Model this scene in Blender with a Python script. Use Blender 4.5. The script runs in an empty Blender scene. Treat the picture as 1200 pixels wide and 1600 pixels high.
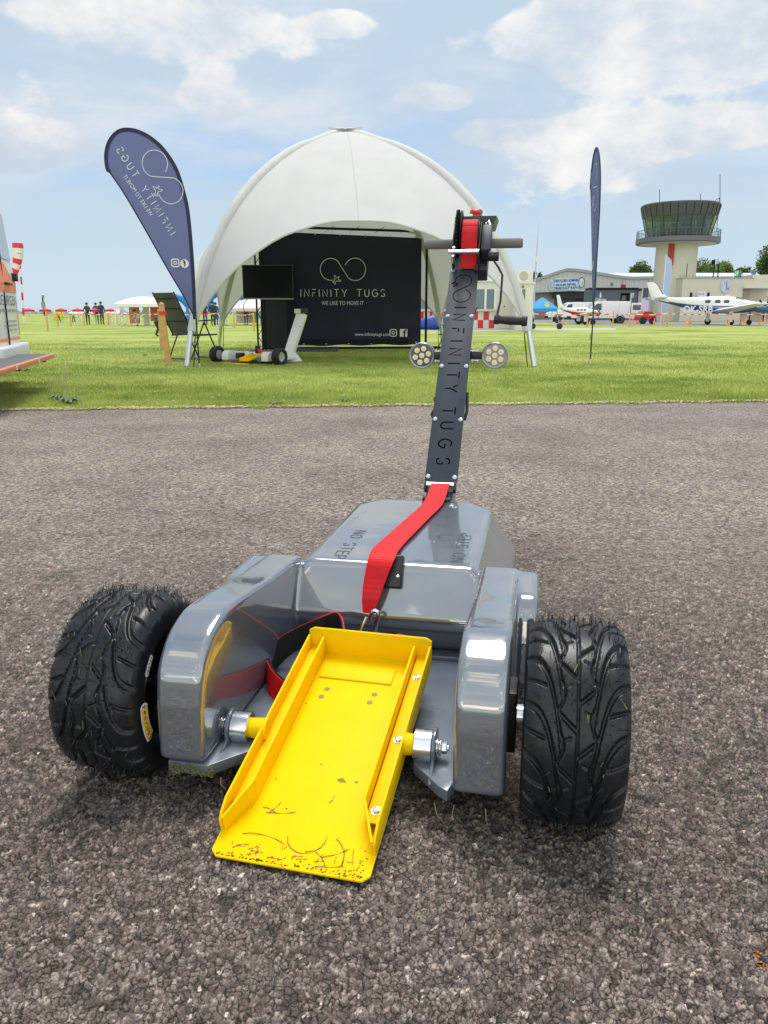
import bpy, bmesh, math, random
import numpy as np
from mathutils import Vector, Matrix, Euler
R=math.radians; PI=math.pi
random.seed(7); rng=np.random.default_rng(11)
S=bpy.context.scene; col=S.collection
# ---------------------------------------------------------------- camera
F=1220.0; CH=0.9; PITCH=math.atan(311/F)
cd=bpy.data.cameras.new('camera'); cam=bpy.data.objects.new('camera',cd); col.objects.link(cam); S.camera=cam
cd.sensor_fit='VERTICAL'; cd.sensor_height=24; cd.lens=24*F/1600; cd.clip_start=.05; cd.clip_end=6000
cam.location=(0,0,CH); cam.rotation_euler=(PI/2-PITCH,0,0)
cd.dof.use_dof=False
# ---------------------------------------------------------------- light
SUN_EL,SUN_AZ=R(68),R(8)     # direction to the sun, azimuth clockwise from +Y
w=bpy.data.worlds.new('World'); S.world=w; w.use_nodes=True
def build_world():
    nt=w.node_tree; N=nt.nodes; L=nt.links; N.clear()
    out=N.new('ShaderNodeOutputWorld'); bg=N.new('ShaderNodeBackground'); bg.inputs[1].default_value=.1
    L.new(bg.outputs[0],out.inputs[0])
    sky=N.new('ShaderNodeTexSky'); sky.sky_type='NISHITA'; sky.sun_disc=False
    sky.sun_elevation=SUN_EL; sky.sun_rotation=SUN_AZ; sky.air_density=1.0; sky.dust_density=.6; sky.ozone_density=1.5
    tc=N.new('ShaderNodeTexCoord'); sep=N.new('ShaderNodeSeparateXYZ'); L.new(tc.outputs['Generated'],sep.inputs[0])
    def M(op,a,b=None,c=None,clamp=False):
        n=N.new('ShaderNodeMath'); n.operation=op; n.use_clamp=clamp
        for i,x in enumerate((a,b,c)):
            if x is None: continue
            if isinstance(x,(int,float)): n.inputs[i].default_value=x
            else: L.new(x,n.inputs[i])
        return n.outputs[0]
    def mix(f,a,b):
        n=N.new('ShaderNodeMix'); n.data_type='RGBA'
        for s,x in ((n.inputs[0],f),(n.inputs[6],a),(n.inputs[7],b)):
            if isinstance(x,(int,float)): s.default_value=x
            elif isinstance(x,tuple): s.default_value=(*x,1)
            else: L.new(x,s)
        return n.outputs[2]
    z=sep.outputs[2]; zc=M('MAXIMUM',z,0.0)
    den=M('ADD',zc,.22)
    cx=M('DIVIDE',sep.outputs[0],den); cy=M('DIVIDE',sep.outputs[1],den)
    cmb=N.new('ShaderNodeCombineXYZ'); L.new(cx,cmb.inputs[0]); L.new(cy,cmb.inputs[1]); 
    def noise(scale,det,rough,off,dist=0.0,stretch=(1,1,1),src=None):
        mp=N.new('ShaderNodeMapping'); mp.inputs['Location'].default_value=off; mp.inputs['Scale'].default_value=stretch
        L.new(src or cmb.outputs[0],mp.inputs[0])
        n=N.new('ShaderNodeTexNoise'); n.inputs['Scale'].default_value=scale; n.inputs['Detail'].default_value=det
        n.inputs['Roughness'].default_value=rough; n.inputs['Distortion'].default_value=dist
        L.new(mp.outputs[0],n.inputs['Vector']); return n.outputs[0]
    def ramp(x,a,b):
        n=N.new('ShaderNodeMapRange'); n.interpolation_type='SMOOTHSTEP'
        L.new(x,n.inputs[0]); n.inputs[1].default_value=a; n.inputs[2].default_value=b; return n.outputs[0]
    # soft elliptical mass of cumulus, as a region of denser noise around a direction
    rat=M('DIVIDE',sep.outputs[0],M('MAXIMUM',sep.outputs[1],.05)); front=M('GREATER_THAN',sep.outputs[1],.06)
    def blob(rx,rz,sx,sz):
        a=M('DIVIDE',M('SUBTRACT',rat,rx),sx); b=M('DIVIDE',M('SUBTRACT',z,rz),sz)
        return M('MULTIPLY',ramp(M('ADD',M('MULTIPLY',a,a),M('MULTIPLY',b,b)),1.5,.15),front)
    thin=noise(1.1,6,.6,(3.1,1.7,0),.3,(.8,1.3,1))
    cum=noise(3.4,10,.58,(7.3,2.2,.6),.15,(1,1,1.7),tc.outputs['Generated'])
    det=noise(11,9,.62,(1.1,4.0,0),.1,(1,1,1.5),tc.outputs['Generated'])
    # the large bright cumulus at the upper right, smaller ones left and low
    m=cum
    for (rx,rz,sx,sz,k) in ((.35,.287,.20,.052,.50),(-.42,.170,.18,.030,.22),(-.19,.225,.055,.035,.20),(.055,.235,.05,.016,.18),(.13,.20,.06,.014,.13),(.34,.19,.24,.024,.16),(-.05,.305,.05,.014,.18),(-.30,.29,.24,.03,.06),(.01,.345,.16,.05,-.16),(-.30,.36,.20,.04,-.05)):
        m=M('ADD',m,M('MULTIPLY',blob(rx,rz,sx,sz),k))
    m=M('ADD',m,M('MULTIPLY',M('SUBTRACT',det,.5),.26))
    mask=ramp(m,.56,.635)
    thinm=M('MULTIPLY',ramp(thin,.30,.58),.9)
    hz=ramp(z,.20,.0)
    base=mix(.72,sky.outputs[0],(3.2,5.1,7.5))
    base=mix(thinm,base,(4.5,5.5,6.5))
    base=mix(M('MULTIPLY',hz,.85),base,(5.1,6.15,6.8))
    shade=ramp(M('ADD',M('MULTIPLY',det,.7),M('MULTIPLY',cum,.5)),.50,.82)
    cc=mix(shade,(4.7,5.4,6.2),(7.9,7.7,7.35))
    cmask=M('MULTIPLY',mask,M('SUBTRACT',1.0,M('MULTIPLY',ramp(z,.12,-.01),.9)))
    # layered high cloud, drawn out sideways
    lay=noise(2.6,7,.6,(4.4,.7,1.9),.35,(1,1,3.2),tc.outputs['Generated'])
    lb=mix(ramp(lay,.34,.66),(4.7,5.5,6.4),(7.0,7.15,7.2))
    base=mix(M('MULTIPLY',ramp(z,.05,.24),M('MULTIPLY',ramp(lay,.36,.60),.6)),base,lb)
    res=mix(M('MULTIPLY',cmask,.92),base,cc)
    # cloud and haze glow brighter and warmer towards the veiled sun
    dt=N.new('ShaderNodeVectorMath'); dt.operation='DOT_PRODUCT'; L.new(tc.outputs['Generated'],dt.inputs[0])
    dt.inputs[1].default_value=(math.sin(SUN_AZ)*math.cos(SUN_EL),math.cos(SUN_AZ)*math.cos(SUN_EL),math.sin(SUN_EL))
    gl=M('POWER',M('MAXIMUM',dt.outputs['Value'],0.0),4.0)
    opp=M('MULTIPLY',M('MAXIMUM',M('MULTIPLY',sep.outputs[1],-1.0),0.0),M('MULTIPLY_ADD',mask,.72,.28))   # clouds opposite the sun are lit full face
    gc=mix(M('MULTIPLY',gl,M('MULTIPLY_ADD',mask,.85,.15)),(1,1,1),(1.35,1.33,1.3))
    gc=mix(opp,gc,(5.2,4.5,3.6))
    mu=N.new('ShaderNodeMix'); mu.data_type='RGBA'; mu.blend_type='MULTIPLY'; mu.inputs[0].default_value=1; L.new(res,mu.inputs[6]); L.new(gc,mu.inputs[7])
    L.new(mu.outputs[2],bg.inputs[0])
build_world()
sd=bpy.data.lights.new('sun','SUN'); sun=bpy.data.objects.new('sun',sd); col.objects.link(sun)
sd.energy=2.35; sd.angle=R(28); sd.color=(1,.95,.88)
dv=Vector((math.sin(SUN_AZ)*math.cos(SUN_EL),math.cos(SUN_AZ)*math.cos(SUN_EL),math.sin(SUN_EL)))
sun.rotation_euler=dv.to_track_quat('Z','Y').to_euler(); sun.location=(0,0,30)
S.view_settings.view_transform='Standard'; S.view_settings.look='None'; S.view_settings.exposure=0.31; S.view_settings.gamma=1
S.view_settings.use_curve_mapping=False

# ---------------------------------------------------------------- helpers
fwv=Vector((0,math.cos(PITCH),-math.sin(PITCH))); rtv=Vector((1,0,0)); upv=rtv.cross(fwv)
def ray(px,py): return (fwv+rtv*((px-600)/F)-upv*((py-800)/F)).normalized()
def G(px,py,z=0.0):                      # point of the ground
    d=ray(px,py); return Vector((0,0,CH))+d*((z-CH)/d.z)
def A(px,py,Y):                          # point at distance Y
    d=ray(px,py); return Vector((0,0,CH))+d*(Y/d.y)

MATS={}
def mat(name,c,rough=.6,metal=0,spec=.5,coat=0,var=0,vscale=8,bump=0,bscale=60,trans=0,emit=0,alpha=1,coatr=.03,detail=4,coatior=1.5):
    if name in MATS: return MATS[name]
    m=bpy.data.materials.new(name); m.use_nodes=True; nt=m.node_tree; N=nt.nodes; L=nt.links
    b=N['Principled BSDF']; b.inputs['Base Color'].default_value=(*c,1); b.inputs['Roughness'].default_value=rough
    b.inputs['Metallic'].default_value=metal; b.inputs['Specular IOR Level'].default_value=spec
    b.inputs['Coat Weight'].default_value=coat; b.inputs['Coat IOR'].default_value=coatior; b.inputs['Coat Roughness'].default_value=coatr
    if trans: b.inputs['Transmission Weight'].default_value=trans
    if emit: b.inputs['Emission Color'].default_value=(*c,1); b.inputs['Emission Strength'].default_value=emit
    tc=N.new('ShaderNodeTexCoord')
    if var:
        n=N.new('ShaderNodeTexNoise'); n.inputs['Scale'].default_value=vscale; n.inputs['Detail'].default_value=detail; n.inputs['Roughness'].default_value=.6
        L.new(tc.outputs['Object'],n.inputs['Vector'])
        mr=N.new('ShaderNodeMapRange'); L.new(n.outputs[0],mr.inputs[0]); mr.inputs[1].default_value=.3; mr.inputs[2].default_value=.7
        mr.inputs[3].default_value=1-var; mr.inputs[4].default_value=1+var
        v=N.new('ShaderNodeVectorMath'); v.operation='SCALE'; v.inputs[0].default_value=c; L.new(mr.outputs[0],v.inputs['Scale']); L.new(v.outputs[0],b.inputs['Base Color'])
        r2=N.new('ShaderNodeMath'); r2.operation='MULTIPLY'; r2.inputs[0].default_value=rough; L.new(mr.outputs[0],r2.inputs[1]); L.new(r2.outputs[0],b.inputs['Roughness'])
    if bump:
        n=N.new('ShaderNodeTexNoise'); n.inputs['Scale'].default_value=bscale; n.inputs['Detail'].default_value=5
        L.new(tc.outputs['Object'],n.inputs['Vector'])
        bp=N.new('ShaderNodeBump'); bp.inputs['Strength'].default_value=bump; bp.inputs['Distance'].default_value=.01
        L.new(n.outputs[0],bp.inputs['Height']); L.new(bp.outputs[0],b.inputs['Normal'])
    MATS[name]=m; return m
def cloth(name,c,transl=.35,rough=.8,wr=.0,wscale=3):
    if name in MATS: return MATS[name]
    m=mat(name,c,rough,spec=.2,var=.04,vscale=2,bump=wr,bscale=wscale); nt=m.node_tree; N=nt.nodes; L=nt.links
    b=N['Principled BSDF']; t=N.new('ShaderNodeBsdfTranslucent'); t.inputs[0].default_value=(*c,1)
    mx=N.new('ShaderNodeMixShader'); mx.inputs[0].default_value=transl; L.new(b.outputs[0],mx.inputs[1]); L.new(t.outputs[0],mx.inputs[2])
    L.new(mx.outputs[0],N['Material Output'].inputs[0]); return m

class MB:
    def __init__(s): s.v=[]; s.f=[]; s.x=Matrix.Identity(4); s.mi=[]; s.m=0
    def add(s,vs,fs):
        o=len(s.v); s.v+= [s.x@Vector(v) for v in vs]; s.f+=[tuple(o+i for i in f) for f in fs]; s.mi+=[s.m]*len(fs); return s
    def box(s,lo,hi):
        (a,b,c),(d,e,f)=lo,hi
        return s.add([(a,b,c),(d,b,c),(d,e,c),(a,e,c),(a,b,f),(d,b,f),(d,e,f),(a,e,f)],[(3,2,1,0),(4,5,6,7),(0,1,5,4),(1,2,6,5),(2,3,7,6),(3,0,4,7)])
    def cbox(s,c,sz): return s.box([c[i]-sz[i]/2 for i in range(3)],[c[i]+sz[i]/2 for i in range(3)])
    def tube(s,pts,r,n=10,caps=True):
        pts=[Vector(p) for p in pts]; rr=r if isinstance(r,(list,tuple)) else [r]*len(pts)
        vs=[];fs=[]; prev=None
        for i,p in enumerate(pts):
            t=(pts[min(i+1,len(pts)-1)]-pts[max(i-1,0)]).normalized()
            if prev is None: a=t.orthogonal().normalized()
            else:
                a=prev-t*prev.dot(t); a=a.normalized() if a.length>1e-6 else t.orthogonal().normalized()
            prev=a; b=t.cross(a)
            for k in range(n):
                q=2*PI*k/n; vs.append(p+(a*math.cos(q)+b*math.sin(q))*rr[i])
        for i in range(len(pts)-1):
            for k in range(n):
                k2=(k+1)%n; fs.append((i*n+k,i*n+k2,(i+1)*n+k2,(i+1)*n+k))
        if caps: fs.append(tuple(range(n))[::-1]); fs.append(tuple((len(pts)-1)*n+k for k in range(n)))
        return s.add(vs,fs)
    def bar(s,p,q,wd,dp,up=(0,0,1)):     # rectangular bar from p to q
        p=Vector(p);q=Vector(q); t=(q-p).normalized(); u=Vector(up)
        a=t.cross(u); a=a.normalized() if a.length>1e-5 else t.orthogonal().normalized(); b=a.cross(t)
        vs=[c+a*i*wd/2+b*j*dp/2 for c in (p,q) for i,j in ((-1,-1),(1,-1),(1,1),(-1,1))]
        return s.add(vs,[(3,2,1,0),(4,5,6,7),(0,1,5,4),(1,2,6,5),(2,3,7,6),(3,0,4,7)])
    def lathe(s,prof,axis='x',c=(0,0,0),n=32,caps=True):   # prof: (along,radius)
        vs=[];fs=[]; c=Vector(c)
        for (a,r) in prof:
            for k in range(n):
                q=2*PI*k/n; x,y=r*math.cos(q),r*math.sin(q)
                vs.append(c+Vector({'x':(a,x,y),'y':(y,a,x),'z':(x,y,a)}[axis]))
        for i in range(len(prof)-1):
            for k in range(n):
                k2=(k+1)%n; fs.append((i*n+k,i*n+k2,(i+1)*n+k2,(i+1)*n+k))
        if caps: fs.append(tuple(range(n))[::-1]); fs.append(tuple((len(prof)-1)*n+k for k in range(n)))
        return s.add(vs,fs)
    def prism(s,poly,a,b,axis='y'):      # poly in the two other axes; extruded a..b along axis
        f={'x':lambda p,h:(h,p[0],p[1]),'y':lambda p,h:(p[0],h,p[1]),'z':lambda p,h:(p[0],p[1],h)}[axis]
        n=len(poly); vs=[f(p,a) for p in poly]+[f(p,b) for p in poly]
        fs=[tuple(range(n)),tuple(range(2*n-1,n-1,-1))]+[(i,i+n,(i+1)%n+n,(i+1)%n) for i in range(n)]
        return s.add(vs,fs)
    def ribbon(s,pts,wv,th=0):           # strip along pts with half-width vectors wv
        vs=[];fs=[]; pts=[Vector(p) for p in pts]
        for i,p in enumerate(pts):
            h=Vector(wv[i] if isinstance(wv,list) else wv)
            if th:
                t=(pts[min(i+1,len(pts)-1)]-pts[max(i-1,0)]).normalized(); n=t.cross(h).normalized()*th/2
                vs+=[p-h-n,p+h-n,p+h+n,p-h+n]
            else: vs+=[p-h,p+h]
        k=4 if th else 2
        for i in range(len(pts)-1):
            o=i*k
            if th: fs+=[(o,o+1,o+5,o+4),(o+1,o+2,o+6,o+5),(o+2,o+3,o+7,o+6),(o+3,o,o+4,o+7)]
            else: fs.append((o,o+1,o+3,o+2))
        if th: fs+=[(3,2,1,0),tuple(len(pts)*4-4+i for i in range(4))]
        return s.add(vs,fs)
    def strokes(s,lines,wd,th=0):        # flat line work in the local xy plane (z up)
        for ln in lines:
            ps=[Vector((p[0],p[1],0)) for p in ln]; hs=[]
            for i in range(len(ps)):
                t=(ps[min(i+1,len(ps)-1)]-ps[max(i-1,0)]).normalized(); hs.append(Vector((-t.y,t.x,0))*wd/2)
            s.ribbon(ps,hs,th)
        return s
    def build(s,name,m,parent=None,smooth=False,bevel=0,seg=2,ang=35):
        me=bpy.data.meshes.new(name); me.from_pydata([tuple(v) for v in s.v],[],s.f)
        ms=m if isinstance(m,(list,tuple)) else [m]
        for q in ms: me.materials.append(q)
        if len(ms)>1: me.polygons.foreach_set('material_index',s.mi)
        bm=bmesh.new(); bm.from_mesh(me); bmesh.ops.recalc_face_normals(bm,faces=bm.faces)
        if bevel:
            es=[e for e in bm.edges if len(e.link_faces)==2 and e.calc_face_angle(0)>R(30)]
            bmesh.ops.bevel(bm,geom=es,offset=bevel,segments=seg,affect='EDGES',profile=.5,clamp_overlap=True)
        bm.to_mesh(me); bm.free()
        if smooth or bevel:
            me.polygons.foreach_set('use_smooth',[True]*len(me.polygons)); me.set_sharp_from_angle(angle=R(ang))
        o=bpy.data.objects.new(name,me); col.objects.link(o); o.parent=parent; return o

def tag(o,label=None,cat=None,group=None,kind=None):
    if label: o['label']=label
    if cat: o['category']=cat
    if group: o['group']=group
    if kind: o['kind']=kind
    return o
def empty(name,loc,rz=0,label=None,cat=None,group=None):
    o=bpy.data.objects.new(name,None); col.objects.link(o); o.location=loc; o.rotation_euler=(0,0,rz); o.empty_display_size=.1
    return tag(o,label,cat,group)
def link(name,me,parent=None,loc=(0,0,0),rot=(0,0,0)):
    o=bpy.data.objects.new(name,me); col.objects.link(o); o.parent=parent; o.location=loc; o.rotation_euler=rot; return o
def copy_tree(o,parent=None):
    c=o.copy(); col.objects.link(c); c.parent=parent
    for ch in list(o.children): copy_tree(ch,c)
    return c
def text(name,s,size,m,parent,mx,extr=0.0,align='CENTER',space=1.0,sx=1.0,bold=0.0):
    cu=bpy.data.curves.new('t','FONT'); cu.body=s; cu.size=size; cu.extrude=extr; cu.align_x=align; cu.align_y='CENTER'; cu.space_character=space; cu.offset=bold
    cu.resolution_u=3
    t=bpy.data.objects.new('t',cu); col.objects.link(t); dg=bpy.context.evaluated_depsgraph_get()
    me=bpy.data.meshes.new_from_object(t.evaluated_get(dg)); bpy.data.objects.remove(t)
    me.transform(mx@Matrix.Diagonal((sx,1,1,1))); me.materials.clear(); me.materials.append(m); me.name=name
    o=bpy.data.objects.new(name,me); col.objects.link(o); o.parent=parent; return o
def frame(o,x,y):                        # matrix with origin o, x axis x, y axis y
    x=Vector(x).normalized(); y=Vector(y); y=(y-x*y.dot(x)).normalized(); z=x.cross(y)
    return Matrix(((x.x,y.x,z.x,o[0]),(x.y,y.y,z.y,o[1]),(x.z,y.z,z.z,o[2]),(0,0,0,1)))
def arc(cx,cy,rx,ry,a,b,n=10): return [(cx+rx*math.cos(R(a+(b-a)*i/n)),cy+ry*math.sin(R(a+(b-a)*i/n))) for i in range(n+1)]
GLY={'I':(.12,[[(.06,0),(.06,1)]]),
 'N':(.72,[[(.03,0),(.03,1),(.69,0),(.69,1)]]),
 'F':(.55,[[(.03,0),(.03,.42)],[(.03,.55),(.42,.55)],[(.0,1),(.55,1)]]),
 'T':(.66,[[(0,1),(.66,1)],[(.33,0),(.33,.86)]]),
 'Y':(.74,[[(.37,0),(.37,.45),(.72,1)],[(.02,1),(.27,.62)]]),
 'U':(.68,[[(.03,1),(.03,.34)]+arc(.34,.34,.31,.34,180,360)+[(.65,1)]]),
 'G':(.8,[arc(.42,.5,.4,.5,52,350,16)+[(.8,.5),(.45,.5)]]),
 'S':(.6,[arc(.32,.75,.27,.25,35,200,8),arc(.3,.26,.27,.26,-160,70,9)]),' ':(.62,[]),
 'O':(.8,[arc(.4,.5,.38,.5,0,360,18)]),'E':(.6,[[(.58,0),(.03,0),(.03,1),(.58,1)],[(.03,.52),(.5,.52)]]),'P':(.62,[[(.03,0),(.03,1),(.35,1)]+arc(.36,.74,.24,.26,90,-90,8)+[(.03,.48)]])}
def word_lines(s,size,gap=.38):
    x=0; out=[]
    for ch in s:
        wd,ls=GLY[ch]; out+=[[((x+p[0])*size,p[1]*size) for p in l] for l in ls]; x+=wd+gap
    tot=(x-gap)*size; return [[(p[0]-tot/2,p[1]-size/2) for p in l] for l in out],tot
def logo_lines(wd):
    a=wd/2; L1=arc(.53*a,.0,.46*a,.47*a,158,-132,22)+arc(-.53*a,0,.46*a,.46*a,48,286,20)
    pl=[(.0,.34),(.06,.1),(.34,.16),(.38,.1),(.1,-.08),(.06,-.3),(.16,-.36),(.14,-.42),(0,-.38),(-.14,-.42),(-.16,-.36),(-.06,-.3),(-.1,-.08),(-.38,.1),(-.34,.16),(-.06,.1),(0,.34)]
    c,s_=math.cos(R(-40)),math.sin(R(-40)); k=a*.5
    pl=[(-.28*a+k*(x*c-y*s_),-.42*a+k*(x*s_+y*c)) for x,y in pl]
    return [L1,pl]
def evalmesh(o,name):
    dg=bpy.context.evaluated_depsgraph_get(); me=bpy.data.meshes.new_from_object(o.evaluated_get(dg)); me.name=name; return me

# ---------------------------------------------------------------- materials
PAINT=mat('grey_gloss_paint',(.092,.110,.140),.3,spec=.5,coat=1,var=.06,vscale=5,coatr=.015,coatior=2.6)
def dusty(m):
    nt=m.node_tree; N=nt.nodes; L=nt.links; b=N['Principled BSDF']; tc=N.new('ShaderNodeTexCoord')
    n1=N.new('ShaderNodeTexNoise'); n1.inputs['Scale'].default_value=7; n1.inputs['Detail'].default_value=8; n1.inputs['Roughness'].default_value=.7; L.new(tc.outputs['Object'],n1.inputs['Vector'])
    r=N.new('ShaderNodeMapRange'); L.new(n1.outputs[0],r.inputs[0]); r.inputs[1].default_value=.45; r.inputs[2].default_value=.75; r.inputs[3].default_value=.008; r.inputs[4].default_value=.16; L.new(r.outputs[0],b.inputs['Coat Roughness'])
    n2=N.new('ShaderNodeTexNoise'); n2.inputs['Scale'].default_value=9; n2.inputs['Detail'].default_value=1; L.new(tc.outputs['Object'],n2.inputs['Vector'])
    bp=N.new('ShaderNodeBump'); bp.inputs['Strength'].default_value=.10; bp.inputs['Distance'].default_value=.01; L.new(n2.outputs[0],bp.inputs['Height']); L.new(bp.outputs[0],b.inputs['Coat Normal'])
    v=N.new('ShaderNodeTexVoronoi'); v.inputs['Scale'].default_value=160; L.new(tc.outputs['Object'],v.inputs['Vector'])
    s=N.new('ShaderNodeMapRange'); L.new(v.outputs['Distance'],s.inputs[0]); s.inputs[1].default_value=.10; s.inputs[2].default_value=.07; 
    src=b.inputs['Base Color'].links[0].from_socket if b.inputs['Base Color'].links else None
    mx=N.new('ShaderNodeMix'); mx.data_type='RGBA'; k=N.new('ShaderNodeMath'); k.operation='MULTIPLY'; L.new(s.outputs[0],k.inputs[0]); k.inputs[1].default_value=.35; L.new(k.outputs[0],mx.inputs[0])
    if src: L.new(src,mx.inputs[6])
    mx.inputs[7].default_value=(.35,.34,.31,1); L.new(mx.outputs[2],b.inputs['Base Color'])
dusty(PAINT)
PLATE=mat('grey_steel_plate',(.10,.125,.165),.3,metal=.0,coat=.6,var=.15,vscale=9,coatr=.12)
DARKPL=mat('anthracite_powder_coat',(.034,.042,.055),.45,spec=.3,var=.08,vscale=20)
YEL=mat('yellow_powder_coat',(.88,.57,.0),.5,spec=.10,var=.05,vscale=12)
RUB=mat('tyre_rubber',(.008,.010,.013),.34,spec=.4,var=.25,vscale=30,bump=.05,bscale=300)
BLK=mat('black_plastic',(.012,.012,.013),.4)
BLKM=mat('black_matt',(.01,.01,.012),.7,spec=.25)
ZINC=mat('zinc_steel',(.72,.74,.78),.22,metal=1,var=.12,vscale=30)
WHT=mat('white_paint',(.8,.8,.79),.35,var=.02)
RED=mat('red_webbing',(.62,.008,.012),.55,spec=.3,var=.12,vscale=60,bump=.5,bscale=900)
def weave(m,sc):
    nt=m.node_tree; N=nt.nodes; L=nt.links; b=N['Principled BSDF']; tc=N.new('ShaderNodeTexCoord')
    w1=N.new('ShaderNodeTexWave'); w1.bands_direction='Y'; w1.inputs['Scale'].default_value=sc; w1.inputs['Distortion'].default_value=.6; L.new(tc.outputs['Object'],w1.inputs['Vector'])
    w2=N.new('ShaderNodeTexWave'); w2.bands_direction='X'; w2.inputs['Scale'].default_value=sc*1.3; L.new(tc.outputs['Object'],w2.inputs['Vector'])
    a=N.new('ShaderNodeMath'); a.operation='MULTIPLY'; L.new(w1.outputs['Fac'],a.inputs[0]); L.new(w2.outputs['Fac'],a.inputs[1])
    bp=N.new('ShaderNodeBump'); bp.inputs['Strength'].default_value=.6; bp.inputs['Distance'].default_value=.0015; L.new(a.outputs[0],bp.inputs['Height']); L.new(bp.outputs[0],b.inputs['Normal'])
weave(RED,55)
REDP=mat('red_paint',(.62,.02,.02),.4)
ALU=mat('aluminium_tube',(.62,.63,.65),.35,metal=.7)
ORG=mat('orange_plastic',(.85,.16,.03),.5)
WOOD=mat('pine_wood',(.62,.36,.14),.75,var=.25,vscale=6)
GLASS=mat('dark_glass',(.03,.04,.045),.06,spec=.8)
PRF=cloth('flag_print',(.85,.86,.92),.3)
PRW=mat('white_print',(.72,.72,.75),.6)
PRK=mat('black_print',(.003,.003,.004),1,spec=0)
NAVY=cloth('navy_flag_cloth',(.155,.175,.33),.6)
NAVYD=mat('navy_hem',(.02,.026,.09),.8)
TENT=cloth('tent_fabric',(.68,.67,.67),.25,wr=1.0,wscale=1.1)
GRN=mat('green_leaf',(.09,.2,.03),.6)
# ================================================================ SETTING
EDGE0=G(0,641); EDGE1=G(1200,627)
def edge_y(x): return EDGE0.y+(x-EDGE0.x)*(EDGE1.y-EDGE0.y)/(EDGE1.x-EDGE0.x)
def hash2(ix,iy,k):
    h=np.sin(ix*127.1+iy*311.7+k*74.7)*43758.5453; return h-np.floor(h)
def worley(x,y,cell,k=0):
    gx=x/cell; gy=y/cell; ix=np.floor(gx); iy=np.floor(gy); f1=np.full(x.shape,9.); f2=np.full(x.shape,9.); idv=np.zeros(x.shape)
    for dx in (-1,0,1):
        for dy in (-1,0,1):
            cx=ix+dx; cy=iy+dy; px=cx+.1+.8*hash2(cx,cy,k+1); py=cy+.1+.8*hash2(cx,cy,k+2)
            d=np.hypot(gx-px,gy-py); r=hash2(cx,cy,k+3)
            n=d<f1; f2=np.where(n,f1,np.minimum(f2,d)); idv=np.where(n,r,idv); f1=np.where(n,d,f1)
    return f1,f2,idv
def vnoise(x,y,cell,k=0):
    gx=x/cell; gy=y/cell; ix=np.floor(gx); iy=np.floor(gy); fx=gx-ix; fy=gy-iy; fx=fx*fx*(3-2*fx); fy=fy*fy*(3-2*fy)
    a=hash2(ix,iy,k);b=hash2(ix+1,iy,k);c=hash2(ix,iy+1,k);d=hash2(ix+1,iy+1,k)
    return (a*(1-fx)+b*fx)*(1-fy)+(c*(1-fx)+d*fx)*fy
def grid_mesh(name,X,Y,Z,colr=None):
    r,c=X.shape; me=bpy.data.meshes.new(name); me.vertices.add(r*c)
    me.vertices.foreach_set('co',np.stack([X,Y,Z],-1).reshape(-1).astype(np.float32))
    i=np.arange(r*c).reshape(r,c); q=np.stack([i[:-1,:-1],i[:-1,1:],i[1:,1:],i[1:,:-1]],-1).reshape(-1,4)
    me.loops.add(q.size); me.loops.foreach_set('vertex_index',q.reshape(-1).astype(np.int32))
    me.polygons.add(len(q)); me.polygons.foreach_set('loop_start',(np.arange(len(q))*4).astype(np.int32))
    me.update(calc_edges=True); me.polygons.foreach_set('use_smooth',[True]*len(q))
    if colr is not None:
        a=me.color_attributes.new('stone','FLOAT_COLOR','POINT'); a.data.foreach_set('color',colr.reshape(-1).astype(np.float32))
    return me
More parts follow.
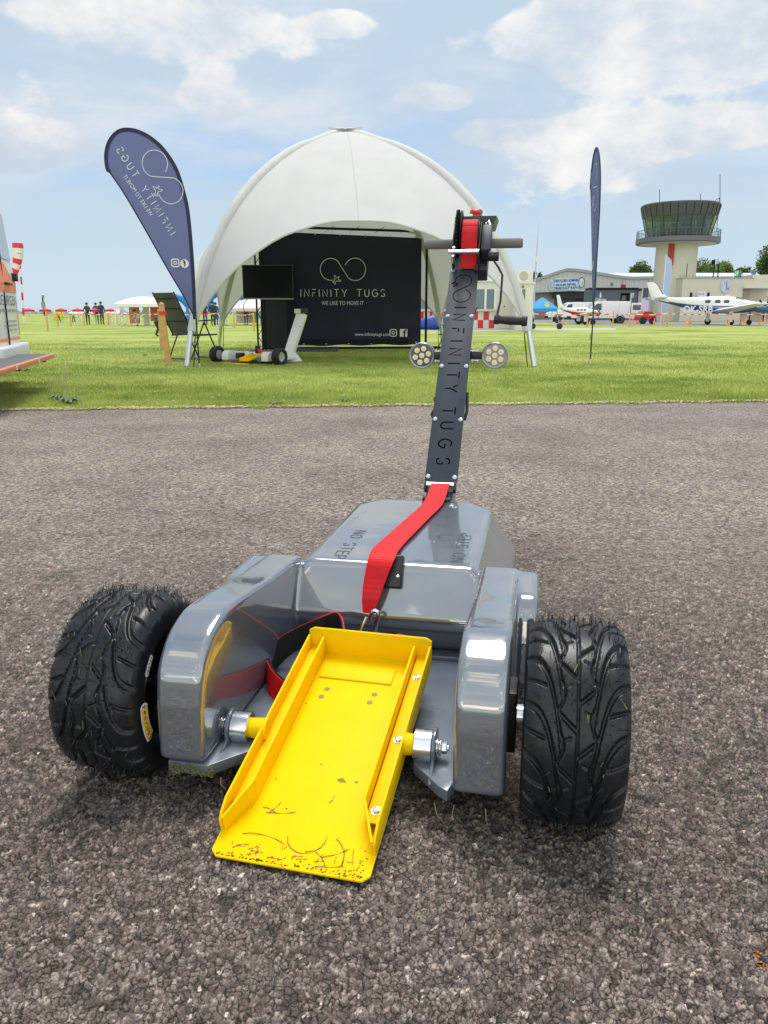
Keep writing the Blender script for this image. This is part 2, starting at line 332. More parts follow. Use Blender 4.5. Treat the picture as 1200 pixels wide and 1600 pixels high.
def asphalt_mat(name,use_attr):
    m=bpy.data.materials.new(name); m.use_nodes=True; nt=m.node_tree; N=nt.nodes; L=nt.links; b=N['Principled BSDF']
    tc=N.new('ShaderNodeTexCoord')
    vo=N.new('ShaderNodeTexVoronoi'); vo.inputs['Scale'].default_value=95; L.new(tc.outputs['Object'],vo.inputs['Vector'])
    no=N.new('ShaderNodeTexNoise'); no.inputs['Scale'].default_value=1.3; no.inputs['Detail'].default_value=6; L.new(tc.outputs['Object'],no.inputs['Vector'])
    fi=N.new('ShaderNodeTexNoise'); fi.inputs['Scale'].default_value=420; fi.inputs['Detail'].default_value=4; L.new(tc.outputs['Object'],fi.inputs['Vector'])
    cr=N.new('ShaderNodeValToRGB'); e=cr.color_ramp.elements
    e[0].position=.0; e[0].color=(.012,.010,.009,1); e[1].position=1; e[1].color=(.42,.35,.295,1)
    q=e.new(.5); q.color=(.115,.092,.077,1)
    if use_attr:
        at=N.new('ShaderNodeAttribute'); at.attribute_name='stone'; L.new(at.outputs['Fac'],cr.inputs[0])
        cr2=N.new('ShaderNodeValToRGB'); e2=cr2.color_ramp.elements; e2[0].color=(.07,.057,.047,1); e2[1].color=(.325,.270,.225,1); sx=N.new('ShaderNodeSeparateColor'); L.new(vo.outputs['Color'],sx.inputs[0]); L.new(sx.outputs[0],cr2.inputs[0])
        mxn=N.new('ShaderNodeMix'); mxn.data_type='RGBA'; L.new(at.outputs['Alpha'],mxn.inputs[0]); L.new(cr2.outputs[0],mxn.inputs[6]); L.new(cr.outputs[0],mxn.inputs[7]); crout=mxn.outputs[2]
    else:
        sx=N.new('ShaderNodeSeparateColor'); L.new(vo.outputs['Color'],sx.inputs[0]); L.new(sx.outputs[0],cr.inputs[0])
    def scale(c,f,a,b_,c0,c1):
        mr=N.new('ShaderNodeMapRange'); L.new(f,mr.inputs[0]); mr.inputs[1].default_value=a; mr.inputs[2].default_value=b_; mr.inputs[3].default_value=c0; mr.inputs[4].default_value=c1
        v=N.new('ShaderNodeVectorMath'); v.operation='SCALE'; L.new(c,v.inputs[0]); L.new(mr.outputs[0],v.inputs['Scale']); return v.outputs[0]
    c=scale(crout if use_attr else cr.outputs[0],no.outputs[0],.3,.7,.78,1.22); c=scale(c,fi.outputs[0],.3,.7,.8,1.2)
    st=N.new('ShaderNodeTexNoise'); st.inputs['Scale'].default_value=5.5; st.inputs['Detail'].default_value=3; L.new(tc.outputs['Object'],st.inputs['Vector'])
    c=scale(c,st.outputs[0],.60,.72,1,.72)
    if use_attr:      # crisp tar joints between the stones
        wn=N.new('ShaderNodeTexNoise'); wn.inputs['Scale'].default_value=150; wn.inputs['Detail'].default_value=3; L.new(tc.outputs['Object'],wn.inputs['Vector'])
        wa=N.new('ShaderNodeVectorMath'); wa.operation='MULTIPLY_ADD'; L.new(wn.outputs['Color'],wa.inputs[0]); wa.inputs[1].default_value=(.010,.010,.0); L.new(tc.outputs['Object'],wa.inputs[2])
        def edges(sc,a,b_,lo):
            v=N.new('ShaderNodeTexVoronoi'); v.voronoi_dimensions='2D'; v.feature='DISTANCE_TO_EDGE'; v.inputs['Scale'].default_value=sc; v.inputs['Randomness'].default_value=1; L.new(wa.outputs[0],v.inputs['Vector'])
            r=N.new('ShaderNodeMapRange'); r.interpolation_type='SMOOTHSTEP'; L.new(v.outputs[0],r.inputs[0]); r.inputs[1].default_value=a; r.inputs[2].default_value=b_; r.inputs[3].default_value=lo; r.inputs[4].default_value=1; return r.outputs[0],v
        e1_,v1_=edges(90,.015,.13,.32); e2_,v2_=edges(170,.0,.10,.55)
        vc=N.new('ShaderNodeTexVoronoi'); vc.voronoi_dimensions='2D'; vc.inputs['Scale'].default_value=90; L.new(wa.outputs[0],vc.inputs['Vector'])
        sc_=N.new('ShaderNodeSeparateColor'); L.new(vc.outputs['Color'],sc_.inputs[0])
        g1=N.new('ShaderNodeTexNoise'); g1.inputs['Scale'].default_value=45; g1.inputs['Detail'].default_value=2; L.new(tc.outputs['Object'],g1.inputs['Vector'])
        gm=N.new('ShaderNodeMapRange'); L.new(g1.outputs[0],gm.inputs[0]); gm.inputs[1].default_value=.46; gm.inputs[2].default_value=.62; gm.inputs[3].default_value=0; gm.inputs[4].default_value=.85
        mxx=N.new('ShaderNodeMath'); mxx.operation='MAXIMUM'; L.new(e1_,mxx.inputs[0]); L.new(gm.outputs[0],mxx.inputs[1]); e1_=mxx.outputs[0]
        g2=N.new('ShaderNodeTexNoise'); g2.inputs['Scale'].default_value=17; g2.inputs['Detail'].default_value=4; L.new(tc.outputs['Object'],g2.inputs['Vector'])
        c=scale(c,g2.outputs[0],.60,.70,1,.62); c=scale(c,g1.outputs[0],.3,.7,.86,1.14)
        c=scale(c,sc_.outputs[0],0,1,.78,1.34); c=scale(c,e1_,0,1,0.0,1.2); c=scale(c,e2_,0,1,0.0,1.13)
        hm=N.new('ShaderNodeMath'); hm.operation='MULTIPLY_ADD'; L.new(e1_,hm.inputs[0]); hm.inputs[1].default_value=1; L.new(sc_.outputs[1],hm.inputs[2])
    L.new(c,b.inputs['Base Color']); b.inputs['Roughness'].default_value=.8; b.inputs['Specular IOR Level'].default_value=.3
    bp=N.new('ShaderNodeBump'); bp.inputs['Strength'].default_value=.6; bp.inputs['Distance'].default_value=.0012; L.new(fi.outputs[0],bp.inputs['Height'])
    if use_attr:
        b2=N.new('ShaderNodeBump'); b2.inputs['Strength'].default_value=.7; b2.inputs['Distance'].default_value=.003; L.new(hm.outputs[0],b2.inputs['Height']); L.new(b2.outputs[0],bp.inputs['Normal'])
    else:
        ve=N.new('ShaderNodeTexVoronoi'); ve.feature='DISTANCE_TO_EDGE'; ve.inputs['Scale'].default_value=95; L.new(tc.outputs['Object'],ve.inputs['Vector'])
        b2=N.new('ShaderNodeBump'); b2.inputs['Strength'].default_value=.8; b2.inputs['Distance'].default_value=.003; L.new(ve.outputs[0],b2.inputs['Height']); L.new(b2.outputs[0],bp.inputs['Normal'])
    L.new(bp.outputs[0],b.inputs['Normal']); return m
def make_asphalt():
    ys=[.45]; 
    while ys[-1]<8.6: ys.append(ys[-1]+.00115*1.45*(.81+ys[-1]**2)/.9*(1 if ys[-1]<3.5 else 2.2))
    ys=np.array(ys); us=np.linspace(-1,1,760)
    Y=np.repeat(ys[:,None],len(us),1); half=.52*ys+.30; X=us[None,:]*half[:,None]
    jx=(vnoise(X,Y,.0052,5)-.5)*.009; jy=(vnoise(X,Y,.0052,6)-.5)*.009
    f1,f2,i1=worley(X+jx,Y+jy,.0098,0); g1,g2,i2=worley(X-jy,Y+jx,.0052,9)
    e=np.clip((f2-f1)/.24,0,1); e2=np.clip((g2-g1)/.35,0,1)
    miss=i1<.16
    h=.0040*np.clip(e*1.5,0,1)*(.5+.8*i1)+.0016*e2*(.3+i2)+.0012*(vnoise(X,Y,.02,3)-.5)+.0016*(vnoise(X,Y,.05,4)-.5)
    h=np.where(miss,h*.45,h)
    fade=np.clip((1-np.abs(us))/.04,0,1)[None,:]
    nr_=np.clip((3.6-Y)/1.6,0,1); Z=h*fade*nr_-.003
    c=np.clip(.34+.30*i1+.14*i2,0,1); c=np.where(miss,c*.6,c)*(.45+.55*e)*(.85+.15*e2); c=np.where(i2>.985,1.0,c); c=np.clip(c,0,1)
    C=np.stack([c,c,c,nr_],-1)
    # clip to the grass edge
    ye=edge_y(X)+.02; 
    Yc=np.minimum(Y,ye+.05)
    me=grid_mesh('taxiway',X,Yc,Z,C); me.materials.append(asphalt_mat('asphalt_near',True))
    o=link('taxiway',me); tag(o,kind='structure')
    m2=asphalt_mat('asphalt',False)
    mb=MB(); mb.add([(-40,-12,-.008),(40,-12,-.008),(40,edge_y(40)+.05,-.008),(-40,edge_y(-40)+.05,-.008)],[(0,1,2,3)])
    o=mb.build('taxiway_base',m2); tag(o,kind='structure')
make_asphalt()
def grass_mat(name,base):
    m=bpy.data.materials.new(name); m.use_nodes=True; nt=m.node_tree; N=nt.nodes; L=nt.links; b=N['Principled BSDF']
    tc=N.new('ShaderNodeTexCoord')
    def noise(sc,d,st=(1,1,1)):
        mp=N.new('ShaderNodeMapping'); mp.inputs['Scale'].default_value=st; L.new(tc.outputs['Object'],mp.inputs[0])
        n=N.new('ShaderNodeTexNoise'); n.inputs['Scale'].default_value=sc; n.inputs['Detail'].default_value=d; L.new(mp.outputs[0],n.inputs['Vector']); return n.outputs[0]
    big=noise(.22,5,(1,1.6,1)); mid=noise(1.7,6); fine=noise(40,4)
    cr=N.new('ShaderNodeValToRGB'); e=cr.color_ramp.elements
    e[0].position=.36; e[0].color=(.13,.20,.03,1); e[1].position=.66; e[1].color=(.46,.49,.17,1); q=e.new(.5); q.color=(.33,.385,.095,1)
    mm=N.new('ShaderNodeMath'); mm.operation='MULTIPLY_ADD'; L.new(big,mm.inputs[0]); mm.inputs[1].default_value=.55
    m3=N.new('ShaderNodeMath'); m3.operation='MULTIPLY_ADD'; L.new(mid,m3.inputs[0]); m3.inputs[1].default_value=.3; 
    m4=N.new('ShaderNodeMath'); m4.operation='MULTIPLY'; L.new(fine,m4.inputs[0]); m4.inputs[1].default_value=.15
    L.new(m4.outputs[0],m3.inputs[2]); L.new(m3.outputs[0],mm.inputs[2]); L.new(mm.outputs[0],cr.inputs[0])
    if base:
        L.new(cr.outputs[0],b.inputs['Base Color']); bp=N.new('ShaderNodeBump'); bp.inputs['Distance'].default_value=.04; bp.inputs['Strength'].default_value=.5
        L.new(fine,bp.inputs['Height']); L.new(bp.outputs[0],b.inputs['Normal']); b.inputs['Roughness'].default_value=.85; b.inputs['Specular IOR Level'].default_value=.1
    else:
        g=N.new('ShaderNodeNewGeometry'); mr=N.new('ShaderNodeMapRange'); L.new(g.outputs['Random Per Island'],mr.inputs[0]); mr.inputs[3].default_value=.7; mr.inputs[4].default_value=1.55
        v=N.new('ShaderNodeVectorMath'); v.operation='SCALE'; L.new(cr.outputs[0],v.inputs[0]); L.new(mr.outputs[0],v.inputs['Scale'])
        L.new(v.outputs[0],b.inputs['Base Color']); b.inputs['Roughness'].default_value=.6; b.inputs['Specular IOR Level'].default_value=.2
        t=N.new('ShaderNodeBsdfTranslucent'); L.new(v.outputs[0],t.inputs[0]); mx=N.new('ShaderNodeMixShader'); mx.inputs[0].default_value=.35
        L.new(b.outputs[0],mx.inputs[1]); L.new(t.outputs[0],mx.inputs[2]); L.new(mx.outputs[0],N['Material Output'].inputs[0])
    return m
GM=grass_mat('grass_field_soil',True); GB=grass_mat('grass_blades',False)
mb=MB(); mb.add([(-3000,edge_y(-40)-.1-20,-.02),(-40,edge_y(-40),.0),(40,edge_y(40),.0),(3000,edge_y(40)-20,-.02),(3000,4500,0),(-3000,4500,0)],[(0,1,5),(1,2,4,5),(2,3,4)]); mb.add([(-3000,-3000,-.03),(3000,-3000,-.03),(3000,-11.9,-.03),(-3000,-11.9,-.03)],[(0,1,2,3)])
tag(mb.build('grass_field',GM),kind='structure')
def blades():
    n=300000; dmax=26.; u=rng.random(n)
    y0=7.2; y=1/(1/y0-u*(1/y0-1/dmax)); x=(rng.random(n)*2-1)*(.56*y+.5)
    # a few strays and a dense tufted rim at the edge of the tarmac
    ey=edge_y(x)+.05*np.sin(x*7)+.04*np.sin(x*23+1)+.03*np.sin(x*61)+.03*np.sin(x*130)-.22*np.maximum(0,vnoise(x,x*0+3.3,.42,31)-.55)-.10*np.maximum(0,vnoise(x,x*0+1.3,.11,33)-.5)
    k=y>ey; x=x[k]; y=y[k]; ey=ey[k]; n=len(x)
    rim=np.exp(-(y-ey)/.22)
    tuft=vnoise(x,y,.22,21); h=(.018+.03*rng.random(n))*(.55+.8*tuft)*(1+.5*rim)
    a=rng.random(n)*2*PI; wd=.0016*(1+y*.12); lean=(.3+.9*rng.random(n))*h; la=rng.random(n)*2*PI
    V=np.zeros((n,3,3)); V[:,0,0]=x-np.cos(a)*wd; V[:,0,1]=y-np.sin(a)*wd; V[:,1,0]=x+np.cos(a)*wd; V[:,1,1]=y+np.sin(a)*wd
    V[:,2,0]=x+np.cos(la)*lean; V[:,2,1]=y+np.sin(la)*lean; V[:,2,2]=h; V[:,:2,2]=-.005
    me=bpy.data.meshes.new('grass'); me.vertices.add(3*n); me.vertices.foreach_set('co',V.reshape(-1)); me.loops.add(3*n); me.loops.foreach_set('vertex_index',np.arange(3*n,dtype=np.int32))
    me.polygons.add(n); me.polygons.foreach_set('loop_start',np.arange(n,dtype=np.int32)*3); me.update(calc_edges=True); me.materials.append(GB)
    tag(link('grass',me),'short mown green grass covering the airfield beyond the tarmac','grass',kind='stuff')
    # dry pale litter along the rim
    n=9000; x=(rng.random(n)*2-1)*5; y=edge_y(x)+rng.normal(-.01,.04,n)+.03*np.sin(x*9)
    mb=MB()
    for i in range(n):
        a_=rng.random()*PI; l=.015+.03*rng.random(); d=Vector((math.cos(a_),math.sin(a_)*.5,.25))*l; p=Vector((x[i],y[i],.004+.01*rng.random())); mb.add([p,p+d,p+d*.5+Vector((-d.y,d.x,.3*l))*.3],[(0,1,2)])
    tag(mb.build('dry_grass',mat('dry_straw',(.55,.46,.27),.8)),'dry straw and clippings along the tarmac edge','dry grass',kind='stuff')
blades()
# concrete path, apron of the far airfield
CONC=mat('pale_concrete',(.42,.41,.38),.8,var=.1,vscale=2)
mb=MB(); p=[G(640,518),G(962,515.5),G(962,512.5),G(640,512)]
mb.add([(q.x,q.y,.004) for q in p],[(0,1,2,3)]); tag(mb.build('path',CONC),kind='structure')
mb=MB(); mb.add([(16,58,.004),(90,58,.004),(140,150,.004),(10,150,.004)],[(0,1,2,3)])
tag(mb.build('apron',mat('grey_apron',(.22,.215,.2),.8,var=.1,vscale=.4)),kind='structure')
# far faint belt of woodland on the left horizon
def leafball(n,c,rad,sz,k=1.0):
    P=rng.normal(size=(n,3)); P/=np.linalg.norm(P,axis=1)[:,None]; P*=(rng.random(n)**.4)[:,None]; lump=1+.25*np.sin(P[:,0]*7+c[0])*np.sin(P[:,1]*6+c[1])*np.sin(P[:,2]*8)
    P=P*lump[:,None]*np.array(rad)+np.array(c)
    out=[]; 
    D=rng.normal(size=(n,2,3)); D/=np.linalg.norm(D,axis=2)[:,:,None]; s=sz*(.5+rng.random(n))[:,None]
    return P,P+D[:,0]*s,P+D[:,1]*s
def tri_obj(name,tris,m,parent=None):
    V=np.concatenate([np.stack(t,1) for t in tris]).reshape(-1,3); n=len(V)//3
    me=bpy.data.meshes.new(name); me.vertices.add(3*n); me.vertices.foreach_set('co',V.reshape(-1)); me.loops.add(3*n); me.loops.foreach_set('vertex_index',np.arange(3*n,dtype=np.int32))
    me.polygons.add(n); me.polygons.foreach_set('loop_start',np.arange(n,dtype=np.int32)*3); me.update(calc_edges=True); me.materials.append(m)
    return link(name,me,parent)
def leafmat(name,c):
    m=mat(name,c,.65,spec=.15); nt=m.node_tree; N=nt.nodes; L=nt.links; b=N['Principled BSDF']
    g=N.new('ShaderNodeNewGeometry'); mr=N.new('ShaderNodeMapRange'); L.new(g.outputs['Random Per Island'],mr.inputs[0]); mr.inputs[3].default_value=.5; mr.inputs[4].default_value=1.6
    v=N.new('ShaderNodeVectorMath'); v.operation='SCALE'; v.inputs[0].default_value=c; L.new(mr.outputs[0],v.inputs['Scale']); L.new(v.outputs[0],b.inputs['Base Color'])
    t=N.new('ShaderNodeBsdfTranslucent'); L.new(v.outputs[0],t.inputs[0]); mx=N.new('ShaderNodeMixShader'); mx.inputs[0].default_value=.3
    L.new(b.outputs[0],mx.inputs[1]); L.new(t.outputs[0],mx.inputs[2]); L.new(mx.outputs[0],N['Material Output'].inputs[0]); return m
LF1=leafmat('leaf_green',(.075,.14,.03)); LF2=leafmat('leaf_pale_green',(.16,.22,.05)); LFB=leafmat('far_wood_haze',(.30,.36,.36))  # distant wood has the haze painted into its pale leaf colour
BARK=mat('bark',(.12,.09,.06),.9)
tr=[leafball(160,(x,900+rng.random()*60,.5),(12,10,2.2+2*rng.random()),1.6) for x in np.arange(-620,-60,13)]
tag(tri_obj('treeline',tr,LFB),'low faint belt of woodland on the far horizon','woodland',kind='stuff')
def tree(px,pyb,pyt,Y,wpx,lf,label):
    b=A(px,pyb,Y); zt=A(px,pyt,Y).z; k=Y/F*1.02; rad=wpx*k/2; r=empty('tree',(b.x,Y,0),0,label,'tree')
    h=zt; tr=[]
    for i in range(9):
        a=rng.random()*2*PI; q=.55*rad*rng.random()**.5; tr.append(leafball(520,(q*math.cos(a)*1.3,q*math.sin(a),h*(.62+.26*rng.random())),(rad*.45,rad*.45,h*.17),.30))
    tr.append(leafball(900,(0,0,h*.6),(rad*.8,rad*.7,h*.28),.34))
    tri_obj('crown',tr,lf,r)
    mb=MB(); mb.tube([(0,0,0),(.1,0,h*.3),(0,.1,h*.6)],[.35,.26,.12],8)
    for i in range(5):
        a=i*1.3; mb.tube([(0,0,h*(.25+.05*i)),(rad*.5*math.cos(a),rad*.5*math.sin(a),h*.65)],[.13,.04],5)
    mb.build('trunk',BARK,r,smooth=True)
tree(1002,489,407,160,46,LF1,'small round tree beyond the long shed, left of the control tower shaft')
tree(1100,489,401,150,52,LF2,'pale green tree just right of the control tower shaft behind the flat roof')
tree(1128,489,409,152,34,LF2,'low pale green tree behind the two thin roof masts')
tree(1150,489,416,160,36,LF1,'low green tree between the roof masts and the big dark tree')
tree(1198,489,384,140,66,LF1,'tall dark green tree at the right edge of the picture')
tree(838,489,428,130,20,LF1,'small bushy tree peeping over the hut with the fan unit')
# ================================================================ GREY TUG
TYAW=-.195; TO=Vector((-.083,1.372,0))
TM=Matrix.Translation(TO)@Matrix.Rotation(TYAW,4,'Z'); TI=TM.inverted()
def tray_(px,py): return TI@Vector((0,0,CH)),TI.to_3x3()@ray(px,py)
def at(px,py,u=None,v=None,w=None):
    c,d=tray_(px,py); i,val=(0,u) if u is not None else (1,v) if v is not None else (2,w)
    return c+d*((val-c[i])/d[i])
def make_tyre_mesh(Rr,hw,depth=.0072,na=640,nx=101,pitch=13):
    th=np.linspace(0,2*PI,na,endpoint=False); x=np.linspace(-1,1,nx)
    T,X=np.meshgrid(th,x,indexing='ij'); ph=T*pitch/(2*PI); ax=np.abs(X); side=np.where(X>0,.5,0)
    def line(d,wd): return np.clip((1-np.abs(d)/wd)*2.2,0,1)
    def per(p): return p-np.round(p)
    g=line(X,.035)*.8
    q=np.clip((1-ax)/.62,0,1.6); curve=.25*q+1.05*q**3.2           # main sweeping groove, runs nearly along the tyre at its inner end
    for k in (0,):
        d=per(ph-side-curve); slope=1/np.sqrt(1+(1.1+3.4*q**2.2)**2*.5)
        g=np.maximum(g,line(d*slope,.075)*(ax>.30)*(ax<1.1))
    d=per(ph-side-.5-.22*q); g=np.maximum(g,line(d,.05)*(ax>.60)*.9)
    wav=.33+.07*np.sin(2*PI*(ph-side)); g=np.maximum(g,line(ax-wav,.035)*.9)
    d=per(ph-side-.15-.9*(.36-ax)); g=np.maximum(g,line(d,.07)*(ax<.34)*.95)
    d=per(ph-side-.62-.5*(ax-.2)); g=np.maximum(g,line(d,.035)*(np.abs(ax-.18)<.07)*.45)
    rad=Rr-.004*ax**2-.011*np.clip((ax-.70)/.30,0,1)**2.2-depth*g
    pts_x=X*hw*.97
    sw=[(1.0,.024),(1.02,.036),(1.03,.055),(1.0,.066),(.93,.075),(.86,.080)]
    cols=[]; 
    L_=[(-a*hw,Rr-b) for a,b in sw][::-1]; R_=[(a*hw,Rr-b) for a,b in sw]
    XX=np.concatenate([np.repeat([[p[0] for p in L_]],na,0),pts_x,np.repeat([[p[0] for p in R_]],na,0)],1)
    RR=np.concatenate([np.repeat([[p[1] for p in L_]],na,0),rad,np.repeat([[p[1] for p in R_]],na,0)],1)
    Yv=RR*np.cos(T[:,:1]); Zv=RR*np.sin(T[:,:1])
    nc=XX.shape[1]; V=np.stack([XX,Yv,Zv],-1).reshape(-1,3); i=np.arange(na*nc).reshape(na,nc); j=np.roll(i,-1,0)
    q=np.stack([i[:,:-1],i[:,1:],j[:,1:],j[:,:-1]],-1).reshape(-1,4)
    me=bpy.data.meshes.new('tyre'); me.vertices.add(len(V)); me.vertices.foreach_set('co',V.reshape(-1).astype(np.float32)); me.loops.add(q.size); me.loops.foreach_set('vertex_index',q.reshape(-1).astype(np.int32))
    me.polygons.add(len(q)); me.polygons.foreach_set('loop_start',(np.arange(len(q))*4).astype(np.int32)); me.update(calc_edges=True)
    me.polygons.foreach_set('use_smooth',[True]*len(q)); me.materials.append(RUB)
    bm=bmesh.new(); bm.from_mesh(me); bmesh.ops.recalc_face_normals(bm,faces=bm.faces); bm.to_mesh(me); bm.free(); return me
TR,THW,TT=.180,.085,.434
TYRE=make_tyre_mesh(TR,THW)
def hairs_mesh(seed,n=1000):
    r=random.Random(seed); mb=MB()
    for i in range(n):
        th=r.random()*2*PI; x=(r.random()*2-1)*.93; x=x if r.random()<.5 else math.copysign(abs(x)**.6,x)
        rad=TR-.004*x*x-.012*max(0,(abs(x)-.62)/.38)**2; l=r.uniform(.010,.022)
        nrm=Vector((0,math.cos(th),math.sin(th))); tg=Vector((0,-math.sin(th),math.cos(th))); bd=(tg*r.uniform(-1,1)+Vector((r.uniform(-1,1),0,0)))*.6
        p=nrm*(rad-.001)+Vector((x*THW*.96,0,0)); pts=[p,p+(nrm+bd*.2)*l*.5,p+(nrm+bd)*l*.85]
        if pts[2].z<-TR+.002: pts[2].z=-TR+.002; pts[1].z=max(pts[1].z,-TR+.002)
        mb.tube(pts,[.0008,.0006,.0003],3,False)
    return mb
tug=empty('aircraft_tug',TO,TYAW,'glossy grey aircraft tug with yellow wheel tray and tall arm standing on the tarmac','aircraft tug')
BARKGR=mat('dry_blade',(.24,.21,.10),.8)
for s in (-1,1):
    mb=MB(); mb.lathe([(-.062,.101),(-.05,.094),(-.02,.09),(.02,.09),(.05,.094),(.062,.101),(.06,.088),(.03,.075),(.028,.03),(.045,.028),(.047,.0001)],n=40,caps=False); mb.lathe([(-.03,.0001),(-.03,.03),(-.028,.075),(-.06,.088),(-.062,.101)],n=40,caps=False)
    wh=mb.build('wheel',mat('black_rim',(.015,.016,.018),.35),tug,smooth=True); wh.location=(s*TT,0,TR); wh.rotation_euler=(0,0,0 if s>0 else PI)
    link('tyre',TYRE,wh,rot=(.11*s,0,0))
    tag(hairs_mesh(3+s).build('rubber_spew_hairs',RUB,wh),kind='stuff')
    mb=MB(); r=random.Random(5+s)
    for i in range(16):
        th=r.uniform(-.5,3.4)+PI/2 if s>0 else r.uniform(-.5,3.4)+PI/2; x=(r.random()*2-1)*.8
        th=r.uniform(PI*.55,PI*1.45) if s>0 else r.uniform(-.45*PI,.45*PI)
        nrm=Vector((0,math.cos(th),math.sin(th))); tg=Vector((r.uniform(-.6,.6),-math.sin(th),math.cos(th))).normalized(); p=nrm*(TR+.0005)+Vector((x*THW,0,0)); l=r.uniform(.006,.02)
        mb.ribbon([p,p+tg*l*.5+nrm*.001,p+tg*l+nrm*.002],Vector((.0008,0,0)))
    tag(mb.build('grass_clippings',mat('dull_clipping',(.12,.14,.04),.8),wh),kind='stuff')
# stickers on the inner side of the left tyre
wl=[c for c in tug.children if c.name.startswith('wheel')][0]
def tyre_arc(r0,r1,a0,a1,x,n=16):
    mb=MB(); o=[];
    for i in range(n+1):
        a=R(a0+(a1-a0)*i/n); k=math.sin(PI*min(1,max(0,i/n))); e=.0 if 0<i<n else .35
        ra,rb=r0+(r1-r0)*e,r1-(r1-r0)*e; o+=[(x,ra*math.cos(a),ra*math.sin(a)),(x,rb*math.cos(a),rb*math.sin(a))]
    mb.add(o,[(2*i,2*i+1,2*i+3,2*i+2) for i in range(n)]); return mb
def sticker_text(s,a,rad,size,m,x,parent,flip=1,sx=1):
    # letters set one by one round the sidewall
    for i,ch in enumerate(s):
        aa=R(a+flip*(i-(len(s)-1)/2)*size/rad*57.3*.72*sx)
        o=Vector((x,rad*math.cos(aa),rad*math.sin(aa))); up_=Vector((0,math.cos(aa),math.sin(aa)))*flip*-1
        nx=Vector((-1 if x<0 else 1,0,0)); xa=up_.cross(nx)
        text('lettering',ch,size,m,parent,frame(o,xa,up_),sx=sx)
SX=-THW*1.04
# wheel of the left side is turned half round, so its inner face is local -x and the front is local +y
mb=tyre_arc(.112,.138,-30,8,SX); o=mb.build('sticker',mat('sticker_white',(.75,.75,.74),.5),wl)
mb=tyre_arc(.115,.135,-28,6,SX-.0008); mb.build('sticker_band',mat('sticker_gold',(.80,.52,.06),.5),o)
sticker_text('Journey',-11,.125,.0165,PRK,SX-.0016,o,flip=1)
mb=tyre_arc(.117,.130,30,50,SX); o=mb.build('sticker',MATS['sticker_white'],wl)
sticker_text('TUBELESS',40,.1235,.0085,PRK,SX-.0008,o,flip=1)

def smooth_pts(ps,n=4):
    out=[]
    for i in range(len(ps)-1):
        p0=ps[max(i-1,0)];p1=ps[i];p2=ps[i+1];p3=ps[min(i+2,len(ps)-1)]
        for k in range(n):
            t=k/n; out.append(.5*((2*p1)+(p2-p0)*t+(2*p0-5*p1+4*p2-p3)*t*t+(3*p1-p0-3*p2+p3)*t**3))
    return out+[ps[-1]]
def shell_mesh(scale=1.0,vox=.0038):
    mb=MB()
    prof=[(-.130,.086),(-.128,.20),(-.114,.262),(-.075,.308),(-.02,.332),(.04,.338),(.19,.324),(.31,.310),(.52,.296),(.52,.086)]
    prof=prof[:1]+[(q.x,q.y) for q in smooth_pts([Vector((a,b)) for a,b in prof[1:-1]],12)]+prof[-1:]
    pieces=[]
    def piece(m,bv): 
        o=m.build('tmp',PAINT,bevel=bv,seg=3); pieces.append(o)
    for s in (-1,1):
        a,b=(.230,.322) if s>0 else (-.322,-.230)
        m=MB(); m.prism(prof,a,b,'x'); piece(m,.020)
        a,b=(.236,.368) if s>0 else (-.368,-.236)
        m=MB(); m.prism([(.27,.09),(.285,.20),(.30,.26),(.335,.292),(.50,.296),(.52,.28),(.53,.09)],a,b,'x'); piece(m,.022)
    P=[(-.212,.482,.30),(.212,.482,.30),(.212,1.07,.302),(-.212,1.07,.302),(-.15,1.165,.30),(.15,1.165,.30)]
    for z in (.17,.086): P+=[(-.30,.424 if z>.1 else .462,z),(.30,.424 if z>.1 else .462,z),(.30,1.09,z),(-.30,1.09,z),(-.2,1.21,z),(.2,1.21,z)]
    bm=bmesh.new(); [bm.verts.new(p) for p in P]; bmesh.ops.convex_hull(bm,input=bm.verts)
    bmesh.ops.dissolve_limit(bm,angle_limit=R(3),verts=bm.verts,edges=bm.edges)
    bmesh.ops.bevel(bm,geom=[e for e in bm.edges if e.calc_face_angle(0)>R(15)],offset=.014,segments=3,affect='EDGES',profile=.5)
    me=bpy.data.meshes.new('h'); bm.to_mesh(me); bm.free(); o=link('tmp',me); pieces.append(o)
    bm=bmesh.new()
    for o in pieces: bm.from_mesh(o.data)
    me=bpy.data.meshes.new('body_shell'); bm.to_mesh(me); bm.free()
    for o in pieces: bpy.data.objects.remove(o)
    o=link('tmp',me); md=o.modifiers.new('r','REMESH'); md.mode='VOXEL'; md.voxel_size=vox; md.use_smooth_shade=True
    sm=o.modifiers.new('s','SMOOTH'); sm.factor=.5; sm.iterations=12
    out=evalmesh(o,'body_shell'); bpy.data.objects.remove(o)
    out.materials.clear(); out.materials.append(PAINT); return out
SHELL=shell_mesh()
shell=link('body_shell',SHELL,tug)
# floor plate with the notched front
mb=MB(); mb.prism([(-.305,-.125),(-.225,-.128),(-.205,-.105),(-.150,-.045),(-.150,.13),(.125,.13),(.150,-.045),(.205,-.108),(.222,-.120),(.235,-.07),(.305,-.07),(.305,.60),(-.305,.60)],.062,.084,'z')
plate=mb.build('base_plate',PLATE,tug,bevel=.0015)
mb=MB(); mb.box((-.23,.408,.084),(.23,.414,.094)); mb.build('seam_lip',PLATE,tug,bevel=.001)
for s in (-1,1): mb=MB(); mb.tube([(s*.30,0,TR),(s*.42,0,TR)],.020,16); mb.build('axle',ZINC,tug,smooth=True)
for s in (-1,1): mb=MB(); mb.box((min(s*.31,s*.335),-.035,.12),(max(s*.31,s*.335),.035,.24)); mb.build('axle_mount',BLK,tug,bevel=.003)
